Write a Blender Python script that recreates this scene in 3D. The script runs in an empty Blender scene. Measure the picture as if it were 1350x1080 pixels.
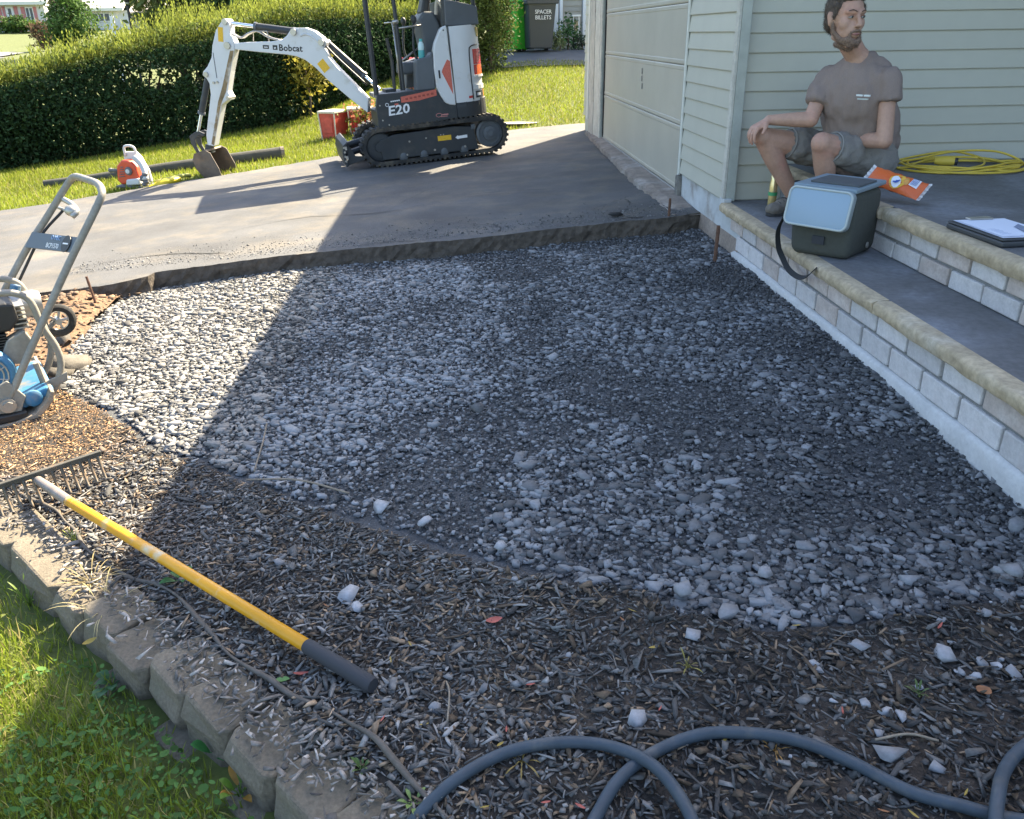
import bpy, bmesh, math, random
import numpy as np
from mathutils import Vector, Matrix, noise as mnoise

random.seed(7)
RNG = np.random.default_rng(7)
SC = bpy.context.scene
COL = SC.collection
PI = math.pi

# ---------------------------------------------------------------- camera, sky, sun, exposure
cam_d = bpy.data.cameras.new('camera')
cam = bpy.data.objects.new('camera', cam_d)
COL.objects.link(cam)
r_, u_, f_ = Vector((0.997957, -0.06236, -0.013914)), Vector((0.038484, 0.412829, 0.909995)), Vector((0.051004, 0.908671, -0.414385))
cam.matrix_world = Matrix(((r_.x, u_.x, -f_.x, 0), (r_.y, u_.y, -f_.y, 0), (r_.z, u_.z, -f_.z, 1.2), (0, 0, 0, 1)))
cam_d.sensor_width = 36
cam_d.sensor_fit = 'HORIZONTAL'
cam_d.lens = 36 * 1091.23 / 1350
cam_d.clip_start = 0.05
cam_d.clip_end = 2000
SC.camera = cam

SUN_TO = Vector((.68, .92, 1.0)).normalized()
world = bpy.data.worlds.new('World')
SC.world = world
world.use_nodes = True
wn = world.node_tree
sky = wn.nodes.new('ShaderNodeTexSky')
sky.sky_type = 'NISHITA'
sky.sun_disc = False
sky.sun_elevation = math.asin(SUN_TO.z)
sky.sun_rotation = math.atan2(SUN_TO.x, SUN_TO.y)
sky.altitude = 100
sky.air_density = 1.0
sky.dust_density = 2.4
sky.ozone_density = 0.5
bg = wn.nodes['Background']
bg.inputs['Strength'].default_value = 0.105
wn.links.new(sky.outputs['Color'], bg.inputs['Color'])

sun_d = bpy.data.lights.new('sun', 'SUN')
sun_d.energy = 5.0
sun_d.angle = math.radians(0.45)
sun_d.color = (1.0, .86, .63)
sun = bpy.data.objects.new('sun', sun_d)
COL.objects.link(sun)
sun.rotation_euler = SUN_TO.to_track_quat('Z', 'Y').to_euler()
sun.location = (20, 30, 40)

SC.view_settings.view_transform = 'Standard'
SC.view_settings.look = 'None'
SC.view_settings.exposure = 2.3
SC.view_settings.gamma = 1.0
SC.view_settings.use_curve_mapping = False
SC.cycles.max_bounces = 7
SC.cycles.diffuse_bounces = 4
SC.cycles.transparent_max_bounces = 6
try:
    SC.cycles.use_denoising = True
except Exception:
    pass

# ---------------------------------------------------------------- helpers
def tag(o, label=None, cat=None, group=None, kind=None):
    if label: o['label'] = label
    if cat: o['category'] = cat
    if group: o['group'] = group
    if kind: o['kind'] = kind
    return o

def thing(name, label, cat, loc=(0, 0, 0), rotz=0.0, group=None, mat=None):
    o = bpy.data.objects.new(name, None)
    o.empty_display_size = .1
    COL.objects.link(o)
    if mat is not None:
        o.matrix_world = mat
    else:
        o.location = loc
        o.rotation_euler = (0, 0, rotz)
    return tag(o, label, cat, group)

def link(name, me, parent=None, loc=None, rot=None):
    o = bpy.data.objects.new(name, me)
    COL.objects.link(o)
    if parent is not None:
        o.parent = parent
    if loc is not None: o.location = loc
    if rot is not None: o.rotation_euler = rot
    return o

def rotmat(ax, ay, az):
    return (Matrix.Rotation(az, 4, 'Z') @ Matrix.Rotation(ay, 4, 'Y') @ Matrix.Rotation(ax, 4, 'X'))

class MB:
    """collects shapes into one mesh"""
    def __init__(s):
        s.v = []; s.f = []; s.m = []; s.mi = 0
    def add(s, vs, fs):
        b = len(s.v)
        s.v.extend([tuple(v) for v in vs])
        for f in fs:
            s.f.append([b + i for i in f]); s.m.append(s.mi)
        return s
    def box(s, c, d, M=None):
        x, y, z = d[0] / 2, d[1] / 2, d[2] / 2
        vs = [Vector((sx * x, sy * y, sz * z)) for sx in (-1, 1) for sy in (-1, 1) for sz in (-1, 1)]
        if M is not None: vs = [M @ v for v in vs]
        c = Vector(c)
        return s.add([v + c for v in vs], [(0, 1, 3, 2), (4, 6, 7, 5), (0, 4, 5, 1), (2, 3, 7, 6), (0, 2, 6, 4), (1, 5, 7, 3)])
    def span(s, a, b):
        return s.box([(a[i] + b[i]) / 2 for i in range(3)], [abs(b[i] - a[i]) for i in range(3)])
    def prism(s, poly, vec):
        n = len(poly); vec = Vector(vec)
        p = [Vector(q) for q in poly]
        return s.add(p + [q + vec for q in p], [list(range(n))[::-1], list(range(n, 2 * n))] + [(i, (i + 1) % n, n + (i + 1) % n, n + i) for i in range(n)])
    def tube(s, path, r, n=8, closed=False, cap=True):
        P = [Vector(p) for p in path]
        N = len(P)
        rs = r if isinstance(r, (list, tuple)) else [r] * N
        vs = []; prev = None
        for i in range(N):
            if closed: t = P[(i + 1) % N] - P[i - 1]
            else: t = P[min(i + 1, N - 1)] - P[max(i - 1, 0)]
            if t.length < 1e-9: t = Vector((0, 0, 1))
            t.normalize()
            if prev is None:
                a = Vector((0, 0, 1)) if abs(t.z) < .9 else Vector((1, 0, 0))
                nx = (a - t * a.dot(t)).normalized()
            else:
                nx = prev - t * prev.dot(t)
                nx = nx.normalized() if nx.length > 1e-6 else prev
            prev = nx
            by = t.cross(nx)
            for k in range(n):
                an = 2 * PI * k / n
                vs.append(P[i] + (nx * math.cos(an) + by * math.sin(an)) * rs[i])
        fs = []
        for i in range(N if closed else N - 1):
            for k in range(n):
                j = (i + 1) % N
                fs.append((i * n + k, i * n + (k + 1) % n, j * n + (k + 1) % n, j * n + k))
        if cap and not closed:
            fs.append(list(range(n))[::-1]); fs.append([(N - 1) * n + k for k in range(n)])
        return s.add(vs, fs)
    def lathe(s, prof, n=16, M=None):
        vs = []; fs = []
        for (r, z) in prof:
            for k in range(n):
                a = 2 * PI * k / n
                vs.append(Vector((r * math.cos(a), r * math.sin(a), z)))
        if M is not None: vs = [M @ v for v in vs]
        L = len(prof)
        for i in range(L - 1):
            for k in range(n):
                fs.append((i * n + k, i * n + (k + 1) % n, (i + 1) * n + (k + 1) % n, (i + 1) * n + k))
        fs.append(list(range(n))[::-1]); fs.append([(L - 1) * n + k for k in range(n)])
        return s.add(vs, fs)
    def cyl(s, a, b, r, n=14):
        return s.tube([a, b], r, n)
    def ell(s, c, rad, M=None, nu=14, nv=9):
        vs = [Vector((0, 0, -rad[2]))]; fs = []
        for j in range(1, nv):
            th = -PI / 2 + PI * j / nv
            for k in range(nu):
                a = 2 * PI * k / nu
                vs.append(Vector((rad[0] * math.cos(th) * math.cos(a), rad[1] * math.cos(th) * math.sin(a), rad[2] * math.sin(th))))
        vs.append(Vector((0, 0, rad[2])))
        if M is not None: vs = [M @ v for v in vs]
        c = Vector(c)
        vs = [v + c for v in vs]
        for k in range(nu): fs.append((0, 1 + (k + 1) % nu, 1 + k))
        for j in range(nv - 2):
            for k in range(nu):
                fs.append((1 + j * nu + k, 1 + j * nu + (k + 1) % nu, 1 + (j + 1) * nu + (k + 1) % nu, 1 + (j + 1) * nu + k))
        t = len(vs) - 1; b = 1 + (nv - 2) * nu
        for k in range(nu): fs.append((b + k, b + (k + 1) % nu, t))
        return s.add(vs, fs)
    def cap(s, a, ra, b, rb, n=12):
        a = Vector(a); b = Vector(b)
        s.ell(a, (ra,) * 3, None, n, 8); s.ell(b, (rb,) * 3, None, n, 8)
        return s.tube([a, b], [ra * .995, rb * .995], n)
    def mesh(s, name, mats, smooth=False, bevel=0, seg=2, ang=.5):
        me = bpy.data.meshes.new(name)
        me.from_pydata(s.v, [], s.f)
        mats = mats if isinstance(mats, (list, tuple)) else [mats]
        for m in mats: me.materials.append(m)
        if len(mats) > 1: me.polygons.foreach_set('material_index', s.m)
        bm = bmesh.new(); bm.from_mesh(me)
        bmesh.ops.recalc_face_normals(bm, faces=bm.faces)
        if bevel > 0:
            ed = [e for e in bm.edges if len(e.link_faces) == 2 and e.calc_face_angle(0) > ang]
            bmesh.ops.bevel(bm, geom=ed, offset=bevel, segments=seg, affect='EDGES', clamp_overlap=True, profile=.5)
        bm.to_mesh(me); bm.free()
        if smooth:
            me.polygons.foreach_set('use_smooth', [True] * len(me.polygons))
            if smooth == 'auto': sharp(me)
        me.update()
        return me
    def build(s, name, mats, parent=None, smooth=False, bevel=0, seg=2, loc=None, rot=None, ang=.5):
        return link(name, s.mesh(name, mats, smooth, bevel, seg, ang), parent, loc, rot)

def sharp(me, ang=.7):
    bm = bmesh.new(); bm.from_mesh(me)
    for e in bm.edges:
        e.smooth = not (len(e.link_faces) == 2 and e.calc_face_angle(0) > ang)
    bm.to_mesh(me); bm.free()

def raw_mesh(name, v, f, mat, col=None, smooth=False):
    """v (N,3), f (M,k) numpy"""
    me = bpy.data.meshes.new(name)
    v = np.ascontiguousarray(v, dtype=np.float32); f = np.ascontiguousarray(f, dtype=np.int32)
    k = f.shape[1]
    me.vertices.add(len(v)); me.vertices.foreach_set('co', v.ravel())
    me.loops.add(f.size); me.loops.foreach_set('vertex_index', f.ravel())
    me.polygons.add(len(f)); me.polygons.foreach_set('loop_start', np.arange(0, f.size, k, dtype=np.int32))
    if smooth: me.polygons.foreach_set('use_smooth', np.ones(len(f), dtype=bool))
    me.update(calc_edges=True)
    me.validate()
    if col is not None:
        a = me.attributes.new('Col', 'FLOAT_COLOR', 'POINT')
        c = np.ones((len(v), 4), dtype=np.float32); c[:, :3] = col
        a.data.foreach_set('color', c.ravel())
    me.materials.append(mat)
    return me

def rand_rot(n, tilt, rng=RNG):
    """(n,3,3): random yaw, then tilt about a random horizontal axis with sd tilt"""
    yaw = rng.uniform(0, 2 * PI, n); ax = rng.uniform(0, 2 * PI, n); t = rng.normal(0, tilt, n)
    c, s = np.cos(yaw), np.sin(yaw)
    Z = np.zeros((n, 3, 3)); Z[:, 0, 0] = c; Z[:, 0, 1] = -s; Z[:, 1, 0] = s; Z[:, 1, 1] = c; Z[:, 2, 2] = 1
    kx, ky = np.cos(ax), np.sin(ax); ct, st = np.cos(t), np.sin(t); C = 1 - ct
    R = np.zeros((n, 3, 3))
    R[:, 0, 0] = ct + kx * kx * C; R[:, 0, 1] = kx * ky * C; R[:, 0, 2] = ky * st
    R[:, 1, 0] = kx * ky * C; R[:, 1, 1] = ct + ky * ky * C; R[:, 1, 2] = -kx * st
    R[:, 2, 0] = -ky * st; R[:, 2, 1] = kx * st; R[:, 2, 2] = ct
    return R @ Z

def scatter(name, protos, pos, rot, scl, mat, col, parent=None, smooth=False):
    """copies of small shapes joined into one mesh; col (n,3) per copy"""
    n = len(pos); which = RNG.integers(0, len(protos), n)
    V = []; F = []; Cc = []; base = 0
    for k, (pv, pf) in enumerate(protos):
        idx = np.nonzero(which == k)[0]
        if len(idx) == 0: continue
        vv = pv[None, :, :] * scl[idx][:, None, :]
        vv = np.einsum('nij,nvj->nvi', rot[idx], vv) + pos[idx][:, None, :]
        V.append(vv.reshape(-1, 3))
        F.append((pf[None] + (np.arange(len(idx)) * len(pv))[:, None, None] + base).reshape(-1, pf.shape[1]))
        Cc.append(np.repeat(col[idx], len(pv), axis=0))
        base += len(idx) * len(pv)
    me = raw_mesh(name, np.concatenate(V), np.concatenate(F), mat, np.concatenate(Cc), smooth)
    return link(name, me, parent)

def hull_proto(seed, npts=11, flat=1.0, boxy=0.0):
    rg = np.random.default_rng(seed)
    p = rg.normal(size=(npts, 3)); p /= np.linalg.norm(p, axis=1)[:, None]
    if boxy: p = np.sign(p) * np.abs(p) ** (1 - boxy)
    p[:, 2] *= flat
    bm = bmesh.new()
    for q in p: bm.verts.new(q)
    r = bmesh.ops.convex_hull(bm, input=bm.verts)
    junk = [g for g in r['geom_interior'] if isinstance(g, bmesh.types.BMVert)]
    if junk: bmesh.ops.delete(bm, geom=junk, context='VERTS')
    bmesh.ops.triangulate(bm, faces=bm.faces)
    bm.verts.index_update()
    v = np.array([x.co[:] for x in bm.verts]); f = np.array([[q.index for q in x.verts] for x in bm.faces])
    bm.free()
    return v, f

def shard_proto(seed, k=6, th=.34):
    rg = np.random.default_rng(seed)
    a = np.sort((np.arange(k) + rg.uniform(-.32, .32, k)) * 2 * PI / k); r = rg.uniform(.50, 1.12, k)
    lo = np.stack([np.cos(a) * r, np.sin(a) * r, np.full(k, -th)], 1)
    s = rg.uniform(.72, .98, k); tz = th * (1 + rg.uniform(-.5, .35) * np.cos(a - rg.uniform(0, 6)))
    hi = np.stack([np.cos(a) * r * s, np.sin(a) * r * s, tz], 1)
    v = np.concatenate([lo * np.array([.85, .85, 1]), hi, [[0, 0, float(tz.mean()) * rg.uniform(.92, 1.04)]]])
    f = []
    for i in range(k):
        j = (i + 1) % k
        f += [(i, j, k + j), (i, k + j, k + i), (k + i, k + j, 2 * k)]
    return v, np.array(f)

def in_poly(x, y, poly):
    p = np.array(poly); ins = np.zeros(len(x), bool); j = len(p) - 1
    for i in range(len(p)):
        xi, yi = p[i]; xj, yj = p[j]
        c = ((yi > y) != (yj > y)) & (x < (xj - xi) * (y - yi) / (yj - yi + 1e-12) + xi)
        ins ^= c; j = i
    return ins

def jitter_grid(poly, step, jit=.5, rng=RNG):
    p = np.array(poly); lo = p.min(0); hi = p.max(0)
    gx, gy = np.meshgrid(np.arange(lo[0], hi[0], step), np.arange(lo[1], hi[1], step))
    x = gx.ravel() + rng.uniform(-jit, jit, gx.size) * step; y = gy.ravel() + rng.uniform(-jit, jit, gx.size) * step
    k = in_poly(x, y, poly)
    return x[k], y[k]

def vnoise(x, y, s, seed=0.0):
    """cheap smooth value noise, 0..1"""
    x = x * s + seed * 17.3; y = y * s - seed * 9.1
    xi = np.floor(x); yi = np.floor(y); fx = x - xi; fy = y - yi
    fx = fx * fx * (3 - 2 * fx); fy = fy * fy * (3 - 2 * fy)
    def h(a, b):
        t = np.sin(a * 127.1 + b * 311.7 + seed * 74.7) * 43758.5453
        return t - np.floor(t)
    return (h(xi, yi) * (1 - fx) + h(xi + 1, yi) * fx) * (1 - fy) + (h(xi, yi + 1) * (1 - fx) + h(xi + 1, yi + 1) * fx) * fy

def sstep(a, b, x):
    t = np.clip((x - a) / (b - a), 0, 1)
    return t * t * (3 - 2 * t)

T = 0.07
def plane(x, off=0.0):
    """the yard falls to the left by 4 degrees"""
    return off - T * np.maximum(0, 1.55 - np.maximum(x, -9.0))

def ground(x, y):
    x = np.asarray(x, float); y = np.asarray(y, float)
    off = -.098 + .168 * sstep(5.2, 6.8, y)
    z = plane(x, off)
    left = .0435 * np.maximum(0, y - 13)
    yy = np.maximum(0, y - 11.4)
    right = .14 * np.minimum(yy, 5.6) + .03 * np.maximum(0, y - 17)
    w = sstep(-3.2, .2, x)
    z = z + left * (1 - w) + right * w
    z = z + .03 * (vnoise(x, y, .35, 1) - .5) * sstep(7, 11, y)
    # dug away under the slab of the driveway
    back = np.interp(x, [-14, -9, -6.6, -4.54, -2.43, -1.66, .55, 2.2], [3.4, 5.75, 7.25, 8.5, 9.65, 10.15, 11.3, 11.3])
    z = z - .12 * sstep(5.6, 6.2, y) * sstep(.05, .35, back - y) * (x < 3)
    return np.minimum(z, 6.0)

# ---------------------------------------------------------------- materials
MATS = {}
def M(name, col=(.5, .5, .5), rough=.7, metal=0.0, noise=None, bump=None, rnd=0.0, isl=0.0, attr=False, col2=None, mix=None, trans=0.0, spec=.5, wave=None, clear=0.0, ns2=None):
    m = bpy.data.materials.new(name); m.use_nodes = True
    nt = m.node_tree; N = nt.nodes; L = nt.links
    b = N['Principled BSDF']; out = N['Material Output']
    b.inputs['Roughness'].default_value = rough
    b.inputs['Metallic'].default_value = metal
    b.inputs['Specular IOR Level'].default_value = spec
    if clear: b.inputs['Coat Weight'].default_value = clear; b.inputs['Coat Roughness'].default_value = .08
    tc = N.new('ShaderNodeTexCoord')
    def nz(scale, detail=5, rough_=.6, dist=0.0):
        n = N.new('ShaderNodeTexNoise'); n.inputs['Scale'].default_value = scale; n.inputs['Detail'].default_value = detail
        n.inputs['Roughness'].default_value = rough_; n.inputs['Distortion'].default_value = dist
        L.new(tc.outputs['Object'], n.inputs['Vector']); return n
    if attr:
        a = N.new('ShaderNodeAttribute'); a.attribute_name = 'Col'; c = a.outputs['Color']
    else:
        rgb = N.new('ShaderNodeRGB'); rgb.outputs[0].default_value = (*col, 1); c = rgb.outputs[0]
    if col2 is not None:
        sc, lo, hi = mix
        n = nz(sc, 6, .62)
        mr = N.new('ShaderNodeMapRange'); mr.inputs['From Min'].default_value = lo; mr.inputs['From Max'].default_value = hi
        L.new(n.outputs['Fac'], mr.inputs['Value'])
        mx = N.new('ShaderNodeMix'); mx.data_type = 'RGBA'
        L.new(mr.outputs['Result'], mx.inputs['Factor']); L.new(c, mx.inputs[6]); mx.inputs[7].default_value = (*col2, 1)
        c = mx.outputs[2]
    def scale_by(c, sock, amt):
        mr = N.new('ShaderNodeMapRange'); mr.inputs['To Min'].default_value = 1 - amt; mr.inputs['To Max'].default_value = 1 + amt
        L.new(sock, mr.inputs['Value'])
        vm = N.new('ShaderNodeVectorMath'); vm.operation = 'SCALE'
        L.new(c, vm.inputs[0]); L.new(mr.outputs['Result'], vm.inputs['Scale']); return vm.outputs[0]
    if noise:
        n = nz(noise[0]); mr = N.new('ShaderNodeMapRange'); mr.inputs['From Min'].default_value = .25; mr.inputs['From Max'].default_value = .75
        L.new(n.outputs['Fac'], mr.inputs['Value']); c = scale_by(c, mr.outputs['Result'], noise[1])
    if ns2:
        n = nz(ns2[0]); mr = N.new('ShaderNodeMapRange'); mr.inputs['From Min'].default_value = .25; mr.inputs['From Max'].default_value = .75
        L.new(n.outputs['Fac'], mr.inputs['Value']); c = scale_by(c, mr.outputs['Result'], ns2[1])
    if rnd:
        oi = N.new('ShaderNodeObjectInfo'); c = scale_by(c, oi.outputs['Random'], rnd)
    if isl:
        ge = N.new('ShaderNodeNewGeometry'); c = scale_by(c, ge.outputs['Random Per Island'], isl)
    L.new(c, b.inputs['Base Color'])
    if bump:
        n = nz(bump[0], 6, .65); bp = N.new('ShaderNodeBump'); bp.inputs['Strength'].default_value = bump[1]; bp.inputs['Distance'].default_value = bump[2] if len(bump) > 2 else .004
        h = n.outputs['Fac']
        if wave:
            mp = N.new('ShaderNodeMapping'); mp.inputs['Scale'].default_value = wave; L.new(tc.outputs['Object'], mp.inputs['Vector']); L.new(mp.outputs[0], n.inputs['Vector'])
        L.new(h, bp.inputs['Height']); L.new(bp.outputs[0], b.inputs['Normal'])
    if trans:
        td = N.new('ShaderNodeBsdfTranslucent'); ms = N.new('ShaderNodeMixShader'); ms.inputs[0].default_value = trans
        L.new(c, td.inputs['Color']); L.new(b.outputs[0], ms.inputs[1]); L.new(td.outputs[0], ms.inputs[2]); L.new(ms.outputs[0], out.inputs['Surface'])
    MATS[name] = m
    return m

def text(name, s, size, mat, mw, parent=None, extrude=.0008, space=1.0, shear=0.0, xs=1.0, bold=0.0):
    cu = bpy.data.curves.new(name, 'FONT'); cu.body = s; cu.size = size; cu.extrude = extrude
    cu.align_x = 'CENTER'; cu.align_y = 'CENTER'; cu.space_character = space; cu.shear = shear; cu.offset = bold; cu.resolution_u = 2
    o = bpy.data.objects.new(name + '_tmp', cu); COL.objects.link(o)
    bpy.context.view_layer.update()
    me = bpy.data.meshes.new_from_object(o.evaluated_get(bpy.context.evaluated_depsgraph_get()))
    bpy.data.objects.remove(o)
    if xs != 1.0: me.transform(Matrix.Diagonal((xs, 1, 1, 1)))
    me.materials.clear(); me.materials.append(mat); me.name = name
    ob = link(name, me, parent); ob.matrix_local = mw
    return ob

def axes(o, x, y, z):
    """matrix with the given axis vectors and origin"""
    x, y, z, o = Vector(x), Vector(y), Vector(z), Vector(o)
    return Matrix(((x.x, y.x, z.x, o.x), (x.y, y.y, z.y, o.y), (x.z, y.z, z.z, o.z), (0, 0, 0, 1)))

def smooth_path(pts, n=8, closed=False):
    P = [Vector(p) for p in pts]; out = []
    N = len(P)
    for i in range(N if closed else N - 1):
        p0 = P[i - 1] if (closed or i > 0) else P[0] * 2 - P[1]; p1 = P[i]; p2 = P[(i + 1) % N]
        p3 = P[(i + 2) % N] if (closed or i + 2 < N) else p2 * 2 - p1
        for k in range(n):
            t = k / n
            out.append(.5 * ((2 * p1) + (-p0 + p2) * t + (2 * p0 - 5 * p1 + 4 * p2 - p3) * t * t + (-p0 + 3 * p1 - 3 * p2 + p3) * t ** 3))
    if not closed: out.append(P[-1])
    return out

def remeshed(name, mb, voxel, mat, parent=None, sm=4, wrinkle=None):
    me = mb.mesh(name, mat)
    o = bpy.data.objects.new(name + '_tmp', me); COL.objects.link(o)
    rm = o.modifiers.new('r', 'REMESH'); rm.mode = 'VOXEL'; rm.voxel_size = voxel; rm.use_smooth_shade = True
    if sm:
        s = o.modifiers.new('s', 'SMOOTH'); s.iterations = sm; s.factor = .5
    bpy.context.view_layer.update()
    m2 = bpy.data.meshes.new_from_object(o.evaluated_get(bpy.context.evaluated_depsgraph_get()))
    bpy.data.objects.remove(o)
    m2.materials.clear(); m2.materials.append(mat); m2.name = name
    if wrinkle:
        amp, sx = wrinkle
        for v in m2.vertices:
            c = v.co
            q = Vector((c.x * sx[0], c.y * sx[1], c.z * sx[2]))
            d = mnoise.noise(q) + .5 * mnoise.noise(q * 2.3)
            v.co = c + v.normal * d * amp
    m2.polygons.foreach_set('use_smooth', [True] * len(m2.polygons))
    m2.update()
    return link(name, m2, parent)

# ================================================================ SETTING
m_soil = M('soil', (.055, .043, .033), .95, noise=(18, .5), bump=(60, .6, .006), ns2=(4, .3))
m_lawnbase = M('lawn_base', (.085, .105, .022), .95, noise=(9, .4), bump=(40, .5, .01))
m_asphalt = M('asphalt', (.084, .085, .087), .88, noise=(1.4, .36), ns2=(190, .5), bump=(190, .9, .004), col2=(.132, .118, .098), mix=(3.1, .46, .70), wave=(1, 1, 1))
m_asphalt_cut = M('asphalt_cut', (.085, .07, .055), .95, noise=(25, .45), bump=(45, .9, .012))
m_dirt = M('dirt_bank', (.165, .100, .055), .95, noise=(12, .4), ns2=(70, .4), bump=(55, .9, .012))
m_gravelbase = M('gravel_dust', (.075, .078, .082), .95, noise=(7, .25), ns2=(160, .45), bump=(170, .8, .005))
m_mulchbase = M('mulch_base', (.05, .04, .032), .95, noise=(30, .5), ns2=(110, .5), bump=(90, 1.0, .008), col2=(.025, .022, .02), mix=(3.0, .42, .6))
m_stone = M('gravel_stone', attr=True, rough=.78, noise=(90, .18), bump=(140, .15, .001))
m_chip = M('mulch_chip', attr=True, rough=.9, noise=(120, .3), bump=(160, .4, .001))
m_grass = M('grass_blade', attr=True, rough=.55, trans=.42, spec=.3)
m_leaf = M('foliage', attr=True, rough=.7, trans=.32, spec=.18)
m_street = M('street_asphalt', (.16, .16, .165), .9, noise=(.4, .12))
m_concrete_walk = M('walk_concrete', (.34, .31, .27), .9, noise=(6, .2), bump=(90, .3))

def sheet(name, xs, ys, zf, mat, poly=None, kind='structure', smooth=True):
    X, Y = np.meshgrid(xs, ys); Z = zf(X, Y)
    v = np.stack([X.ravel(), Y.ravel(), Z.ravel()], 1)
    nx = len(xs); ny = len(ys)
    i, j = np.meshgrid(np.arange(nx - 1), np.arange(ny - 1))
    a = (j * nx + i).ravel()
    f = np.stack([a, a + 1, a + nx + 1, a + nx], 1)
    if poly is not None:
        c = v[f].mean(1); f = f[in_poly(c[:, 0], c[:, 1], poly)]
    me = raw_mesh(name, v, f, mat, None, smooth)
    bm = bmesh.new(); bm.from_mesh(me)
    loose = [q for q in bm.verts if not q.link_faces]
    bmesh.ops.delete(bm, geom=loose, context='VERTS'); bm.to_mesh(me); bm.free()
    return tag(link(name, me), kind=kind)

gxs = np.unique(np.concatenate([np.linspace(-400, -40, 16), np.linspace(-40, -9, 22), np.arange(-9, 8, .22), np.linspace(8, 60, 20), np.linspace(60, 400, 12)]))
gys = np.unique(np.concatenate([np.linspace(-60, -4, 10), np.arange(-4, 20, .22), np.linspace(20, 90, 40), np.linspace(90, 600, 16)]))
sheet('ground', gxs, gys, ground, m_lawnbase)

# driveway: asphalt slab, cut square to the house, its front face broken
DRIVE_FRONT = [(1.575, 5.44), (1.50, 5.42), (1.42, 5.39), (1.30, 5.375), (1.16, 5.38), (1.05, 5.40), (.86, 5.37), (.62, 5.38), (.44, 5.36), (.2, 5.335), (-.05, 5.32), (-.3, 5.35), (-.54, 5.345), (-.72, 5.36), (-.89, 5.35), (-1.1, 5.36), (-1.27, 5.345), (-1.45, 5.33), (-1.6, 5.295), (-1.8, 5.27), (-1.95, 5.24), (-1.965, 5.16), (-2.1, 5.06), (-2.21, 5.02), (-2.53, 5.01), (-2.81, 5.03), (-3.4, 5.0), (-4.6, 4.8), (-8.0, 4.2), (-14, 3.0)]
DRIVE_BACK = [(-14, 3.4), (-9.0, 5.75), (-6.6, 7.25), (-4.54, 8.53), (-3.92, 8.81), (-3.31, 9.25), (-2.43, 9.7), (-1.66, 10.21), (-.6, 10.85), (.55, 11.36), (1.3, 11.40), (2.2, 11.36), (2.2, 6.0), (1.575, 6.0)]
fr = []
for a, b in zip(DRIVE_FRONT[:-1], DRIVE_FRONT[1:]):
    n = max(1, int(math.dist(a, b) / .035)) if a[0] > -3 else 2
    for k in range(n):
        t = k / n; j = random.uniform(-.009, .009) if a[0] > -3 and abs(b[0] - a[0]) > 1.5 * abs(b[1] - a[1]) else 0
        fr.append((a[0] + (b[0] - a[0]) * t, a[1] + (b[1] - a[1]) * t + j))
fr.append(DRIVE_FRONT[-1])
bk = []
for a, b in zip(DRIVE_BACK[:-1], DRIVE_BACK[1:]):
    n = max(1, int(math.dist(a, b) / .12)) if a[0] > -7 else 1
    for k in range(n):
        t = k / n; bk.append((a[0] + (b[0] - a[0]) * t + random.uniform(-.02, .02), a[1] + (b[1] - a[1]) * t + random.uniform(-.03, .03)))
bk.append(DRIVE_BACK[-1])
mb = MB()
ring = fr + bk
nr = len(ring)
top = [(x, y, float(plane(x, .10))) for x, y in ring]
from mathutils.geometry import delaunay_2d_cdt
cv, _, cf, *_ = delaunay_2d_cdt([Vector((q[0], q[1])) for q in top], [], [list(range(nr))], 1, 1e-5)
mb.add([(q.x, q.y, float(plane(q.x, .10))) for q in cv], cf)
mb.mi = 1
nf = len(fr); lo = []
rows = 4
for i, (x, y) in enumerate(fr):
    for k in range(rows + 1):
        t = k / rows
        lo.append((x + random.uniform(-.008, .008) * (k > 0), y - .006 - .028 * t * t + random.uniform(-.012, .012) * (k > 0), float(plane(x, .10)) - .003 * 0 - t * .14))
fs = []
for i in range(nf - 1):
    for k in range(rows):
        a = i * (rows + 1) + k
        fs.append((a, a + 1, a + rows + 2, a + rows + 1))
for i in range(nf): lo[i * (rows + 1)] = top[i]
mb.add(lo, fs)
mb.mi = 0
# cracks of the slab near the garage: thin dark grooves
drive = mb.build('driveway', [m_asphalt, m_asphalt_cut])
tag(drive, kind='structure')
m_crack = M('crack_fill', (.03, .03, .03), .95)
mb = MB()
def crack(pts, w=.008):
    P = smooth_path([(x, y, 0) for x, y in pts], 6)
    vs = []; fs = []
    for i, p in enumerate(P):
        x = p.x + random.uniform(-.012, .012); y = p.y + random.uniform(-.012, .012); ww = w * random.uniform(.4, 1.2)
        z = float(plane(x, .104))
        vs += [(x - ww * .6, y - ww, z), (x + ww * .6, y + ww, z)]
    for i in range(len(P) - 1): fs.append((2 * i, 2 * i + 1, 2 * i + 3, 2 * i + 2))
    mb.add(vs, fs)
crack([(.80, 5.62), (.92, 5.85), (1.08, 6.02), (1.22, 6.16), (1.34, 6.3)])
crack([(1.2, 6.12), (1.2, 5.9), (1.1, 5.7), (1.02, 5.42)])
crack([(.22, 5.4), (.26, 5.52), (.2, 5.66), (.05, 5.74)], .005)
crack([(-.75, 5.40), (-.6, 5.46), (-.45, 5.44), (-.3, 5.40)], .005)
crack([(1.02, 5.46), (1.1, 5.47), (1.2, 5.44)], .010)
crack([(-1.9, 6.2), (-1.3, 6.6), (-.6, 6.5), (.1, 6.9), (.7, 6.8)], .006)
crack([(-.6, 6.5), (-.3, 7.3), (.2, 8.1)], .006)
crack([(-2.6, 5.6), (-2.1, 5.75), (-1.6, 5.6)], .007)
tag(mb.build('driveway_cracks', m_crack), kind='structure')

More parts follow.
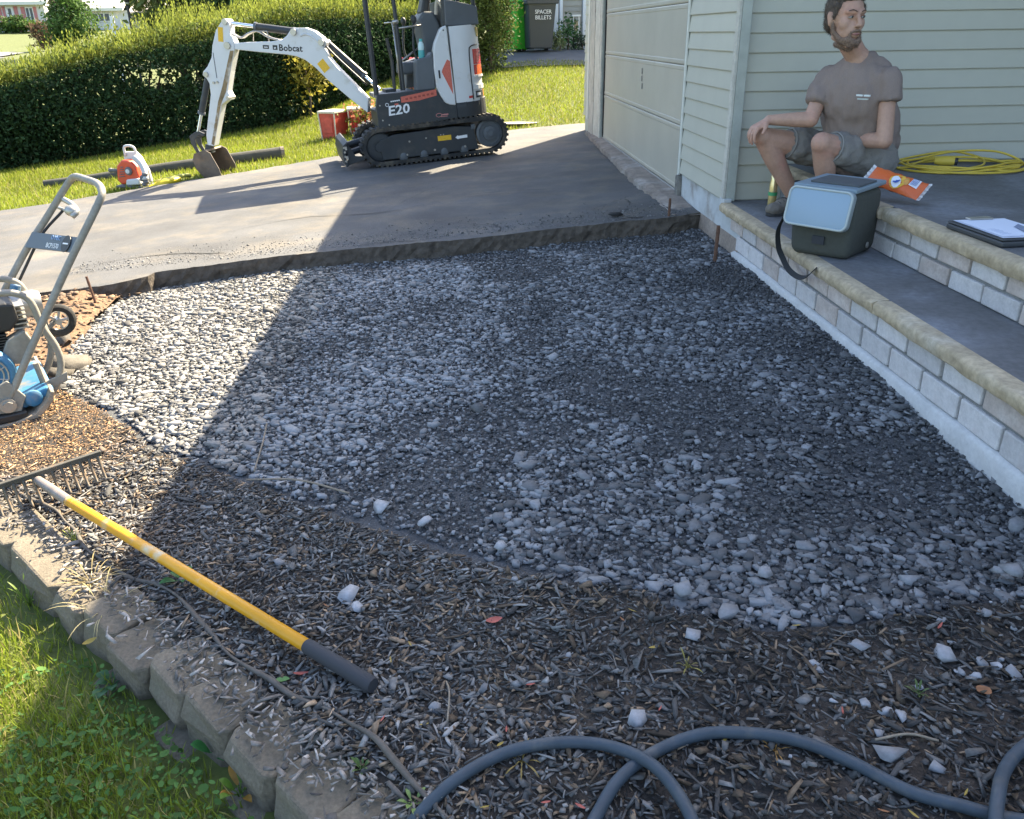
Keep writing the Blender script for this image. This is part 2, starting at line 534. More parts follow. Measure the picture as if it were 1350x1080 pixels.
# gravel bed
GRAVEL = [(-1.96, 5.36), (-2.09, 5.11), (-2.12, 4.89), (-2.09, 4.59), (-2.06, 4.21), (-1.97, 3.91), (-1.89, 3.6), (-1.68, 3.42), (-1.49, 3.25), (-1.3, 3.02), (-1.14, 2.79), (-.98, 2.72), (-.85, 2.58), (-.72, 2.48), (-.54, 2.32), (-.4, 2.2), (-.24, 2.1), (-.06, 1.96), (.11, 1.85), (.26, 1.74), (.42, 1.68), (.49, 1.57), (.66, 1.49), (.88, 1.49), (1.16, 1.52), (1.4, 1.55), (1.6, 1.58), (1.6, 5.5), (1.35, 5.42)]
def zgravel(x, y):
    return plane(x, 0) - .05 * sstep(2.9, 1.9, y) * sstep(.8, 1.5, x) + .012 * (vnoise(x, y, 2.2, 3) - .5) + .006 * (vnoise(x, y, 9, 5) - .5)
BEDG = [(-2.3, 5.6), (-2.3, 3.4), (-1.3, 2.7), (-.3, 1.8), (.4, 1.4), (1.7, 1.3), (1.7, 5.6)]
sheet('gravel_bed', np.arange(-2.4, 1.72, .05), np.arange(1.2, 5.6, .05), lambda x, y: zgravel(x, y) - .008, m_gravelbase, BEDG)

SP = [shard_proto(100 + k, 5 + k % 3, .26 + .03 * (k % 5)) for k in range(15)] if False else [shard_proto(100 + k, 5, .17 + .03 * (k % 5)) for k in range(24)]
x, y = jitter_grid(GRAVEL, .0198, .5)
fines = sstep(.50, .72, vnoise(x, y, 1.9, 11) * .65 + vnoise(x, y, 4.3, 12) * .35) * sstep(-1.3, -.2, x)
keep = RNG.uniform(size=len(x)) > fines * .18
x, y, fines = x[keep], y[keep], fines[keep]
n = len(x)
sz = np.exp(RNG.normal(math.log(.0138), .40, n)) * (1 - .40 * fines) * (1 + .06 * sstep(2.6, 1.6, y))
sz = np.clip(sz, .006, .040)
scl = np.stack([sz * RNG.uniform(.95, 1.7, n), sz * RNG.uniform(.6, 1.05, n), sz * RNG.uniform(.5, 1.0, n)], 1)
pos = np.stack([x, y, zgravel(x, y) + RNG.uniform(-.004, .005, n)], 1)
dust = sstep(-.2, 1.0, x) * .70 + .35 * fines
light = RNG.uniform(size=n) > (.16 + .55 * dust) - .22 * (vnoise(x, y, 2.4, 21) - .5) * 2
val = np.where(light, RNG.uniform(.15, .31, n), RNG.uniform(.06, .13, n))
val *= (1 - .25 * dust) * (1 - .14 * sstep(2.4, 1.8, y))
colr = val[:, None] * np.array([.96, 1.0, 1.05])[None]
colr *= (1 - .08 * sstep(-.3, -1.1, x))[:, None]  # sunlit zone toned down in the stone colour to hold its exposure
colr[x < -.8] *= np.array([1.08, 1.0, .89])  # warm sunlight tint painted into the stones of the sunlit zone
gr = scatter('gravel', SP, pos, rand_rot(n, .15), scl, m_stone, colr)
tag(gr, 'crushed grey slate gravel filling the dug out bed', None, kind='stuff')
x, y = jitter_grid(GRAVEL, .0165, .5)
n = len(x)
sz = np.exp(RNG.normal(math.log(.0062), .40, n))
scl = np.stack([sz * RNG.uniform(.8, 1.3, n), sz * RNG.uniform(.6, 1.1, n), sz * RNG.uniform(.5, 1.1, n)], 1)
pos = np.stack([x, y, zgravel(x, y) + RNG.uniform(-.004, .006, n)], 1)
val = RNG.uniform(.04, .15, n)
tag(scatter('gravel_fines', [hull_proto(200 + k, 7, .6) for k in range(6)], pos, rand_rot(n, .5), scl, m_stone, val[:, None] * np.array([1, 1, 1.02])[None]), 'small grey chippings between the larger gravel stones', None, kind='stuff')

# crumbs of asphalt and chippings strewn along the cut edge of the slab
x = RNG.uniform(-2.6, 1.5, 2600); y = 5.40 + np.abs(RNG.normal(0, .22, 2600)) + .02
sz = np.exp(RNG.normal(math.log(.0036), .45, 2600)).clip(.0015, .012)
tag(scatter('driveway_grit', SP, np.stack([x, y, plane(x, .101) + sz * .1], 1), rand_rot(2600, .3), np.stack([sz * 1.2, sz, sz * 1.6], 1), m_stone, RNG.uniform(.05, .22, 2600)[:, None] * np.array([[1.02, 1, .96]])), 'loose grit and crumbs along the broken edge of the driveway', None, kind='stuff')
# brown dirt bank between gravel, driveway end and compactor
def zbank(x, y):
    d = np.minimum(np.abs(x + 2.05), 1)
    return plane(x, 0) + .094 * np.maximum(sstep(-2.0, -2.35, x) * sstep(3.6, 4.6, y), sstep(4.55, 4.95, y) * sstep(-2.08, -2.30, x)) - .02 * sstep(4.3, 3.2, y) + .03 * (vnoise(x, y, 5, 31) - .5) + .02 * (vnoise(x, y, 14, 32) - .5)
BANK = [(-2.10, 5.06), (-2.12, 4.9), (-2.04, 4.2), (-1.8, 3.5), (-1.45, 3.1), (-2.4, 2.9), (-4.5, 3.6), (-6, 4.55), (-4.6, 4.85), (-3.4, 5.06), (-2.53, 5.08), (-2.2, 5.1)]
sheet('dirt_bank', np.arange(-6, -1.2, .05), np.arange(2.6, 5.5, .05), zbank, m_dirt, BANK)
CL = [(-1.95, 5.25), (-2.1, 4.9), (-2.06, 4.2), (-1.85, 3.5), (-3.5, 3.3), (-3.6, 5.0), (-2.2, 5.05)]
x, y = jitter_grid(CL, .034, .5); n = len(x)
sz = np.exp(RNG.normal(math.log(.011), .5, n)).clip(.003, .035)
pos = np.stack([x, y, zbank(x, y) + sz * .1], 1)
br = RNG.uniform(.5, 1.5, n)[:, None] * np.array([.15, .095, .055])[None]
tag(scatter('dirt_clods', SP[:6], pos, rand_rot(n, .6), np.stack([sz * 1.2, sz, sz * .9], 1), m_stone, br), 'crumbled brown soil along the cut edge of the driveway', None, kind='stuff')

# mulch bed
WALL_A = Vector((-1.45, 2.22)); WALL_D = Vector((.7071, -.7071)); WALL_N = Vector((.7071, .7071))
MULCH = [(-2.7, 3.6), (-2.6, 4.0), (-2.05, 3.95), (-1.93, 3.6), (-1.70, 3.40), (-1.51, 3.22), (-1.32, 2.99), (-1.16, 2.76), (-1.0, 2.69), (-.87, 2.55), (-.74, 2.45), (-.56, 2.29), (-.42, 2.17), (-.26, 2.07), (-.08, 1.93), (.09, 1.82), (.24, 1.71), (.42, 1.65), (.47, 1.55), (.66, 1.47), (.88, 1.47), (1.16, 1.50), (1.62, 1.56), (1.62, .55), (.27, .55), (-1.375, 2.295), (-1.97, 2.89)]
def zmulch(x, y):
    dw = (np.asarray(x, float) + 1.45) * .7071 + (np.asarray(y, float) - 2.22) * .7071
    return -.035 * sstep(.165, .10, dw) + plane(x, .008) + .030 * (vnoise(x, y, 3.4, 41) - .5) + .016 * (vnoise(x, y, 11, 42) - .5) - .03 * sstep(2.0, 1.4, y) * sstep(.5, 1.4, x)
sheet('mulch_bed', np.arange(-2.8, 1.66, .03), np.arange(.55, 4.1, .03), zmulch, m_mulchbase, MULCH)
CP = [hull_proto(300 + k, 9, .75, .45) for k in range(14)]
x, y = jitter_grid(MULCH, .0100, .5); n = len(x)
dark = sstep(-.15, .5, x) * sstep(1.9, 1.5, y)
fine = sstep(-1.15, -1.55, x) * sstep(2.55, 2.85, y)
keep = RNG.uniform(size=n) > .25 * dark
x, y, dark, fine = x[keep], y[keep], dark[keep], fine[keep]; n = len(x)
ln = np.exp(RNG.normal(math.log(.0108), .60, n)).clip(.003, .042) * (1 - .5 * fine)
wd = np.minimum(np.exp(RNG.normal(math.log(.0040), .50, n)) * (1 - .3 * fine), ln * .8)
th = wd * RNG.uniform(.25, .6, n)
pos = np.stack([x, y, zmulch(x, y) + RNG.uniform(-.002, .010, n)], 1)
v = np.exp(RNG.normal(math.log(.110), .52, n)).clip(.02, .30)
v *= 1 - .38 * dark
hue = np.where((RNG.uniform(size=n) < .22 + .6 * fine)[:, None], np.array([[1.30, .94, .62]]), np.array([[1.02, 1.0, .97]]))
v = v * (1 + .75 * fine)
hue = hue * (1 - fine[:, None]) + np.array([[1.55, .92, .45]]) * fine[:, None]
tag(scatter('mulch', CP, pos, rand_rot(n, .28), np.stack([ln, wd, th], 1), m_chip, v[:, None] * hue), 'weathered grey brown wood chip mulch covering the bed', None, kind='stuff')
x, y = jitter_grid([(-2.2, 2.97), (-.2, .97), (-.10, 1.07), (-2.1, 3.07)], .014, .5); n = len(x)
dw = (x + 1.45) * .7071 + (y - 2.22) * .7071
keep = RNG.uniform(size=n) < .05 + .85 * sstep(.03, .115, dw + .09 * (vnoise(x, y, 7, 45) - .5))
x, y = x[keep], y[keep]; n = len(x)
ln = np.exp(RNG.normal(math.log(.012), .5, n)).clip(.003, .035); wd = np.minimum(np.exp(RNG.normal(math.log(.0038), .4, n)), ln * .8)
v = np.exp(RNG.normal(math.log(.15), .55, n)).clip(.03, .4)
tag(scatter('mulch_on_blocks', CP, np.stack([x, y, plane(x, .020) + RNG.uniform(0, .006, n)], 1), rand_rot(n, .2), np.stack([ln, wd, wd * .4], 1), m_chip, v[:, None] * np.array([[1.1, 1.0, .9]])), 'wood chips spilled over the tops of the edging blocks', None, kind='stuff')  # chips_on_blocks
# small pale stones mixed with the mulch and strays from the gravel
x, y = jitter_grid([(-.75, 2.5), (-.1, 1.95), (.4, 1.6), (1.6, 1.6), (1.6, .8), (.2, .8), (-.5, 1.5)], .055, .5); n = len(x)
keep = RNG.uniform(size=n) < .08 + .32 * sstep(.5, 1.3, x) + .35 * sstep(.22, .05, np.abs(y - np.interp(x, [-.72, -.24, .26, .66, 1.6], [2.48, 2.1, 1.74, 1.49, 1.58])))
x, y = x[keep], y[keep]; n = len(x)
sz = np.exp(RNG.normal(math.log(.006), .45, n)).clip(.002, .015)
pos = np.stack([x, y, zmulch(x, y) + .006], 1)
v = RNG.uniform(.10, .34, n)
tag(scatter('small_stones', SP, pos, rand_rot(n, .4), np.stack([sz * 1.2, sz, sz], 1), m_stone, v[:, None] * np.array([.98, 1, 1.04])[None]), 'small stray stones lying in the mulch', None, kind='stuff')

# ---- grass
def blade_proto(bend, seg=2):
    v = [(-.5, 0, 0), (.5, 0, 0), (-.4, bend * .3, .55), (.4, bend * .3, .55), (0, bend, 1.0)]
    f = [(0, 1, 3), (0, 3, 2), (2, 3, 4)]
    return np.array(v, float), np.array(f)
BL = [blade_proto(b) for b in (.1, .3, .55, .8)]
NEAR = [(-3.2, 3.9), (-2.4, 3.17), (-1.45, 2.20), (-.34, 1.09), (.0, .66), (-.3, .5), (-3.2, .8)]
x, y = jitter_grid(NEAR, .0060, .5); n = len(x)
k = (x > -2.2); x, y = x[k], y[k]
bare = sstep(.16, .02, (x + 1.45) * WALL_N.x + (y - 2.22) * WALL_N.y + .10)
dwall = -((x + 1.45) * WALL_N.x + (y - 2.22) * WALL_N.y)
keep = RNG.uniform(size=len(x)) < (.25 + .75 * sstep(.04, .20, dwall)) * (.45 + .55 * vnoise(x, y, 6, 51))
x, y = x[keep], y[keep]; n = len(x)
h = np.exp(RNG.normal(math.log(.036), .38, n)).clip(.012, .090)
w = RNG.uniform(.0020, .0042, n)
pos = np.stack([x, y, ground(x, y) - .002], 1)
g = RNG.uniform(.65, 1.4, n)
dry = RNG.uniform(size=n) < .12 + .25 * sstep(.45, .7, vnoise(x, y, 4, 53))
cc = g[:, None] * np.where(dry[:, None], np.array([[.36, .31, .12]]), np.array([[.190, .245, .028]]))
tag(scatter('grass', BL, pos, rand_rot(n, .5), np.stack([w, h * .6, h], 1), m_grass, cc), 'patchy green lawn grass in front of the block edging', None, kind='stuff')
# broad leaved ground cover between the blades
a = np.linspace(0, 2 * PI, 8)[:-1]
leafp = np.array([(0, 0, 0)] + [(math.cos(t) * (.9 if i % 2 else 1.05), math.sin(t) * .8 + .1, .12) for i, t in enumerate(a)])
leaff = np.array([(0, i, i % 7 + 1) for i in range(1, 8)])
GC = [(-1.7, 1.6), (-1.0, 1.75), (-.36, 1.08), (-.1, .6), (-1.3, .6)]
x, y = jitter_grid(GC, .0125, .5); n = len(x)
keep = RNG.uniform(size=n) < .75 * sstep(.30, .62, vnoise(x, y, 5, 61) + .25 * sstep(-1.3, -.8, x))
x, y = x[keep], y[keep]; n = len(x)
sz = np.exp(RNG.normal(math.log(.0065), .40, n)).clip(.003, .016)
pos = np.stack([x, y, ground(x, y) + RNG.uniform(.010, .045, n)], 1)
cc = RNG.uniform(.6, 1.35, n)[:, None] * np.array([.080, .165, .042])[None]
tag(scatter('ground_cover', [(leafp, leaff), (leafp * np.array([1.25, .62, 1]), leaff), (leafp * np.array([.7, .55, 1.4]), leaff)], pos, rand_rot(n, .45), np.stack([sz, sz, sz], 1), m_leaf, cc), 'small round leaved weeds growing through the shaded lawn', None, kind='stuff')
# the far lawn
HEDGE = [(-9.2, 10.8), (-6.26, 12.6), (-5.0, 13.45), (-3.7, 14.2), (-2.7, 15.1), (-2.05, 15.9), (-1.6, 16.5), (-.6, 18.0), (.25, 18.9)]
FAR = [(-8, 6.45), (-6.6, 7.3), (-4.54, 8.58), (-3.31, 9.32), (-1.66, 10.27), (.55, 11.45), (1.3, 11.46), (2.6, 11.45), (2.6, 15.9), (.6, 16.2), (-.5, 17.8)] + [(p[0], p[1]) for p in HEDGE[6::-1]]
x, y = jitter_grid(FAR, .0235, .5); n = len(x)
pad = ((x - .78) / .3) ** 2 + ((y - 11.75) / .16) ** 2 < 1
x, y = x[~pad], y[~pad]; n = len(x)
h = np.exp(RNG.normal(math.log(.048), .3, n)).clip(.02, .1)
w = RNG.uniform(.006, .011, n)
pos = np.stack([x, y, ground(x, y) - .004], 1)
cc = (RNG.uniform(.7, 1.35, n) * (.8 + .4 * vnoise(x, y, .9, 71)))[:, None] * np.where((RNG.uniform(size=n) < .12)[:, None], np.array([[.30, .27, .09]]), np.array([[.200, .240, .024]]))
tag(scatter('lawn_grass', BL, pos, rand_rot(n, .45), np.stack([w, h * .5, h], 1), m_grass, cc), 'bright green mown lawn between the driveway and the hedge', None, kind='stuff')
# strip of tufts overhanging the driveway edge
# bare pad, street, neighbour's driveway
mb = MB()
mb.add([(.78 + .30 * math.cos(t), 11.75 + .15 * math.sin(t), float(ground(.78, 11.75)) + .022) for t in np.linspace(0, 2 * PI, 17)[:-1]], [list(range(16))])
tag(mb.build('stepping_pad', m_concrete_walk), kind='structure')
def strip(name, poly, off, mat, st=1.0):
    p = np.array(poly); lo = p.min(0); hi = p.max(0)
    return sheet(name, np.arange(lo[0], hi[0] + st, st), np.arange(lo[1], hi[1] + st, st), lambda X, Y: ground(X, Y) + off, mat, poly)
strip('street', [(-60, 38.0), (-19.2, 38.2), (-20.2, 43.5), (-60, 44)], .05, m_street, .6)
strip('neighbour_driveway', [(-.4, 15.75), (7, 15.35), (7, 17.9), (2.6, 17.75), (-.2, 17.9)], .02, M('neighbour_asphalt', (.10, .105, .11), .9, noise=(3, .2)), .12)
strip('neighbour_walk', [(-.1, 18.1), (1.3, 17.9), (1.3, 18.5), (-.1, 18.7)], .03, m_concrete_walk, .1)

# ================================================================ HOUSE
m_siding = M('vinyl_siding', (.49, .48, .395), .55, noise=(3.0, .06), rnd=.035, bump=(60, .06))
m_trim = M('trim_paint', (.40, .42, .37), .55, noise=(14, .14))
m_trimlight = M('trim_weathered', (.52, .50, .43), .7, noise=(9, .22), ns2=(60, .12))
m_door = M('garage_door_paint', (.46, .43, .35), .5, noise=(2.2, .08), rnd=.03, col2=(.40, .36, .28), mix=(3.0, .60, .85))
m_dark = M('dark_gap', (.02, .02, .02), .9)
m_found = M('painted_foundation', (.50, .52, .52), .85, noise=(7, .16), bump=(30, .35, .006), col2=(.30, .27, .24), mix=(5.5, .52, .72))
m_foundlow = M('stained_foundation', (.27, .22, .18), .9, noise=(9, .3), ns2=(60, .25), bump=(40, .5, .006))
m_roof = M('roof_shingle', (.09, .085, .08), .95, noise=(8, .3))
m_soffit = M('soffit', (.6, .6, .57), .6)

house = thing('house', 'sage green clapboard house with garage door, its wall corner behind the steps', 'house', (1.6, 5.0, 0))
HM = Matrix.Translation((-1.6, -5.0, 0))
def hb(name, mb, mat, parent=house, **k):
    mb.v = [tuple(Vector(v) + Vector((-1.6, -5.0, 0))) for v in mb.v] if parent is house else mb.v
    return mb.build(name, mat, parent, **k)

def board(length, along):
    """one clapboard: wedge profile; along 'y' faces -x, along 'x' faces -y"""
    h = .1016; prof = [(-.0135, 0), (-.0150, .004), (-.0040, h - .001), (0, h - .001), (0, 0)]
    mb = MB(); n = 5
    segs = 5
    vs = []; fs = []
    for s in range(segs + 1):
        t = length * s / segs; w = random.uniform(-.0008, .0008)
        for (d, z) in prof:
            vs.append((d + w, t, z) if along == 'y' else (t, d + w, z))
    for s in range(segs):
        for k in range(n):
            fs.append((s * n + k, s * n + (k + 1) % n, (s + 1) * n + (k + 1) % n, (s + 1) * n + k))
    fs += [tuple(range(n)), tuple(range(segs * n, segs * n + n))]
    mb.add(vs, fs)
    return mb.mesh('siding_board', m_siding)
bmA = [board(1.06, 'y') for _ in range(2)]
for k in range(26):
    link('siding_board', bmA[k % 2], house, (1.570 - 1.6, 4.918 - 5, .272 + .1016 * k))
bmB = [board(3.45, 'x') for _ in range(2)]
for k in range(27):
    link('siding_board', bmB[k % 2], house, (1.618 - 1.6, 4.978 - 5, .163 + .1016 * k))
# corner post: two faces, the porch side's shade put into a darker colour
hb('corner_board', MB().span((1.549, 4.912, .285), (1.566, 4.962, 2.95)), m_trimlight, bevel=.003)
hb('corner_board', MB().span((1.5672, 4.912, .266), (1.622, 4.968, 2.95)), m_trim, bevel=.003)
hb('corner_block', MB().span((1.552, 4.895, .232), (1.600, 4.985, .283)), m_found, bevel=.004)
# wall cores
hb('wall', MB().span((1.572, 4.98, .26), (1.80, 6.0, 2.95)).span((1.572, 9.60, .0), (1.80, 10.80, 2.95)).span((1.75, 6.0, 0), (1.9, 9.6, 2.95)).span((1.58, 6.0, 2.2), (1.75, 9.6, 2.95))
   .span((1.80, 4.98, -.2), (8.5, 5.1, 2.95)).span((8.4, 5.1, -.2), (8.5, 10.8, 2.95)).span((1.8, 10.7, -.2), (8.5, 10.8, 2.95)), m_trim)
hb('main_wing_wall', MB().span((5.0, -2.5, -.2), (9.0, 4.97, 3.0)), m_siding)
# foundation
mb = MB()
vs = []; fs = []
ys = np.linspace(4.60, 6.02, 44); zs = np.linspace(-.22, .272, 18)
for yy in ys:
    for zz in zs:
        vs.append((1.5735 + .006 * (vnoise(yy, zz, 6, 3) - .5) - .010 * sstep(.10, .04, zz) + .0 , yy, zz if yy > 4.9 else min(zz, .205)))
for i in range(43):
    for k in range(17): fs.append((i * 18 + k, i * 18 + k + 1, (i + 1) * 18 + k + 1, (i + 1) * 18 + k))
mb.add(vs, [f for f in fs if zs[f[0] % 18] >= .075])
mb.mi = 1
mb.add(vs, [f for f in fs if zs[f[0] % 18] < .075])
hb('foundation', mb, [m_found, m_foundlow], smooth=True)
# garage door
door = hb('garage_door', MB().span((1.612, 6.03, .10), (1.64, 9.62, 2.22)), m_dark)
zb = [.118, .57, .975, 1.37, 1.77, 2.17]
for a, b in zip(zb[:-1], zb[1:]):
    mb = MB()
    L = [6.04 + (9.60 - 6.04) * k / 6 for k in range(7)]
    prof = [(1.603, a + .002), (1.598, a + .010), (1.598, a + .03), (1.601, a + .036), (1.601, b - .036), (1.598, b - .03), (1.598, b - .010), (1.603, b - .002), (1.613, b - .002), (1.613, a + .002)]
    n = len(prof); vs = []; fs = []
    for q, yy in enumerate(L):
        w = random.uniform(-.0015, .0015)
        for (xx, zz) in prof: vs.append((xx - 1.6 + (w if xx < 1.61 else 0), yy - 5.0, zz))
    for q in range(6):
        for k in range(n): fs.append((q * n + k, q * n + (k + 1) % n, (q + 1) * n + (k + 1) % n, (q + 1) * n + k))
    fs += [tuple(range(n)), tuple(range(6 * n, 7 * n))]
    mb.add(vs, fs)
    mb.build('door_panel', m_door, door)
mb = MB()
for (yy, zz) in ((7.62, .86), (7.62, .80), (7.60, .74)):
    mb.span((1.5945 - 1.6, yy - 5, zz), (1.600 - 1.6, yy - 5 + .02, zz + .045))
mb.build('door_dent', M('scratch', (.26, .25, .22), .9), door)
mb = MB().tube([(1.590 - 1.6, 6.05 - 5, .117), (1.589 - 1.6, 7.0 - 5, .117), (1.592 - 1.6, 9.6 - 5, .122)], .008, 6)
mb.build('door_seal', M('door_seal_rubber', (.30, .29, .26), .8), door)
hb('door_casing', MB().span((1.546, 5.982, .10), (1.560, 6.000, 2.25)), M('casing_white', (.72, .72, .66), .5), bevel=.002)
hb('door_casing', MB().span((1.553, 6.002, .04), (1.611, 6.040, 2.25)), m_trim, bevel=.003)
# rotten lower end of the near casing
mb = MB()
for k in range(6):
    yy = 5.955 + k * .014
    mb.span((1.545 - .002 * (k % 2), yy, .03 + .02 * random.random()), (1.568, yy + .012, .25 + .015 * random.random()))
hb('rotten_trim', mb, M('rotten_wood', (.20, .19, .17), .95, noise=(40, .4)), bevel=.002)
# far casing and siding beyond it
hb('door_casing', MB().span((1.556, 9.60, .10), (1.600, 9.68, 2.25)), m_trimlight, bevel=.003)
hb('weather_strip', MB().span((1.590, 9.565, .10), (1.602, 9.598, 2.25)), m_dark)
hb('door_casing', MB().span((1.553, 9.69, .07), (1.575, 10.02, 2.25)), m_trimlight, bevel=.003)
hb('door_casing', MB().span((1.547, 10.03, .07), (1.575, 10.36, 2.3)), M('wide_trim', (.44, .41, .35), .75, noise=(8, .25), col2=(.25, .20, .16), mix=(14, .60, .75)), bevel=.003)
hb('corner_board', MB().span((1.535, 10.37, .24), (1.575, 10.45, 2.95)), M('corner_bright', (.70, .68, .60), .6), bevel=.003)
bmC = board(.36, 'y')
for k in range(26): link('siding_board', bmC, house, (1.566 - 1.6, 10.455 - 5, .26 + .1016 * k))
hb('foundation', MB().span((1.578, 9.61, -.2), (1.70, 10.79, .255)), m_foundlow)
# sill: sloping concrete strip in front of the door
mb = MB(); vs = []; fs = []
ys = np.arange(5.41, 10.45, .055); n = len(ys)
for i, yy in enumerate(ys):
    xf = float(np.interp(yy, [5.4, 7.0, 9.9, 10.5], [1.385, 1.405, 1.50, 1.53])) + random.uniform(-.012, .012)
    zd = float(plane(xf, .10))
    zt = float(np.interp(yy, [5.4, 5.9, 10.4], [.085, .115, .118])) + random.uniform(-.003, .003)
    back = 1.63 if 6.04 < yy < 9.6 else 1.568
    vs += [(xf, yy, zd - .03), (xf + .004, yy, zd + .004 + random.uniform(-.004, .008)), (xf + .022, yy, zt - .012 + random.uniform(-.004, .003)), (xf + .07, yy, zt), (back, yy, zt + .003)]
for i in range(n - 1):
    for k in range(4): fs.append((i * 5 + k, (i + 1) * 5 + k, (i + 1) * 5 + k + 1, i * 5 + k + 1))
mb.add(vs, fs)
hb('door_sill', mb, M('sill_concrete', (.24, .20, .165), .92, noise=(9, .3), ns2=(50, .2), bump=(60, .6, .006), col2=(.34, .31, .28), mix=(4, .5, .7)))
# roof: one eave along the garage wall, its unseen porch overhang shaped to hold the yard's shadow line
mb = MB()
XE, ZE, XR_, ZR = 1.185, 2.93, 5.2, 4.55
mb.prism([(XE, 3.5, ZE), (XR_, 3.5, ZR), (9.3, 3.5, ZE), (9.3, 3.5, ZE - .16), (XR_, 3.5, ZR - .17), (XE, 3.5, ZE - .16)], (0, 7.6, 0))
roof = hb('roof', mb, m_roof)
MB().span((XE - .11 - 1.6, 3.5 - 5, ZE - .12), (XE + .0 - 1.6, 11.1 - 5, ZE - .01)).build('gutter', m_soffit, roof)
MB().span((XE + .02 - 1.6, 3.55 - 5, ZE - .19), (1.60 - 1.6, 11.05 - 5, ZE - .175)).build('soffit', m_soffit, roof)
mb = MB().prism([(1.60, 10.72, 2.95), (8.5, 10.72, 2.95), (XR_, 10.72, 4.36)], (0, .08, 0))
hb('gable_wall', mb, m_siding)

# ================================================================ PORCH STEPS
m_tread = M('stamped_concrete', (.150, .150, .150), .8, noise=(2.3, .30), ns2=(38, .22), bump=(9, .5, .006), wave=(1.2, 14, 1), col2=(.20, .21, .23), mix=(2.5, .45, .7))
m_cap = M('worn_cap', (.44, .355, .235), .88, noise=(6, .28), ns2=(38, .3), bump=(40, .55, .006), col2=(.40, .36, .29), mix=(3, .5, .75))
m_brick = M('whitewashed_brick', (.56, .54, .53), .85, noise=(22, .13), ns2=(110, .14), rnd=.12, bump=(60, .45, .005), col2=(.44, .40, .385), mix=(14, .52, .78))
m_brick2 = M('pinkish_brick', (.50, .43, .385), .85, noise=(20, .16), ns2=(100, .14), rnd=.12, bump=(60, .45, .005), col2=(.55, .51, .47), mix=(13, .5, .75))
m_mortar = M('mortar', (.20, .205, .205), .95, noise=(40, .25), bump=(80, .4, .004))
m_foot = M('painted_footing', (.54, .54, .53), .9, noise=(9, .12), ns2=(60, .10), bump=(25, .6, .008), col2=(.47, .45, .40), mix=(4, .55, .8))
steps = thing('porch_steps', 'two whitewashed brick steps with worn tan concrete edges and blue grey treads', 'steps', (1.9, 3.0, 0))
def sb(name, mb, mat, **k):
    mb.v = [tuple(Vector(v) - Vector((1.9, 3.0, 0))) for v in mb.v]
    return mb.build(name, mat, steps, **k)
YN = -.6
sb('tread', MB().span((1.592, YN, .18), (1.905, 4.965, .262)), m_tread)
sb('landing', MB().span((1.925, YN, .38), (4.99, 4.965, .468)), m_tread)
def cap_strip(x0, x1, z0, z1, ya, yb, name='step_edge'):
    mb = MB(); r = (z1 - z0) * .30
    prof = [(x1, z1 + .0012), (x0 + r * 1.25, z1 + .001), (x0 + r * .5, z1 - r * .22), (x0 + r * .12, z1 - r * .75), (x0, z1 - r * 1.35), (x0 + .004, z0 + .008), (x0 + .010, z0), (x1, z0)]
    n = len(prof); L = np.arange(ya, yb, .045); vs = []; fs = []
    for yy in L:
        j = [random.gauss(0, .0016) for _ in range(n)]
        chip = random.uniform(.004, .012) if random.random() < .07 else 0
        for k, (xx, zz) in enumerate(prof):
            e = 1 if 0 < k < n - 1 else 0
            vs.append((xx + e * (j[k] + chip * (1 if k in (2, 3, 4) else 0)), yy, zz + e * j[-k]))
    for i in range(len(L) - 1):
        for k in range(n): fs.append((i * n + k, i * n + (k + 1) % n, (i + 1) * n + (k + 1) % n, (i + 1) * n + k))
    fs += [tuple(range(n)), tuple(range((len(L) - 1) * n, len(L) * n))]
    mb.add(vs, fs)
    o = sb(name, mb, m_cap, smooth='auto')
    return o
for a, b in ((YN, 1.0), (1.01, 2.905), (2.915, 4.905)): cap_strip(1.526, 1.594, .212, .262, a, b)
for a, b in ((YN, 1.6), (1.61, 3.62), (3.63, 4.96)): cap_strip(1.858, 1.928, .414, .468, a, b)
def brick_mesh(l, h, d, mat, seed):
    random.seed(seed)
    mb = MB().box((0, 0, 0), (d, l, h))
    mb.v = [(v[0] + random.uniform(-.0015, .0015), v[1] + random.uniform(-.002, .002), v[2] + random.uniform(-.002, .002)) for v in mb.v]
    return mb.mesh('brick', mat, bevel=.005, seg=2)
BRK = [brick_mesh(.216, .080, .06, m, s) for s, m in ((1, m_brick), (2, m_brick2), (3, m_brick), (4, m_brick2))]
BRK2 = [brick_mesh(.211, .068, .06, m, s) for s, m in ((5, m_brick), (6, m_brick2), (7, m_brick), (8, m_brick))]
random.seed(11)
def course(x, y0, z, pick, ymax, ymin=YN):
    y = y0
    while y - .116 > ymin:
        if y < ymax: link('brick', pick(), steps, (x - 1.9 + random.uniform(-.002, .002), y - 3.0, z), (0, random.uniform(-.012, .012), random.uniform(-.008, .008)))
        y -= .232
course(1.595, 4.65 - .116 + .0, .0805, lambda: BRK[random.choice((0, 0, 2, 2, 1))], 4.7)
course(1.595, 4.545 + .116, .1735, lambda: BRK[random.choice((1, 3, 1, 3, 0))], 4.75)
def course2(x, y0, z, pick):
    y = y0
    while y > YN:
        link('brick', pick(), steps, (x - 1.9 + random.uniform(-.002, .002), y - 3.0, z), (0, random.uniform(-.01, .01), random.uniform(-.008, .008)))
        y -= .2255
course2(1.924, 4.94 - .19 , .300, lambda: BRK2[random.choice((0, 2, 3, 0, 1))])
course2(1.924, 4.94 - .085, .3815, lambda: BRK2[random.choice((1, 1, 3, 0))])
sb('mortar_bed', MB().span((1.5765, YN, .033), (1.60, 4.745, .21)).span((1.9055, YN, .24), (1.93, 4.94, .412)), m_mortar)
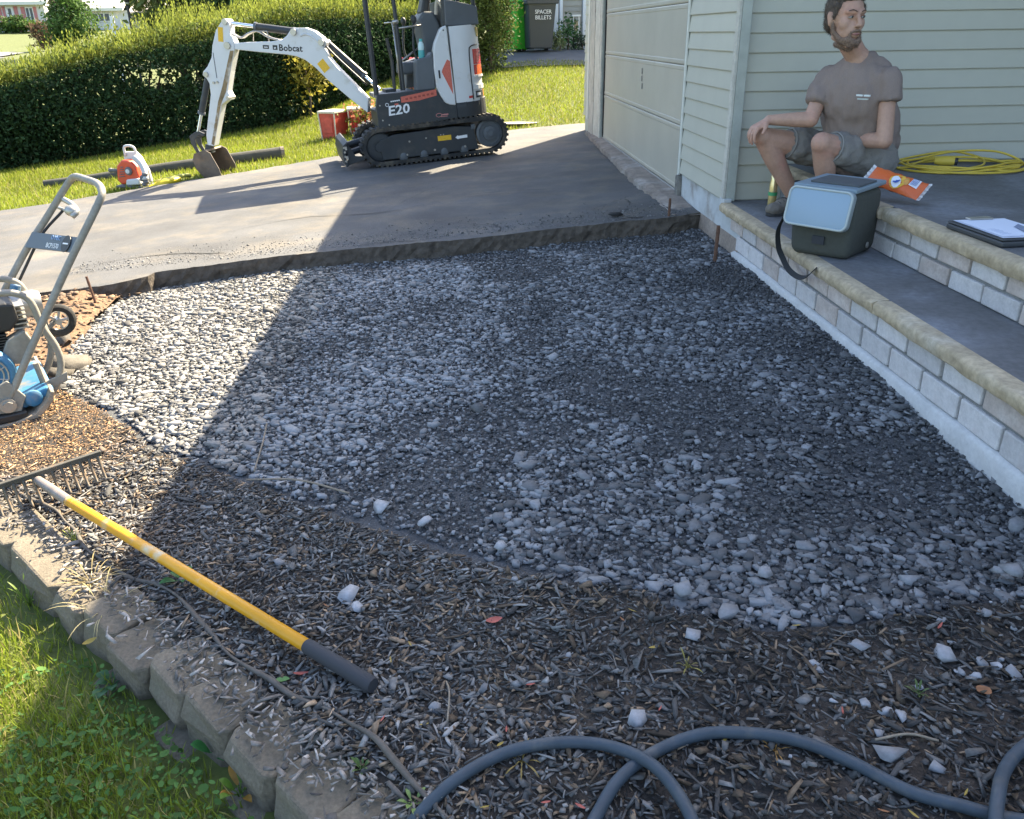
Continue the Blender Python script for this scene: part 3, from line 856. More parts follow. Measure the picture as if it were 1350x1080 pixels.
# footing below the bricks, a little proud and uneven
mb = MB(); vs = []; fs = []
L = np.arange(YN, 4.70, .05); n = 6
for yy in L:
    j = lambda: random.gauss(0, .0022)
    vs += [(1.60, yy, .036), (1.560 + j(), yy, .036 + j()), (1.549 + j(), yy, .024 + j()), (1.553 + j(), yy, -.02), (1.546 + j() * 2, yy, -.10), (1.55, yy, -.25)]
for i in range(len(L) - 1):
    for k in range(n - 1): fs.append((i * n + k, (i + 1) * n + k, (i + 1) * n + k + 1, i * n + k + 1))
mb.add(vs, fs)
sb('footing', mb, m_foot, smooth=True)
sb('step_core', MB().span((1.61, YN, -.2), (1.90, 4.93, .18)).span((1.935, YN, -.2), (4.98, 4.96, .38)), m_mortar)

# ================================================================ EDGING BLOCKS
m_block = M('edging_block', (.155, .132, .098), .92, noise=(14, .2), ns2=(110, .28), rnd=.10, bump=(75, .75, .006), col2=(.095, .092, .065), mix=(7, .56, .75))
edge = thing('edging_wall', 'low wall of tumbled grey concrete edging blocks between lawn and mulch', 'garden edging', (WALL_A.x, WALL_A.y, float(plane(WALL_A.x, -.13))))
def block_mesh(seed, l, d, h):
    rg = random.Random(seed)
    # trapezoid plan with a chamfered, split front
    pts = [(-l / 2 + .018, 0), (l / 2 - .018, 0), (l / 2, .022), (l / 2 - .012, d), (-l / 2 + .012, d), (-l / 2, .022)]
    mb = MB(); n = len(pts); rows = 4; vs = []; fs = []
    for r in range(rows + 1):
        z = -h * r / rows; inset = .008 if r == 0 else 0
        for (a, b) in pts:
            f = 1 if b < .03 else 0
            vs.append((a * (1 - .02 * (r == 0)) + rg.uniform(-.003, .003), b + inset * f + f * rg.uniform(-.010, .010) + .004 * f * (r == 4), z + rg.uniform(-.006, .004)))
    for r in range(rows):
        for k in range(n): fs.append((r * n + k, r * n + (k + 1) % n, (r + 1) * n + (k + 1) % n, (r + 1) * n + k))
    fs += [tuple(range(n)), tuple(range(rows * n, rows * n + n))]
    mb.add(vs, fs)
    return mb.mesh('block', m_block, bevel=.007, seg=2, ang=.6)
BM_ = [block_mesh(s, .172, .15, .15) for s in range(5)]
BM2 = [block_mesh(20 + s, .30, .20, .10) for s in range(3)]
er = edge.matrix_world.inverted() if False else None
for k in range(-7, 13):
    s = .176 * k + .03
    p = WALL_A + WALL_D * (s + .088) + WALL_N * random.uniform(-.008, .008)
    z = float(plane(p.x, .012)) + random.uniform(-.008, .008)
    link('block', BM_[k % 5], edge, (p.x - WALL_A.x, p.y - WALL_A.y, z - edge.location.z), (random.uniform(-.03, .03) + .0, T * .7 + random.uniform(-.02, .02), -PI / 4 + random.uniform(-.05, .05)))
for k in range(2, 8):
    s = .30 * k + .11
    p = WALL_A + WALL_D * (s + .15) - WALL_N * (.045 + random.uniform(0, .012))
    z = float(plane(p.x, -.098))
    link('block', BM2[k % 3], edge, (p.x - WALL_A.x, p.y - WALL_A.y, z - edge.location.z), (random.uniform(-.02, .02), T * .7, -PI / 4 + random.uniform(-.03, .03)))
# black plastic strip edging half buried behind the blocks
pts = []
for k in range(40):
    s = -1.0 + k * .085
    p = WALL_A + WALL_D * s + WALL_N * (.175 + .02 * math.sin(k * .7) + random.uniform(-.006, .006))
    pts.append((p.x, p.y, float(zmulch(p.x, p.y)) + .010 + .006 * math.sin(k * 1.3)))
tag(MB().tube(smooth_path(pts, 4), [.0055 + .002 * math.sin(i * .37) for i in range(39 * 4 + 1)], 6).build('edging_strip', M('edging_plastic', (.10, .088, .075), .85, noise=(30, .4), bump=(80, .5, .002)), smooth=True), 'thin dark landscape edging strip running along the inner side of the blocks', 'edging strip')

# ================================================================ EXCAVATOR
m_xwhite = M('machine_white', (.62, .63, .63), .38, noise=(4, .05), clear=.3, col2=(.42, .37, .28), mix=(7, .58, .85))
m_xblack = M('machine_charcoal', (.030, .034, .038), .5, noise=(6, .2), col2=(.085, .075, .06), mix=(5, .55, .85))
m_xgrey = M('machine_grey', (.10, .11, .12), .55, noise=(6, .1))
m_rubber = M('track_rubber', (.028, .028, .028), .9, noise=(18, .4), bump=(60, .4), col2=(.12, .10, .075), mix=(7, .46, .68))
m_orange = M('signal_orange', (.62, .075, .025), .45)
m_orangedeep = M('sticker_red', (.58, .13, .085), .5, noise=(90, .2))
m_yel = M('warning_yellow', (.75, .44, .02), .5, noise=(120, .25))
m_whiteprint = M('white_print', (.78, .78, .78), .5)
m_blackprint = M('black_print', (.015, .015, .015), .5)
m_steel = M('bare_steel', (.42, .40, .37), .32, metal=.8)
m_chrome = M('chrome_rod', (.75, .75, .75), .16, metal=1.0)
m_bucket = M('bucket_steel', (.13, .105, .085), .55, metal=.35, noise=(9, .35), bump=(40, .3), col2=(.22, .14, .08), mix=(7, .5, .72))
m_glass_red = M('lamp_red', (.50, .03, .02), .15, clear=1.0)
m_glass_or = M('lamp_orange', (.85, .16, .02), .15, clear=1.0)

A0 = Vector((-0.953, 9.032, -0.075))
a_ = math.radians(11.57)
xs_ = Vector((math.cos(a_), math.sin(a_), T * math.cos(a_))).normalized()
zs_ = Vector((-T, 0, 1)).normalized()
ys_ = zs_.cross(xs_)
XM = axes(A0, xs_, ys_, zs_)
exc = thing('mini_excavator', 'white and charcoal mini excavator parked on the driveway with its bucket at the grass edge', 'excavator', mat=XM)

def stadium(x0, x1, r, zc, n=14):
    p = []
    for k in range(n + 1): a = PI / 2 + PI * k / n; p.append((x0 + r * math.cos(a), zc + r * math.sin(a)))
    for k in range(n + 1): a = -PI / 2 + PI * k / n; p.append((x1 + r * math.cos(a), zc + r * math.sin(a)))
    return p
def track(w0, w1, near):
    # belt follows a flat bottom, a front idler and a raised rear sprocket
    out = stadium(.145, 1.335, .185, .190)
    out = [(x, z + (.014 if x > 1.2 else 0)) for x, z in out]
    inn = stadium(.150, 1.330, .150, .192)
    n = len(out); mb = MB(); vs = []
    for w in (w0, w1):
        vs += [(x, w, z) for x, z in out] + [(x, w, z) for x, z in inn]
    fs = []
    for k in range(n):
        j = (k + 1) % n
        fs += [(k, j, n + j, n + k), (2 * n + k, 3 * n + k, 3 * n + j, 2 * n + j), (k, 2 * n + k, 2 * n + j, j), (n + k, n + j, 3 * n + j, 3 * n + k)]
    mb.add(vs, fs)
    tr = mb.build('track', m_rubber, exc)
    # lugs round the belt
    P = [Vector((x, 0, z)) for x, z in out] + [Vector((out[0][0], 0, out[0][1]))]
    mb = MB(); acc = 0; step = .052
    for a, b in zip(P[:-1], P[1:]):
        d = b - a; L = d.length
        if L < 1e-6: continue
        s = -acc
        while s + step <= L:
            s += step
            c = a + d * (s / L); t = d.normalized(); nrm = Vector((t.z, 0, -t.x))
            ctr = Vector((.74, 0, .19))
            if nrm.dot(c - Vector((min(max(c.x, .145), 1.335), 0, .19))) < 0: nrm = -nrm
            Mx = Matrix(((t.x, 0, nrm.x), (t.y, 1, nrm.y), (t.z, 0, nrm.z)))
            mb.box(c + Vector((0, (w0 + w1) / 2, 0)) + nrm * .006, (.026, (w1 - w0) * 1.01, .022), Mx)
        acc = (L - s) if s <= L else 0
    mb.build('track_lug', m_rubber, tr)
    # frame plate, rollers, idler and sprocket
    wf = w0 + .035
    mb = MB().prism([(.16, wf, .055), (1.20, wf, .055), (1.16, wf, .29), (.95, wf, .315), (.30, wf, .30), (.14, wf, .26)], (0, (w1 - w0) - .07, 0))
    mb.build('track_frame', m_xblack, exc, bevel=.008)
    R = Matrix.Rotation(-PI / 2, 4, 'X')
    mb = MB()
    def wheel(x, z, prof): 
        mb.lathe(prof, 20, Matrix.Translation((x, w0 + .03, z)) @ Matrix.Rotation(-PI / 2, 4, 'X'))
    wheel(1.335, .205, [(.145, .10), (.145, .02), (.120, .012), (.118, .03), (.075, .03), (.073, .0), (.035, -.006), (.034, -.02), (.001, -.02)])
    mb.build('sprocket', m_xgrey, exc, smooth='auto')
    mb = MB(); wheel(.145, .19, [(.145, .10), (.145, .02), (.13, .012), (.05, .02), (.048, .0), (.001, .0)]); mb.build('idler', m_xblack, exc, smooth='auto')
    mb = MB()
    for x in (.38, .60, .82, 1.04): wheel(x, .075, [(.05, .10), (.05, .01), (.02, .0), (.001, .0)])
    mb.build('rollers', m_xgrey, exc, smooth='auto')
    if near:
        mb = MB()
        for (x, z, r) in ((.46, .215, .010), (.64, .23, .009), (.80, .245, .007), (.83, .245, .007), (.42, .085, .010), (.72, .10, .012), (1.05, .10, .012)):
            mb.cyl((x, wf - .006, z), (x, wf + .01, z), r, 8)
        mb.build('frame_bolt', m_steel, exc)
        MB().span((.765, wf - .004, .185), (.91, wf + .01, .235)).build('warning_label', m_yel, exc)
        mb = MB().prism([(.955, wf - .003, .20), (.985, wf - .003, .222), (.985, wf - .003, .213), (1.085, wf - .003, .218), (1.085, wf - .003, .188), (.985, wf - .003, .185), (.985, wf - .003, .178)], (0, .006, 0))
        mb.build('arrow_label', m_whiteprint, exc)
        MB().span((1.135, wf - .004, .265), (1.18, wf + .01, .315)).build('tie_label', m_xgrey, exc)
track(0.0, .23, True)
track(.78, 1.01, False)
mb = MB().span((.22, .20, .15), (1.2, .80, .30)).cyl((.68, .5, .28), (.68, .5, .40), .26, 24)
mb.build('undercarriage', m_xblack, exc)
# dozer blade at the front
mb = MB()
prof = [(-.235, .045), (-.205, .05), (-.222, .12), (-.225, .18), (-.205, .25), (-.175, .285), (-.19, .29), (-.235, .255), (-.252, .18), (-.248, .11)]
mb.prism([(x, -.03, z) for x, z in prof], (0, 1.07, 0))
bl = mb.build('dozer_blade', m_xblack, exc, bevel=.003)
mb = MB()
for w in (.02, .965):
    mb.prism([(-.21, w, .05), (-.03, w, .09), (-.02, w, .12), (-.12, w, .135), (-.19, w, .275)], (0, .02, 0))
mb.tube([(-.215, .22, .14), (-.05, .26, .17), (.3, .30, .20)], .035, 8).tube([(-.215, .78, .14), (-.05, .74, .17), (.3, .70, .20)], .035, 8).cyl((-.19, .5, .2), (.22, .5, .27), .035, 10)
mb.build('blade_arm', m_xblack, exc, bevel=.003)
mb = MB()
for z in (.10, .145, .19, .235): mb.cyl((-.228, -.035, z), (-.228, -.02, z), .012, 6)
for z in (.115, .21): mb.span((-.22, -.034, z), (-.20, -.012, z + .035))
mb.build('blade_bolt', m_steel, bl)

# upper body
plan = [(.17, .01), (1.10, .01)] + [(1.10 + .27 * math.sin(t), .27 + .01 - .27 * math.cos(t)) for t in np.linspace(.12, PI / 2, 8)] + [(1.395, .50)] + [(1.10 + .27 * math.cos(t), .73 + .27 * math.sin(t)) for t in np.linspace(0, PI / 2 - .1, 8)] + [(.62, 1.0), (.62, .82), (.24, .82), (.17, .72)]
mb = MB().prism([(x, w, .37 + .03 * (x > .6)) for x, w in plan], (0, 0, .17))
mb.build('lower_body', m_xblack, exc, bevel=.01)
# side skirt panel (cab floor side) carrying the stickers
mb = MB().prism([(.160, 0, .372), (.30, 0, .375), (.80, 0, .385), (1.0, 0, .40), (1.0, 0, .545), (.87, 0, .565), (.80, 0, .70), (.62, 0, .702), (.245, 0, .708), (.19, 0, .712), (.165, 0, .60)], (0, .10, 0))
sk = mb.build('side_panel', m_xblack, exc, bevel=.006)
mb = MB().span((.19, .10, .66), (.62, .78, .70)); mb.build('cab_floor', m_xgrey, exc, bevel=.004)
FR = lambda x, z, w=-.0015: axes((x, w, z), (1, 0, 0), (0, 0, 1), (0, -1, 0))
tx = text('model_lettering', 'E20', .128, m_whiteprint, FR(.385, .538) @ Matrix.Rotation(.045, 4, 'Z'), sk, .001, 1.02, .12, 1.18, .0028)
MB().prism([(.425, -.002, .606), (.61, -.002, .600 + .01), (.80, -.002, .640), (.80, -.002, .70), (.425, -.002, .662)], (0, .003, 0)).build('red_sticker', m_orangedeep, sk)
text('sticker_lettering', 'SUNBELT RENTALS', .030, M('sticker_dark_print', (.28, .05, .03), .6), FR(.61, .655, -.0035) @ Matrix.Rotation(.14, 4, 'Z'), sk, .0005, 1.0, 0, 1.1) if False else None
mb = MB()
for k in range(7): mb.span((.47 + k * .045, -.0032, .628 + k * .004), (.498 + k * .045, -.0015, .645 + k * .0045))
mb.build('sticker_print', M('sticker_dark_print', (.30, .06, .04), .6), sk)
mb = MB().tube([(.275 + .016 * math.cos(t), -.001, .60 + .016 * math.sin(t)) for t in np.linspace(0, 2 * PI, 13)[:-1]], .003, 5, True)
for k in range(5): mb.span((.315 + k * .02, -.0022, .622 + k * .001), (.331 + k * .02, -.0005, .634 + k * .001))
mb.build('company_mark', m_whiteprint, sk)
MB().span((.352, -.0025, .588), (.392, -.0005, .604)).build('sticker_badge', m_orangedeep, sk)
mb = MB()
for (x, z) in ((.20, .60), (.21, .455), (.27, .405)): mb.cyl((x, -.006, z), (x, .01, z), .008, 8)
mb.build('panel_bolt', m_steel, sk)
mb = MB()
mb.tube([(.80 + .03 * math.cos(t), -.001, .445 + .018 * math.sin(t)) for t in np.linspace(0, 2 * PI, 11)[:-1]], .003, 5, True)
mb.span((.835, -.002, .44), (.90, 0, .452)); mb.span((.82, -.002, .425), (.89, 0, .431))
mb.build('red_mark', M('mark_red', (.55, .22, .2), .5), sk)
# white side cover with orange inset
cov = [(.816, 1.068), (.835, 1.13), (.905, 1.255), (.93, 1.275), (.975, 1.288), (.992, .62), (.990, .524), (.93, .535), (.878, .561), (.835, .64), (.808, .716), (.803, .90)]
sc_ = MB().prism([(x, -.012, z) for x, z in cov], (0, .10, 0)).build('side_cover', m_xwhite, exc, bevel=.012, seg=3)
MB().prism([(.945, -.0145, .972), (.975, -.0145, .955), (.972, -.0145, .634), (.878, -.0145, .855), (.885, -.0145, .88)], (0, .004, 0)).build('orange_panel', m_orangedeep, sc_)
MB().span((.842, -.016, .80), (.860, .0, .878)).build('cover_latch', m_blackprint, sc_, bevel=.003)
MB().cyl((.94, -.016, 1.245), (.94, 0, 1.245), .008, 8).build('cover_screw', m_xgrey, sc_)
# rounded tailgate
def tail(z0, z1, r, y0, ya, yb, name, mat, top=0.0, x0=1.0):
    pts = [(x0, -.004), (1.09, -.004)] + [(1.09 + r * math.sin(t), r - .004 - r * math.cos(t)) for t in np.linspace(.15, PI / 2, 9)] + [(1.09 + r + .02, .5)] + [(1.09 + r * math.cos(t), 1.0 - r + r * math.sin(t)) for t in np.linspace(0, PI / 2, 9)] + [(x0, 1.0)]
    mb = MB(); n = len(pts); zl = np.linspace(z0, z1, 7); vs = []; fs = []
    for i, z in enumerate(zl):
        t = i / 6
        k = 1 - top * max(0, t - .8) / .2
        for (x, w) in pts: vs.append((1.0 + (x - 1.0) * k if x > 1.0 else x, .5 + (w - .5) * (1 - .02 * max(0, t - .8) / .2), z))
    for i in range(6):
        for j in range(n - 1): fs.append((i * n + j, i * n + j + 1, (i + 1) * n + j + 1, (i + 1) * n + j))
        fs.append((i * n + n - 1, i * n, (i + 1) * n, (i + 1) * n + n - 1))
    fs += [tuple(range(n)), tuple(range(6 * n, 7 * n))]
    mb.add(vs, fs)
    return mb.build(name, mat, exc, smooth='auto')
tg = tail(.545, 1.275, .255, 0, 0, 0, 'tailgate', m_xwhite, .05)
tail(.40, .54, .245, 0, 0, 0, 'counterweight', m_xblack)
def round_at(t, r, z): return (1.09 + r * math.sin(t), .255 - .004 - r * math.cos(t), z)
# recessed rear lamp bay: dark outline, lamp, white lip and lower sticker
ol = [(t, z) for t, z in ((.40, .56), (.38, .8), (.40, 1.02), (.48, 1.07), (.8, 1.085), (1.45, 1.08))]
mb = MB().tube(smooth_path([round_at(t, .2575, z) for t, z in ol], 5), .006, 6); mb.build('bay_outline', m_blackprint, tg)
def patch(t0, t1, z0, z1, r, name, mat, n=8, dz=0.0):
    mb = MB(); vs = []; fs = []
    for i in range(n + 1):
        t = t0 + (t1 - t0) * i / n
        vs += [round_at(t, r, z0 + dz * i / n), round_at(t, r, z1 + dz * i / n), round_at(t, r - .012, z0 + dz * i / n), round_at(t, r - .012, z1 + dz * i / n)]
    for i in range(n):
        a = i * 4; b = a + 4
        fs += [(a, b, b + 1, a + 1), (a + 1, b + 1, b + 3, a + 3), (a, a + 2, b + 2, b), (a + 2, a + 3, b + 3, b + 2)]
    fs += [(0, 1, 3, 2), (n * 4, n * 4 + 1, n * 4 + 3, n * 4 + 2)]
    mb.add(vs, fs); return mb.build(name, mat, tg)
patch(.58, 2.3, .90, 1.045, .2610, 'tail_lamp', m_glass_red)
patch(.74, 2.3, .80, .895, .2612, 'indicator_lamp', m_glass_or)
patch(.58, .73, .80, .895, .2608, 'lamp_frame', m_glass_red)
patch(.52, 2.3, .775, .792, .270, 'bumper_lip', m_xwhite)
patch(.46, 2.3, .66, .70, .266, 'bumper_lip', m_xwhite)
patch(.56, 1.10, .575, .64, .2608, 'rear_sticker', m_xblack)
patch(1.11, 2.2, .575, .645, .2610, 'rear_sticker', m_glass_or)
patch(.62, .85, .595, .622, .2618, 'sticker_print', m_whiteprint)
patch(.20, .37, .578, .602, .2566, 'red_label', M('label_red', (.45, .03, .03), .5))
patch(.05, 2.6, .5, .548, .2555, 'tail_skirt', m_xblack)
patch(1.0, 1.4, 1.16, 1.25, .2560, 'gold_label', M('label_gold', (.4, .3, .08), .5))
# engine hood behind the seat, seat, console, controls
mb = MB().prism([(.975, .02, 1.28), (1.335, .08, 1.268), (1.33, .08, 1.44), (1.10, .02, 1.50), (.985, .02, 1.53)], (0, .86, 0))
mb.build('rear_hood', m_xgrey, exc, bevel=.012)
mb = MB().prism([(.60, .02, .70), (.80, .02, .70), (.81, .02, .95), (.805, .02, 1.06), (.77, .02, 1.02), (.64, .02, .997), (.628, .02, .97)], (0, .20, 0))
mb.build('console', m_xgrey, exc, bevel=.012)
mb = MB().prism([(.60, .02, .70), (.80, .02, .70), (.81, .02, .95), (.77, .02, 1.0), (.64, .02, .97)], (0, .18, 0)); mb.v = [(v[0], v[1] + .74, v[2]) for v in mb.v]
mb.build('console', m_xgrey, exc, bevel=.012)
mb = MB().prism([(.50, .27, .86), (.86, .27, .84), (.88, .27, .96), (.52, .27, .98)], (0, .44, 0))
mb.prism([(.79, .27, .90), (.90, .27, .94), (.97, .27, 1.30), (.92, .27, 1.43), (.81, .27, 1.44), (.745, .27, 1.37), (.765, .27, 1.2)], (0, .46, 0))
seat = mb.build('seat', m_xgrey, exc, bevel=.03, seg=3)
MB().prism([(.79, .36, 1.42), (.88, .36, 1.42), (.91, .36, 1.56), (.84, .36, 1.57)], (0, .26, 0)).build('headrest', m_xblack, seat, bevel=.02)
mb = MB()
for w in (.13, .85):
    mb.tube(smooth_path([(.66, w, .99), (.64, w, 1.10), (.655, w, 1.24), (.67, w, 1.34)], 5), .013, 7)
    mb.ell((.675, w, 1.37), (.03, .026, .042))
mb.build('joystick', m_xblack, exc, smooth=True)
mb = MB()
for (x, w) in ((.43, .40), (.435, .50), (.44, .60)):
    mb.tube([(x, w, .69), (x + .015, w, 1.0), (x - .01, w, 1.22)], .010, 6)
mb.span((.32, .34, .70), (.42, .66, .73))
mb.build('travel_lever', m_xblack, exc)
# canopy: posts and roof
mb = MB().tube([(.186, .03, .70), (.200, .03, 1.50), (.215, .03, 1.84)], .026, 8); mb.build('canopy_post', m_xblack, exc)
mb = MB().tube([(.470, .05, .72), (.480, .05, 1.20), (.492, .06, 1.84)], .020, 8); mb.build('canopy_post', m_xblack, exc)
mb = MB().tube([(.470, .05, .72), (.455, .12, 1.36), (.40, .3, 1.36)], .010, 6).tube([(.49, .05, 1.30), (.74, .12, 1.31)], .010, 6).tube([(.49, .05, 1.0), (.70, .20, 1.10)], .010, 6).ell((.475, .03, 1.36), (.035, .02, .022))
mb.tube([(.445, .05, .72), (.448, .05, 1.30)], .007, 6)
mb.build('grab_rail', m_steel, exc, smooth=True)
mb = MB()
mb.tube([(.985, .06, 1.28), (.985, .06, 1.55), (1.0, .06, 1.84)], .030, 8).tube([(.985, .94, 1.28), (.985, .94, 1.55), (1.0, .94, 1.84)], .030, 8)
mb.tube(smooth_path([(1.30, .1, 1.42), (1.30, .1, 1.52), (1.36, .1, 1.62), (1.30, .1, 1.76), (1.2, .1, 1.84)], 5), .022, 7)
mb.tube(smooth_path([(1.30, .9, 1.42), (1.30, .9, 1.52), (1.36, .9, 1.62), (1.30, .9, 1.76), (1.2, .9, 1.84)], 5), .022, 7)
mb.build('canopy_frame', m_xblack, exc)
MB().span((.17, .0, 1.84), (1.22, .98, 1.90)).build('canopy_roof', m_xblack, exc, bevel=.02)
mb = MB().tube(smooth_path([(.93, .25, 1.40), (.95, .22, 1.52), (.99, .2, 1.47), (1.02, .2, 1.36)], 6), .018, 7)
mb.build('seat_belt', M('belt_pale', (.55, .5, .42), .7), exc)

# boom, stick, bucket: one vertical plane swung towards the lawn
F2 = Vector((-.985, 9.5, 0)); D2 = Vector((-.983, .185, 0)).normalized(); N2 = Vector((-D2.y, D2.x, 0))  # N2 points towards the camera side
if N2.y > 0: N2 = -N2
XI = XM.inverted()
def AP(a, z, w): return XI @ (F2 + D2 * a + Vector((0, 0, z)) + N2 * w)
def slab(poly, w0, w1, name, mat, bevel=.006, parent=exc):
    mb = MB().prism([AP(a, z, w0) for a, z in poly], AP(0, 0, w1) - AP(0, 0, w0))
    return mb.build(name, mat, parent, bevel=bevel)
boom_p = [(1.453, 1.118), (1.43, 1.141), (1.397, 1.137), (1.209, 1.148), (0.948, 1.152), (0.836, 1.162), (0.77, 1.205), (0.725, 1.258), (0.67, 1.277), (0.564, 1.276), (0.477, 1.247), (0.39, 1.185), (0.350, 1.137), (0.372, 1.073), (0.341, 0.991), (0.26, 0.892), (0.109, 0.741), (-0.05, 0.575), (-0.03, 0.44), (0.161, 0.591), (0.383, 0.777), (0.499, 0.894), (0.602, 0.969), (0.69, 1.003), (0.78, 1.02), (1.074, 1.048), (1.424, 1.085)]
boom = slab(boom_p, -.055, .055, 'boom', m_xwhite, .008)
# raised ridge following the top of the gooseneck
mb = MB().tube(smooth_path([AP(a, z, .058) for a, z in ((.62, 1.20), (.56, 1.215), (.48, 1.18), (.40, 1.10), (.33, 1.0))], 5), .010, 6); mb.build('boom_ridge', m_xwhite, boom, smooth=True)
MB().span((0, 0, 0), (.001, .001, .001)) if False else None
NB = XI.to_3x3() @ N2; DB = XI.to_3x3() @ (-D2); UB = XI.to_3x3() @ Vector((0, 0, 1))
def plate(a, z, w, sx, sz, name, mat, parent, rot=0.0, t=.003):
    mw = axes(AP(a, z, w), DB, UB, NB) @ Matrix.Rotation(rot, 4, 'Z')
    mb = MB().box((0, 0, 0), (sx, sz, t)); mb.v = [tuple(mw @ Vector(v)) for v in mb.v]
    return mb.build(name, mat, parent)
plate(.405, .909, .0555, .085, .115, 'warning_label', m_yel, boom, .65)
mw = axes(AP(.745, 1.082, .0555), DB, UB, NB) @ Matrix.Rotation(-.05, 4, 'Z')
text('boom_lettering', 'Bobcat', .088, m_blackprint, mw, boom, .001, 1.04, 0, 1.0, .0022)
plate(.912, 1.092, .0555, .05, .045, 'cat_mark', m_blackprint, boom, -.05)
plate(.913, 1.088, .057, .022, .014, 'cat_mark_gap', m_xwhite, boom, .3)
plate(1.012, 1.099, .0555, .065, .035, 'boom_mark', m_blackprint, boom, -.05)
plate(1.012, 1.097, .057, .04, .008, 'boom_mark_line', m_whiteprint, boom, -.05)
stick_p = [(1.455, 1.353), (1.408, 1.36), (1.373, 1.336), (1.382, 1.231), (1.352, 1.149), (1.361, 1.068), (1.437, 0.869), (1.502, 0.667), (1.482, 0.615), (1.491, 0.577), (1.527, 0.572), (1.592, 0.529), (1.679, 0.302), (1.753, 0.096), (1.828, 0.110), (1.826, 0.213), (1.7, 0.634), (1.695, 0.745), (1.72, 0.796), (1.758, 0.83), (1.747, 0.864), (1.69, 0.914), (1.627, 1.005), (1.598, 1.12), (1.535, 1.266)]
stick = slab(stick_p, -.065, .065, 'stick', m_xwhite, .008)
flange = [(1.408, 1.068), (1.367, 1.068), (1.52, .66), (1.602, 0.529), (1.752, 0.105), (1.778, 0.123), (1.625, 0.564), (1.55, .72)]
slab(flange, .0655, .0665, 'stick_grime', M('grime', (.24, .17, .085), .8, noise=(20, .4), col2=(.5, .46, .4), mix=(9, .5, .7)), 0, stick)
plate(1.487, 1.225, .066, .055, .14, 'warning_label', m_yel, stick, -.12)
mb = MB().tube([AP(1.60, 1.05, .066), AP(1.60, .80, .066)], .004, 5); mb.build('stick_seam', m_xgrey, stick)
mb = MB()
for (a, z, r) in ((1.429, 1.118, .035), (1.42, 1.345, .030), (.688, 1.238, .032), (.40, 1.135, .032), (1.713, .838, .026), (1.505, .60, .020), (1.60, .76, .012), (1.64, .755, .012)):
    mb.cyl(AP(a, z, -.085), AP(a, z, .085), r, 12)
mb.build('pivot_pin', m_steel, boom, smooth='auto')
def ram(p, q, rb, rr, frac, name):
    P, Q = Vector(AP(*p)), Vector(AP(*q)); S = P + (Q - P) * frac
    o = MB().cyl(P, S, rb, 12).build(name, m_xblack, exc, smooth='auto')
    MB().cyl(S, Q, rr, 10).build('ram_rod', m_chrome, o, smooth='auto')
    MB().tube([P, P + (S - P) * .06], rb * 1.15, 12).tube([S - (S - P) * .06, S], rb * 1.2, 12).build('ram_collar', m_xgrey, o)
    return o
ram((.69, 1.238, 0), (1.40, 1.330, 0), .038, .020, .62, 'stick_cylinder')
ram((.40, 1.130, -.09), (-.14, .66, -.09), .040, .022, .72, 'boom_cylinder')
ram((1.715, .845, 0), (1.955, .215, 0), .034, .018, .66, 'bucket_cylinder')
for w in (-.055, .055):
    mb = MB().tube(smooth_path([AP(*q) for q in ((.36, 1.10, w), (.28, 1.02, w * 1.2), (.15, .90, w * 1.3), (-.05, .72, w * 1.2))], 6), .011, 6)
    mb.build('hydraulic_hose', m_blackprint, boom, smooth=True)
mb = MB()
for w in (-.03, .0, .03):
    mb.tube(smooth_path([AP(*q) for q in ((.86, 1.16, w), (.98, 1.19, w), (1.10, 1.25, w), (1.20, 1.23, w), (1.29, 1.19, w), (1.40, 1.24, w))], 6), .008, 6)
mb.tube([AP(.98, 1.15, .03), AP(.985, 1.25, .03), AP(1.14, 1.25, .03), AP(1.15, 1.16, .03)], .006, 6)
mb.build('hose_guard', m_steel, boom, smooth=True)
# linkage and bucket
lk = [(1.955, .245), (2.02, .205), (2.01, .12), (1.955, .01), (1.915, .015), (1.955, .10), (1.955, .17), (1.90, .215), (1.845, .205), (1.84, .235), (1.90, .26)]
for w in (-.075, .055): slab(lk, w, w + .022, 'bucket_link', m_xblack, .004)
slab([(1.80, .10), (1.86, .12), (1.88, .04), (1.80, .02)], -.05, .05, 'bucket_ear', m_xblack, .004)
bo = [(1.93, .035), (1.955, -.03), (1.93, -.13), (1.86, -.215), (1.76, -.248), (1.64, -.235)]
mb = MB(); W = .20
inner = [(1.905, .02), (1.928, -.03), (1.905, -.118), (1.845, -.195), (1.755, -.222), (1.64, -.213)]
# shell of the bucket: curved back sheet, two side plates, lip with teeth
n = len(bo)
mb.prism([AP(a, z, -W) for a, z in bo] + [AP(a, z, -W) for a, z in inner[::-1]], AP(0, 0, W) - AP(0, 0, -W))
side = bo + [(1.665, -.12), (1.74, .045), (1.80, .075)]
for w in (-W - .012, W): mb.prism([AP(a, z, w) for a, z in side], AP(0, 0, .012) - AP(0, 0, 0))
mb.prism([AP(a, z, -W) for a, z in ((1.93, .035), (1.80, .075), (1.79, .055), (1.905, .02))], AP(0, 0, W) - AP(0, 0, -W))
bk_ = mb.build('bucket', m_bucket, exc, bevel=.003)
mb = MB()
for k in range(4):
    w = -W + .05 + k * .10
    mb.prism([AP(1.66, -.238, w - .02), AP(1.58, -.245, w - .014), AP(1.575, -.235, w - .014), AP(1.66, -.205, w - .02)], AP(0, 0, .036) - AP(0, 0, 0))
mb.build('bucket_tooth', m_bucket, bk_)

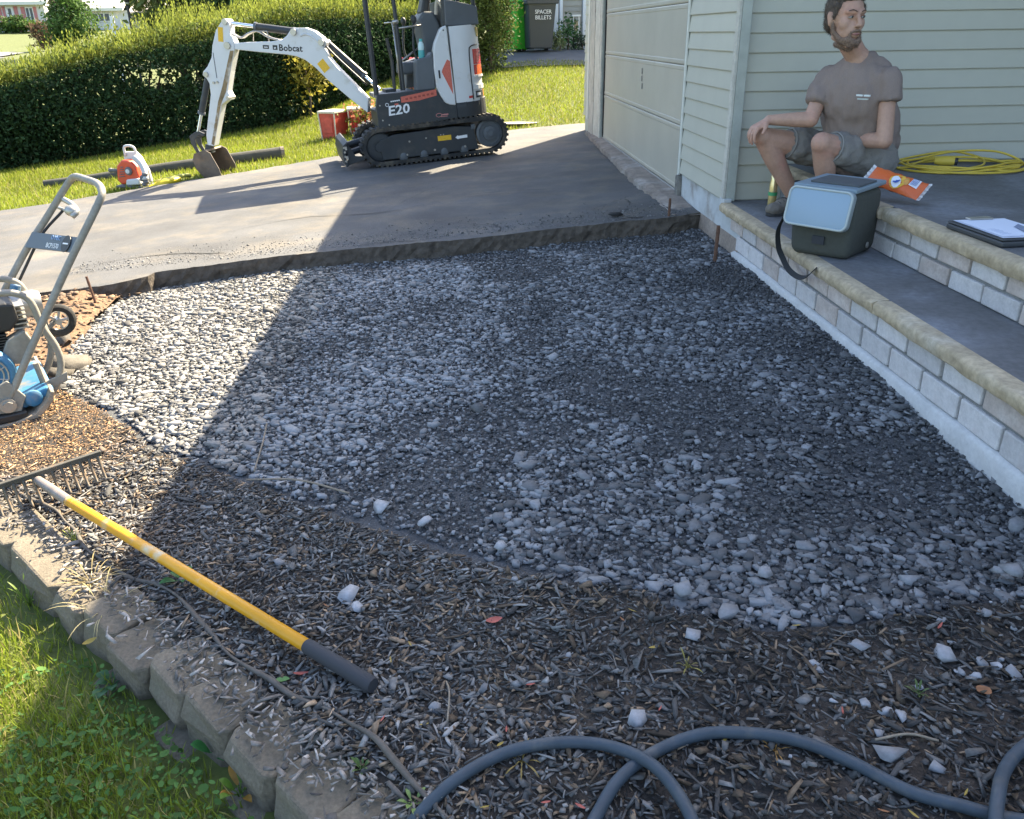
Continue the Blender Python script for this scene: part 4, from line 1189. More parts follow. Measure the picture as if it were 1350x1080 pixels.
# teal water bottle standing on the console
wbp = XM @ Vector((.705, .10, 1.005))
wb = thing('water_bottle', 'clear teal water bottle standing on the excavator console beside the seat', 'bottle', wbp)
m_teal = M('teal_plastic', (.10, .42, .42), .25)
MB().lathe([(.030, 0), (.033, .01), (.033, .075), (.001, .075)], 14).build('bottle_base', m_teal, wb, smooth='auto')
MB().lathe([(.032, .076), (.033, .10), (.028, .135), (.016, .155), (.001, .155)], 14).build('bottle_shoulder', M('pale_plastic', (.50, .66, .66), .2), wb, smooth='auto')
MB().lathe([(.017, .156), (.018, .182), (.001, .183)], 12).build('bottle_cap', m_teal, wb, smooth='auto')

# ================================================================ PERSON
m_skin = M('skin', (.45, .27, .195), .6, noise=(14, .12), ns2=(70, .08), bump=(220, .15, .001), col2=(.52, .26, .19), mix=(9, .5, .75))
m_shirt = M('brown_tshirt', (.245, .190, .165), .92, noise=(7, .08), ns2=(180, .08), bump=(9, .35, .02))
m_shorts = M('grey_shorts', (.215, .20, .18), .95, noise=(9, .12), ns2=(160, .1), bump=(11, .5, .02))
m_hair = M('brown_hair', (.095, .070, .052), .7, noise=(90, .4), bump=(140, .6, .004))
m_beard = M('beard_hair', (.215, .145, .105), .85, noise=(150, .4), bump=(200, .6, .003))
m_boot = M('suede_boot', (.17, .15, .125), .95, noise=(30, .2), bump=(60, .3))
m_sole = M('boot_sole', (.05, .048, .045), .9)
m_sock = M('dark_sock', (.05, .055, .06), .95)
person = thing('person', 'bearded person in brown t-shirt and grey shorts seated on the porch, hand on knee', 'person', (2.15, 4.45, .47))
PO = Vector((2.15, 4.45, .47))
def pv(*p): return Vector(p) - PO
rsh, lsh = pv(1.892, 4.465, 1.016), pv(2.112, 4.215, 1.014)
neck = pv(1.985, 4.335, 1.03)
rel, rwr = pv(1.806, 4.385, .772), pv(1.612, 4.450, .768)
lel, lwr = pv(2.095, 4.150, .690), pv(2.015, 4.370, .668)
rhip, lhip = pv(2.10, 4.60, .565), pv(2.185, 4.375, .565)
rkn, lkn = pv(1.615, 4.50, .672), pv(1.830, 4.25, .664)
rank, lank = pv(1.835, 4.55, .345), pv(1.945, 4.35, .350)
HC = pv(1.872, 4.285, 1.245)
ha = math.radians(-75)
hf = Vector((math.cos(ha), math.sin(ha), -.04)).normalized(); hl = Vector((0, 0, 1)).cross(hf).normalized(); hu = hf.cross(hl).normalized()
HR = Matrix((hl, hf, hu)).transposed().to_4x4()      # x = his left, y = forward, z = up
def hp(x, y, z): return HC + hl * x + hf * y + hu * z
mb = MB()
mb.ell(hp(0, -.008, .018), (.0775, .094, .100), HR, 20, 14)
mb.ell(hp(0, .030, -.055), (.060, .066, .066), HR, 16, 10)
mb.ell(hp(0, .070, -.112), (.030, .024, .022), HR)
mb.cap(hp(-.052, .005, -.085), .016, hp(-.020, .070, -.116), .018); mb.cap(hp(.052, .005, -.085), .016, hp(.020, .070, -.116), .018)
mb.cap(hp(0, .086, .012), .0095, hp(0, .112, -.030), .0125); mb.ell(hp(-.011, .101, -.035), (.008, .010, .008)); mb.ell(hp(.011, .101, -.035), (.008, .010, .008))
mb.cap(hp(-.048, .068, .026), .011, hp(-.012, .085, .024), .011); mb.cap(hp(.048, .068, .026), .011, hp(.012, .085, .024), .011)
mb.ell(hp(-.040, .050, -.026), (.028, .030, .034), HR); mb.ell(hp(.040, .050, -.026), (.028, .030, .034), HR)
for s in (-1, 1):
    mb.ell(hp(s * .077, -.008, -.010), (.010, .019, .032), HR); mb.ell(hp(s * .083, -.018, .006), (.006, .012, .020), HR)
mb.cap(hp(-.016, .092, -.066), .008, hp(.016, .092, -.066), .008); mb.cap(hp(-.013, .090, -.078), .008, hp(.013, .090, -.078), .008)
mb.cap(hp(0, -.018, -.05), .052, neck + Vector((0, 0, .03)), .053); mb.cap(neck + Vector((0, 0, .03)), .058, neck + Vector((.01, .01, -.08)), .062)
mb.cap(neck + Vector((0, 0, -.07)), .05, rsh + Vector((.02, 0, -.03)), .038); mb.cap(neck + Vector((0, 0, -.07)), .05, lsh + Vector((-.02, 0, -.03)), .038)
mb.cap(neck + Vector((.02, .01, -.14)), .092, (rhip + lhip) / 2 + Vector((0, 0, .06)), .095)
# arms
mb.cap(rsh + Vector((.012, 0, -.03)), .040, rel, .039); mb.cap(rel, .040, rel.lerp(rwr, .35), .038); mb.cap(rel.lerp(rwr, .35), .038, rwr, .026)
mb.cap(lsh + Vector((-.012, 0, -.03)), .040, lel, .040); mb.cap(lel, .041, lel.lerp(lwr, .35), .039); mb.cap(lel.lerp(lwr, .35), .039, lwr, .026)
# legs
mb.cap(rhip, .082, rkn, .056); mb.cap(rkn, .055, rkn.lerp(rank, .35), .054); mb.cap(rkn.lerp(rank, .35), .054, rank, .035)
mb.cap(lhip, .084, lkn, .058); mb.cap(lkn, .056, lkn.lerp(lank, .35), .056); mb.cap(lkn.lerp(lank, .35), .056, lank, .036)
mb.ell(rkn + Vector((-.010, -.008, .008)), (.052, .052, .052)); mb.ell(lkn + Vector((-.010, -.008, .008)), (.054, .054, .054))
mb.cap(rank, .035, rank + Vector((-.05, -.02, -.05)), .034); mb.cap(lank, .036, lank + Vector((-.05, -.02, -.05)), .034)
# hands: palm and five bent fingers each
def hand(w, pd, fd, side, k=1.0, curl=.8):
    """w wrist, pd palm direction, fd direction the fingers bend towards, side = direction of the thumb side"""
    pd = pd.normalized(); side = (side - pd * side.dot(pd)).normalized(); fd = (fd - pd * fd.dot(pd)).normalized()
    pe = w + pd * .085 * k
    for t in (-.030, -.010, .010, .030): mb.cap(w + side * t * .55 + pd * .01, .016 * k, pe + side * t * 1.05, .0125 * k, 8)
    for i, (t, L) in enumerate(((.033, .070), (.011, .080), (-.011, .075), (-.032, .058))):
        b = pe + side * t * 1.08; d = (pd + side * t * 2.5).normalized()
        p1 = b + (d * math.cos(curl * .55) + fd * math.sin(curl * .55)) * L * .48 * k
        p2 = p1 + (d * math.cos(curl) + fd * math.sin(curl)) * L * .32 * k
        p3 = p2 + (d * math.cos(curl * 1.4) + fd * math.sin(curl * 1.4)) * L * .24 * k
        mb.cap(b, .0105 * k, p1, .0092 * k, 8); mb.cap(p1, .0092 * k, p2, .0085 * k, 8); mb.cap(p2, .0085 * k, p3, .0072 * k, 8)
    tb = w + pd * .03 * k + side * .026 * k
    t1 = tb + (pd * .6 + side * .7 + fd * .3).normalized() * .038 * k; t2 = t1 + (pd * .85 + side * .2 + fd * .5).normalized() * .030 * k
    mb.cap(tb, .015 * k, t1, .0115 * k, 8); mb.cap(t1, .0115 * k, t2, .0085 * k, 8)
hand(rwr, Vector((-.80, -.10, -.42)), Vector((.15, 0, -1)), Vector((-.1, -1, -.1)), 1.0, 1.05)
hand(lwr, Vector((-.55, .75, -.05)), Vector((0, 0, -1)), Vector((-.7, -.5, .2)), 1.0, .5)
body = remeshed('body', mb, .0052, m_skin, person, 3)
# eyes, brows, lips
m_eyew = M('eye_white', (.36, .33, .31), .4); m_iris = M('iris', (.045, .05, .045), .2)
for s in (-1, 1):
    e = MB().ell(hp(s * .033, .0770, .003), (.0115, .010, .0068), HR, 12, 8).build('eye', m_eyew, person, smooth=True)
    MB().ell(hp(s * .033 + .0030, .0858, .003), (.0052, .0030, .0055), HR, 10, 6).build('iris', m_iris, e, smooth=True)
    MB().tube(smooth_path([hp(s * .033 - .0125, .079, .0045), hp(s * .033, .0885, .0105), hp(s * .033 + .0125, .081, .0050)], 4), .0022, 5).build('eyelid', M('lid_%d' % (s + 1), (.26, .14, .10), .6), e, smooth=True)
    MB().tube(smooth_path([hp(s * .014, .0955, .026), hp(s * .034, .090, .0335), hp(s * .054, .072, .026)], 5), [.0020] * 5 + [.0025] * 4 + [.0012] * 2, 6).build('eyebrow', m_hair, person, smooth=True)
MB().tube(smooth_path([hp(-.023, .0915, -.0715), hp(0, .1015, -.0700), hp(.023, .0915, -.0715)], 5), [.0028, .004, .005, .005, .0055, .0055, .0055, .005, .005, .004, .0028], 7).build('lips', M('lips', (.40, .18, .15), .5), person, smooth=True)
MB().tube(smooth_path([hp(-.022, .0955, -.0715), hp(0, .1065, -.0705), hp(.022, .0955, -.0715)], 5), .0013, 5).build('mouth_line', M('mouth_dark', (.10, .04, .035), .7), person, smooth=True)
# beard along the jaw, chin and upper lip
mb = MB()
for s in (-1, 1):
    mb.cap(hp(s * .073, .004, -.020), .009, hp(s * .066, .010, -.062), .011); mb.cap(hp(s * .066, .010, -.062), .011, hp(s * .048, .045, -.096), .0155)
    mb.cap(hp(s * .048, .045, -.096), .0155, hp(s * .018, .078, -.114), .0185); mb.cap(hp(s * .035, .072, -.096), .014, hp(s * .022, .090, -.098), .013)
    mb.cap(hp(s * .003, .1025, -.0545), .0060, hp(s * .026, .0900, -.063), .0060); mb.cap(hp(s * .026, .0900, -.063), .0060, hp(s * .032, .082, -.088), .0085)
    mb.cap(hp(s * .045, .020, -.118), .014, hp(0, .055, -.132), .018)
mb.cap(hp(-.012, .092, -.108), .014, hp(.012, .092, -.108), .014)
beard_o = remeshed('beard', mb, .0045, m_beard, person, 2, (.0016, (240, 240, 240)))
# hair: cap of short hair with a rough surface
mb = MB()
mb.ell(hp(0, -.022, .034), (.0815, .094, .095), HR, 18, 12)
mb.cap(hp(-.045, .045, .100), .026, hp(.045, .045, .100), .026); mb.cap(hp(-.030, .062, .092), .018, hp(.038, .060, .094), .020)
for s in (-1, 1): mb.cap(hp(s * .070, .020, .045), .016, hp(s * .074, .012, -.005), .008)
mb.ell(hp(0, -.055, -.025), (.066, .058, .055), HR)
hair_o = remeshed('hair', mb, .006, m_hair, person, 2, (.0035, (90, 90, 50)))
# short strands so that hair and beard have a ragged edge
def strands(src, name, mat, n, L, w, down, parent, seed):
    rg = np.random.default_rng(seed); me = src.data; nv = len(me.vertices)
    co = np.empty(nv * 3, np.float32); me.vertices.foreach_get('co', co); co = co.reshape(-1, 3)
    no = np.array([v.normal[:] for v in me.vertices])
    k = rg.integers(0, nv, n)
    if seed == 1:
        q = co - np.array(HC)[None]; ok = np.nonzero((q @ np.array(hf) < .045) | (q @ np.array(hu) > .105))[0]; k = ok[rg.integers(0, len(ok), n)]
    p = co[k]; d = no[k] * rg.uniform(.15, .6, n)[:, None] + np.array(down)[None] + rg.normal(size=(n, 3)) * .35
    d /= np.linalg.norm(d, axis=1)[:, None]; s = np.cross(d, no[k] + rg.normal(size=(n, 3)) * .2); s /= np.linalg.norm(s, axis=1)[:, None] + 1e-9
    l = (L * rg.uniform(.5, 1.3, n))[:, None]
    v = np.stack([p - s * w, p + s * w, p + d * l + no[k] * .002], 1).reshape(-1, 3)
    link(name, raw_mesh(name, v, np.arange(n * 3).reshape(-1, 3), mat), parent)
strands(hair_o, 'hair_strand', m_hair, 5600, .012, .0008, tuple(hu * -.25 + hf * .25), hair_o, 1)
strands(beard_o, 'beard_strand', m_beard, 3800, .006, .0006, (0, 0, -.5), beard_o, 2)
# t-shirt
mb = MB()
ax = (lsh - rsh).normalized(); TR = Matrix((ax, Vector((-ax.y, ax.x, 0)).normalized() * -1, Vector((0, 0, 1)))).transposed().to_4x4()
mid = (rhip + lhip) / 2
ch = (rsh + lsh) / 2 + Vector((.015, .01, -.12)); be = ch.lerp(mid, .60)
mb.ell(ch, (.186, .130, .20), TR, 20, 12); mb.ell(be + Vector((-.012, -.012, 0)), (.178, .142, .23), TR, 20, 12); mb.ell(mid + Vector((-.005, -.01, .075)), (.180, .155, .115), TR, 18, 10); mb.ell(ch.lerp(mid, .3) + Vector((-.012, -.012, 0)), (.180, .132, .2), TR, 20, 12)
mb.cap(rsh + Vector((.025, -.006, -.055)), .070, lsh + Vector((-.025, .006, -.055)), .070)
mb.cap(neck + Vector((.005, .005, -.045)), .078, rsh + Vector((.012, 0, -.048)), .058); mb.cap(neck + Vector((.005, .005, -.045)), .078, lsh + Vector((-.012, 0, -.048)), .060)
rs2 = rsh.lerp(rel, .70); ls2 = lsh.lerp(lel, .46)
mb.ell(rsh + Vector((.016, 0, -.050)), (.068, .066, .066)); mb.tube([rsh + Vector((.012, 0, -.045)), rs2], [.064, .062], 16); mb.cap(neck + Vector((.0, .01, -.06)), .08, rsh.lerp(rs2, .3) + Vector((.02, -.01, -.01)), .060); mb.ell(lsh + Vector((-.016, 0, -.050)), (.066, .066, .064)); mb.tube([lsh + Vector((-.014, 0, -.045)), ls2], [.063, .063], 16); mb.cap(neck + Vector((.02, .0, -.06)), .08, lsh.lerp(ls2, .3) + Vector((-.02, .01, -.01)), .064)
mb.ell(be + Vector((.055, .035, .02)), (.165, .15, .22), TR, 18, 10); mb.ell(mid + Vector((.05, .03, .08)), (.165, .15, .12), TR, 18, 10)
mb.cap(be + Vector((.02, -.03, 0)), .10, mid + Vector((.05, -.06, .03)), .09)
remeshed('tshirt', mb, .010, m_shirt, person, 6, (.014, (16, 16, 6)))
# collar and hem bands
cpts = [neck + ax * (.064 * math.cos(t)) + Vector((.35, -.94, 0)) * (.056 * math.sin(t)) + Vector((.004, .0, .014 - .034 * max(0, math.sin(t)))) for t in np.linspace(0, 2 * PI, 25)[:-1]]
MB().tube(cpts, .0062, 6, True).build('collar', M('collar_brown', (.16, .125, .11), .95), person, smooth=True)
# shorts
mb = MB()
mb.ell(mid + Vector((.02, .01, .010)), (.178, .156, .105), TR, 18, 10)
rh2 = rhip.lerp(rkn, .60); lh2 = lhip.lerp(lkn, .70)
mb.cap(rhip, .105, rh2, .090); mb.cap(lhip, .108, lh2, .088)
remeshed('shorts', mb, .010, m_shorts, person, 3, (.012, (17, 17, 20)))
def hem(c, d, r, mat, name):
    d = d.normalized(); u = Vector((0, 0, 1)); a = (u - d * u.dot(d)).normalized(); b = d.cross(a)
    MB().tube([c + a * r * math.cos(t) + b * r * math.sin(t) for t in np.linspace(0, 2 * PI, 21)[:-1]], .0045, 6, True).build(name, mat, person, smooth=True)
m_hem = M('shorts_hem', (.25, .24, .22), .9)
hem(lh2 + (lkn - lhip).normalized() * .052, lkn - lhip, .074, m_hem, 'hem'); hem(rh2 + (rkn - rhip).normalized() * .052, rkn - rhip, .076, m_hem, 'hem')
# print on the chest
for i, (dz, L, mt) in enumerate(((.0, .066, M('print_white', (.75, .78, .75), .7)), (-.016, .050, M('print_pale', (.55, .60, .55), .7)))):
    c = (1.934, 4.1, 0.904)
    mbp = MB(); cc = pv(*(1.943, 4.128, 0.902)) + Vector((0, 0, dz))
    for k in range(9):
        x = (k - 4) / 9 * L
        if k in (4,) and i == 0: continue
        mbp.box(cc + ax * x + Vector((.0, -.006 + abs(x) * .1, 0)), (L / 11, .014, .0075 - .002 * i), TR)
    mbp.build('chest_print', mt, person)
# socks and boots
for (an, s) in ((rank, 1), (lank, -1)):
    MB().cap(an + Vector((.012, .0, .055)), .042, an + Vector((-.004, 0, -.02)), .043).build('sock', m_sock, person, smooth=True)
    d = Vector((-.90, -.38 if s > 0 else -.30, 0)).normalized(); h = Vector((-d.y, d.x, 0))
    an0 = Vector((an.x, an.y, .262 + .0 - PO.z))
    mb = MB()
    mb.cap(an0 + Vector((0, 0, .075)) - d * .01, .046, an0 + Vector((0, 0, .05)) - d * .03, .046)
    mb.ell(an0 + d * .055 + Vector((0, 0, .045)), (.085, .046, .045), Matrix.Rotation(math.atan2(d.y, d.x), 4, 'Z')); mb.ell(an0 + d * .125 + Vector((0, 0, .035)), (.062, .047, .036), Matrix.Rotation(math.atan2(d.y, d.x), 4, 'Z'))
    mb.ell(an0 - d * .035 + Vector((0, 0, .035)), (.045, .040, .036), Matrix.Rotation(math.atan2(d.y, d.x), 4, 'Z'))
    sh = remeshed('boot', mb, .006, m_boot, person, 3, (.003, (40, 40, 40)))
    outl = [an0 + d * (.06 + .125 * math.cos(t)) + h * (.046 * math.sin(t)) + Vector((0, 0, .001)) for t in np.linspace(0, 2 * PI, 19)[:-1]]
    MB().prism(outl, (0, 0, .020)).build('sole', m_sole, sh, bevel=.003)
    mb = MB()
    for k in range(4):
        c = an0 + d * (.045 + k * .022) + Vector((0, 0, .095 - k * .009))
        mb.tube([c - h * .024, c + Vector((0, 0, .006)), c + h * .024], .003, 5)
    mb.build('lace', m_sole, sh)

# ================================================================ PLATE COMPACTOR
m_tube = M('compactor_tube', (.25, .235, .20), .55, noise=(14, .2), ns2=(60, .15), col2=(.34, .27, .19), mix=(11, .56, .78))
m_plaque = M('compactor_plaque', (.085, .105, .125), .5)
m_blue = M('compactor_blue', (.045, .18, .33), .5, noise=(12, .2), col2=(.26, .22, .16), mix=(9, .50, .70))
m_enblack = M('engine_black', (.025, .024, .023), .5, noise=(15, .3))
m_alu = M('engine_alloy', (.42, .41, .38), .45, metal=.6, noise=(12, .2))
m_dustysteel = M('dusty_plate', (.30, .25, .19), .75, metal=.2, noise=(16, .3))
bx, wx = Vector((.854, .52, 0)), Vector((-.52, .854, 0))
comp = thing('plate_compactor', 'blue and tan plate compactor with a tall looped handle standing at the gravel edge', 'plate compactor', mat=axes((-1.864, 3.177, -.239), bx, wx, (0, 0, 1)))
hp_ = [(0, 0, .10), (.15, 0, .337), (.335, 0, .618), (.49, 0, .838), (.520, .03, .885), (.520, .10, .905), (.505, .22, .907), (.492, .34, .905), (.480, .405, .898), (.455, .44, .868), (.337, .44, .728), (.247, .44, .625), (.112, .44, .446), (-.02, .44, .26), (-.12, .44, .10)]
MB().tube(smooth_path(hp_, 4), .0148, 10).build('handle', m_tube, comp, smooth=True)
pq = MB().prism([(.404, .012, .715), (.368, .012, .660), (.240, .43, .622), (.280, .43, .682)], (-.006, .0, .004)).build('plaque', m_plaque, comp)
pxx = Vector((.404 - .280, .012 - .43, .715 - .682)).normalized(); pyy = (Vector((.036, 0, .055))).normalized(); pzz = pxx.cross(pyy).normalized(); pyy = pzz.cross(pxx)
text('plaque_lettering', 'BCP1570', .030, m_whiteprint, axes(Vector((.318, .20, .660)) + pzz * .004, pxx, pyy, pzz), pq, .0006, 1.0)
text('plaque_lettering', 'O MEC', .028, M('plaque_blue_print', (.22, .36, .62), .5), axes(Vector((.338, .19, .692)) + pzz * .004, pxx, pyy, pzz), pq, .0006, 1.0)
MB().lathe([(.036, 0), (.036, .002), (.001, .002)], 20, axes(Vector((.358, .085, .684)) + pzz * .0035, pxx, pyy, pzz)).build('plaque_badge', m_enblack, pq)
MB().box((0, 0, 0), (.045, .006, .001)).build('badge_line', m_whiteprint, pq, loc=None).matrix_local = axes(Vector((.358, .085, .684)) + pzz * .0065, pxx, pyy, pzz)
mb = MB().tube(smooth_path([(.42, .44, .81), (.445, .40, .79), (.455, .35, .765), (.43, .34, .745)], 4), .012, 7).ell((.44, .375, .765), (.03, .035, .025)).tube([(.40, .47, .77), (.425, .40, .76)], .008, 6)
mb.build('throttle_lever', m_alu, comp, smooth=True)
MB().tube(smooth_path([(.41, .425, .76), (.30, .425, .66), (.16, .43, .46), (.02, .40, .30)], 5), .006, 6).build('throttle_cable', m_enblack, comp, smooth=True)
for y0 in (.10, .36):
    P = [(-.35, y0, .45), (-.10, y0, .52), (.07, y0, .525), (.14, y0, .512), (.18, y0, .47), (.198, y0, .36), (.225, y0, .28), (.232, y0, .20), (.205, y0, .12), (.17, y0, .07)]
    MB().tube(smooth_path(P, 5), .0140, 9).build('guard_frame', m_tube, comp, smooth=True)
for q in ([(.14, .10, .215), (.155, .10, .07)], [(.19, .10, .42), (.19, .36, .42)], [(-.1, .10, .52), (-.1, .36, .52)]): MB().tube(q, .012, 8).build('guard_brace', m_tube, comp)
MB().prism([(.05, .085, .065), (.24, .085, .115), (.245, .085, .155), (.06, .085, .10)], (0, .012, 0)).build('frame_bracket', m_tube, comp, bevel=.003)
MB().cyl((.12, .075, .105), (.12, .10, .105), .012, 8).build('bracket_bolt', m_enblack, comp)
# vibrating plate with turned-up edges
prof = [(-.62, .09), (-.56, .035), (-.48, .012), (.02, .010), (.10, .030), (.160, .085), (.172, .125), (.158, .128), (.140, .095), (.085, .048), (.01, .030), (-.47, .032), (-.55, .055), (-.605, .10)]
pl_ = MB().prism([(x, -.04, z) for x, z in prof], (0, .52, 0)).build('base_plate', m_dustysteel, comp, bevel=.004)
MB().span((-.5, -.03, .03), (.06, .47, .065)).build('plate_top', m_enblack, comp, bevel=.008)
# blue exciter housing
mb = MB().prism([(-.40, .02, .06), (.05, .02, .055), (.165, .02, .09), (.178, .02, .118), (.150, .02, .128), (.04, .02, .105), (-.05, .02, .135), (-.38, .02, .135)], (0, .40, 0))
bl_ = mb.build('exciter_housing', m_blue, comp, bevel=.008)
MB().lathe([(.030, 0), (.034, .006), (.034, .022), (.024, .03), (.001, .03)], 14, axes((.095, .02, .10), (1, 0, 0), (0, 0, 1), (0, -1, 0))).build('housing_cap', m_blue, bl_, smooth='auto')
MB().prism([(-.05, -.012, .07), (.04, -.012, .06), (.07, -.012, .12), (.02, -.012, .20), (-.05, -.012, .17)], (0, .014, 0)).build('handle_bracket', m_tube, comp, bevel=.004)
MB().cyl((0, -.035, .10), (0, .01, .10), .021, 6).cyl((0, -.025, .10), (0, -.012, .10), .030, 16).build('pivot_bolt', m_alu, comp)
# engine: block, starter cover, air filter, tank, muffler
MB().span((-.26, .09, .15), (.03, .36, .30)).build('engine_block', m_enblack, comp, bevel=.015)
rc = MB().lathe([(.105, 0), (.108, .02), (.100, .05), (.085, .062), (.078, .058), (.001, .058)], 28, axes((-.040, .10, .215), (1, 0, 0), (0, 0, 1), (0, -1, 0))).build('starter_cover', m_blue, comp, smooth='auto')
mb = MB()
for r in (.022, .040, .058, .074): mb.tube([(-.040 + r * math.cos(t), .0395, .215 + r * math.sin(t)) for t in np.linspace(0, 2 * PI, 21)[:-1]], .0035, 5, True)
for k in range(8):
    t = k * PI / 4; mb.tube([(-.04 + .015 * math.cos(t), .0395, .215 + .015 * math.sin(t)), (-.04 + .076 * math.cos(t + .4), .0395, .215 + .076 * math.sin(t + .4))], .003, 4)
mb.build('starter_grille', m_alu, rc)
mb = MB().prism([(-.20, .11, .36), (.085, .11, .36), (.125, .11, .40), (.12, .11, .47), (.09, .11, .478), (-.18, .11, .465)], (0, .20, 0))
mb.build('air_filter', m_enblack, comp, bevel=.012)
mb = MB()
for k in range(7): mb.span((-.20, .10, .285 + k * .011), (.065, .33, .290 + k * .011))
mb.build('cooling_fin', m_enblack, comp)
mb = MB()
for k in range(6): mb.span((.10 + k * .002, .13, .36 + k * .018), (.155, .30, .366 + k * .018))
mb.build('muffler_slat', m_alu, comp)
MB().lathe([(.05, 0), (.055, .02), (.055, .11), (.045, .13), (.001, .13)], 16, axes((.10, .28, .42), (0, 1, 0), (0, 0, 1), (1, 0, 0))).build('muffler', m_alu, comp, smooth='auto')
MB().span((-.36, .10, .475), (-.02, .36, .515)).build('fuel_tank', M('tank_yellow', (.62, .56, .20), .5), comp, bevel=.014)
MB().cyl((.14, .30, .46), (.155, .30, .50), .02, 10).build('fuel_cap', m_blue, comp)
MB().prism([(.01, .095, .24), (.10, .095, .22), (.155, .095, .30), (.13, .095, .36), (.06, .095, .33)], (0, .06, 0)).build('engine_cover', m_tube, comp, bevel=.006)
# transport wheel folded behind the frame
wh = MB().tube([(.285 + .060 * math.cos(t), .40, .292 + .060 * math.sin(t)) for t in np.linspace(0, 2 * PI, 25)[:-1]], .0165, 9, True).build('transport_wheel', m_rubber, comp, smooth='auto')
mb = MB().tube([(.285 + .046 * math.cos(t), .40, .292 + .046 * math.sin(t)) for t in np.linspace(0, 2 * PI, 25)[:-1]], .006, 6, True)
for k in range(5):
    t = k * 2 * PI / 5; mb.box((.285 + .026 * math.cos(t), .40, .292 + .026 * math.sin(t)), (.052, .008, .010), Matrix.Rotation(-t, 4, 'Y'))
mb.cyl((.285, .37, .292), (.285, .43, .292), .014, 10)
mb.build('wheel_rim', m_alu, wh)
MB().tube([(.285, .42, .292), (.20, .36, .25)], .010, 7).build('wheel_axle', m_tube, comp)

# broken asphalt lumps by the compactor
m_lump = M('asphalt_lump', (.105, .094, .078), .92, noise=(25, .3), bump=(60, .7, .006), col2=(.05, .045, .04), mix=(6, .5, .6))
def lump(loc, dims, rot, seed, label):
    v, f = hull_proto(seed, 16, .8, .5)
    me = raw_mesh('asphalt_lump', v * (np.array(dims) / 2), f, m_lump)
    o = link('asphalt_lump', me, None, loc, rot); tag(o, label, 'rubble', 'broken asphalt lumps beside the compactor'); return o
p = (-1.886, 3.811, -0.211)
lump(p, (.21, .14, .06), (.45, .25, .9), 901, 'flat slab of broken asphalt tilted against the gravel beside the compactor')
p = (-2.111, 4.247, -0.226)
lump(p, (.15, .10, .06), (.5, -.4, 1.9), 902, 'small dark asphalt lump under the compactor wheel')
p = (-1.913, 3.727, -0.222)
lump(p, (.14, .10, .06), (.1, .2, .3), 903, 'dark chunk between the compactor frame and the larger asphalt slab')
# clod and leaves lying on the driveway
v, f = hull_proto(905, 14, .6, .1)
tag(link('dirt_clod', raw_mesh('dirt_clod', v * np.array([.055, .03, .025]), f, m_dark), None, (1.03, 5.55, float(plane(1.03, .118)))), 'dark clod of earth lying on the driveway near its cut edge', 'dirt clod')

# ================================================================ RAKE
m_rakeyel = M('rake_yellow', (.70, .33, .012), .42, noise=(10, .12), col2=(.55, .50, .36), mix=(7, .57, .70), bump=(90, .15, .001), clear=.05)
m_grip = M('rake_grip', (.035, .038, .045), .8, bump=(160, .3, .001))
m_ferrule = M('rake_ferrule', (.26, .22, .19), .5, metal=.35, noise=(20, .25))
m_rakehead = M('rake_iron', (.10, .095, .08), .6, metal=.4, noise=(20, .3), col2=(.25, .16, .09), mix=(14, .55, .75))
ra, rb, rc1, rd = Vector((-1.433, 2.487, -0.124)), Vector((-1.274, 2.332, -0.116)), Vector((-0.398, 1.551, -0.091)), Vector((-0.234, 1.414, -0.095))
rake = thing('rake', 'bow rake with long worn yellow handle and black grip lying tines down across the mulch', 'rake', ra)
def rk(v): return Vector(v) - ra
MB().tube([rk(rb), rk(rb.lerp(rc1, .5)), rk(rc1)], .0158, 16).build('handle', m_rakeyel, rake, smooth=True)
MB().tube([rk(rc1.lerp(rd, -.01)), rk(rc1.lerp(rd, .03)), rk(rc1.lerp(rd, .5)), rk(rc1.lerp(rd, .97)), rk(rd)], [.0165, .0182, .0184, .0190, .0165], 18).build('grip', m_grip, rake, smooth='auto')
MB().tube([rk(ra), rk(ra.lerp(rb, .5)), rk(rb.lerp(ra, -.06))], [.014, .0162, .0164], 14).build('ferrule', m_ferrule, rake, smooth='auto')
h0, h1 = Vector((-1.626, 2.361, -0.117)), Vector((-1.279, 2.629, -0.103))
hd = (h1 - h0).normalized()
hs = hd.cross(Vector((0, 0, 1))).normalized()
hm = axes((h0 + h1) / 2 - ra, hd, hs, (0, 0, 1))
L = (h1 - h0).length
mb = MB().box((0, 0, 0), (L, .016, .020)); mb.v = [tuple(hm @ Vector(v)) for v in mb.v]
mb.build('rake_bar', m_rakehead, rake, bevel=.003)
tine = MB().tube(smooth_path([(0, 0, 0), (0, .010, -.028), (0, .030, -.062), (0, .050, -.082)], 4), [.0055] * 5 + [.005] * 4 + [.0045] * 3 + [.003], 6).mesh('tine', m_rakehead, smooth=True)
for k in range(15):
    o = link('tine', tine, rake); o.matrix_local = hm @ Matrix.Translation((-L / 2 + .014 + k * (L - .028) / 14, .004, -.004))

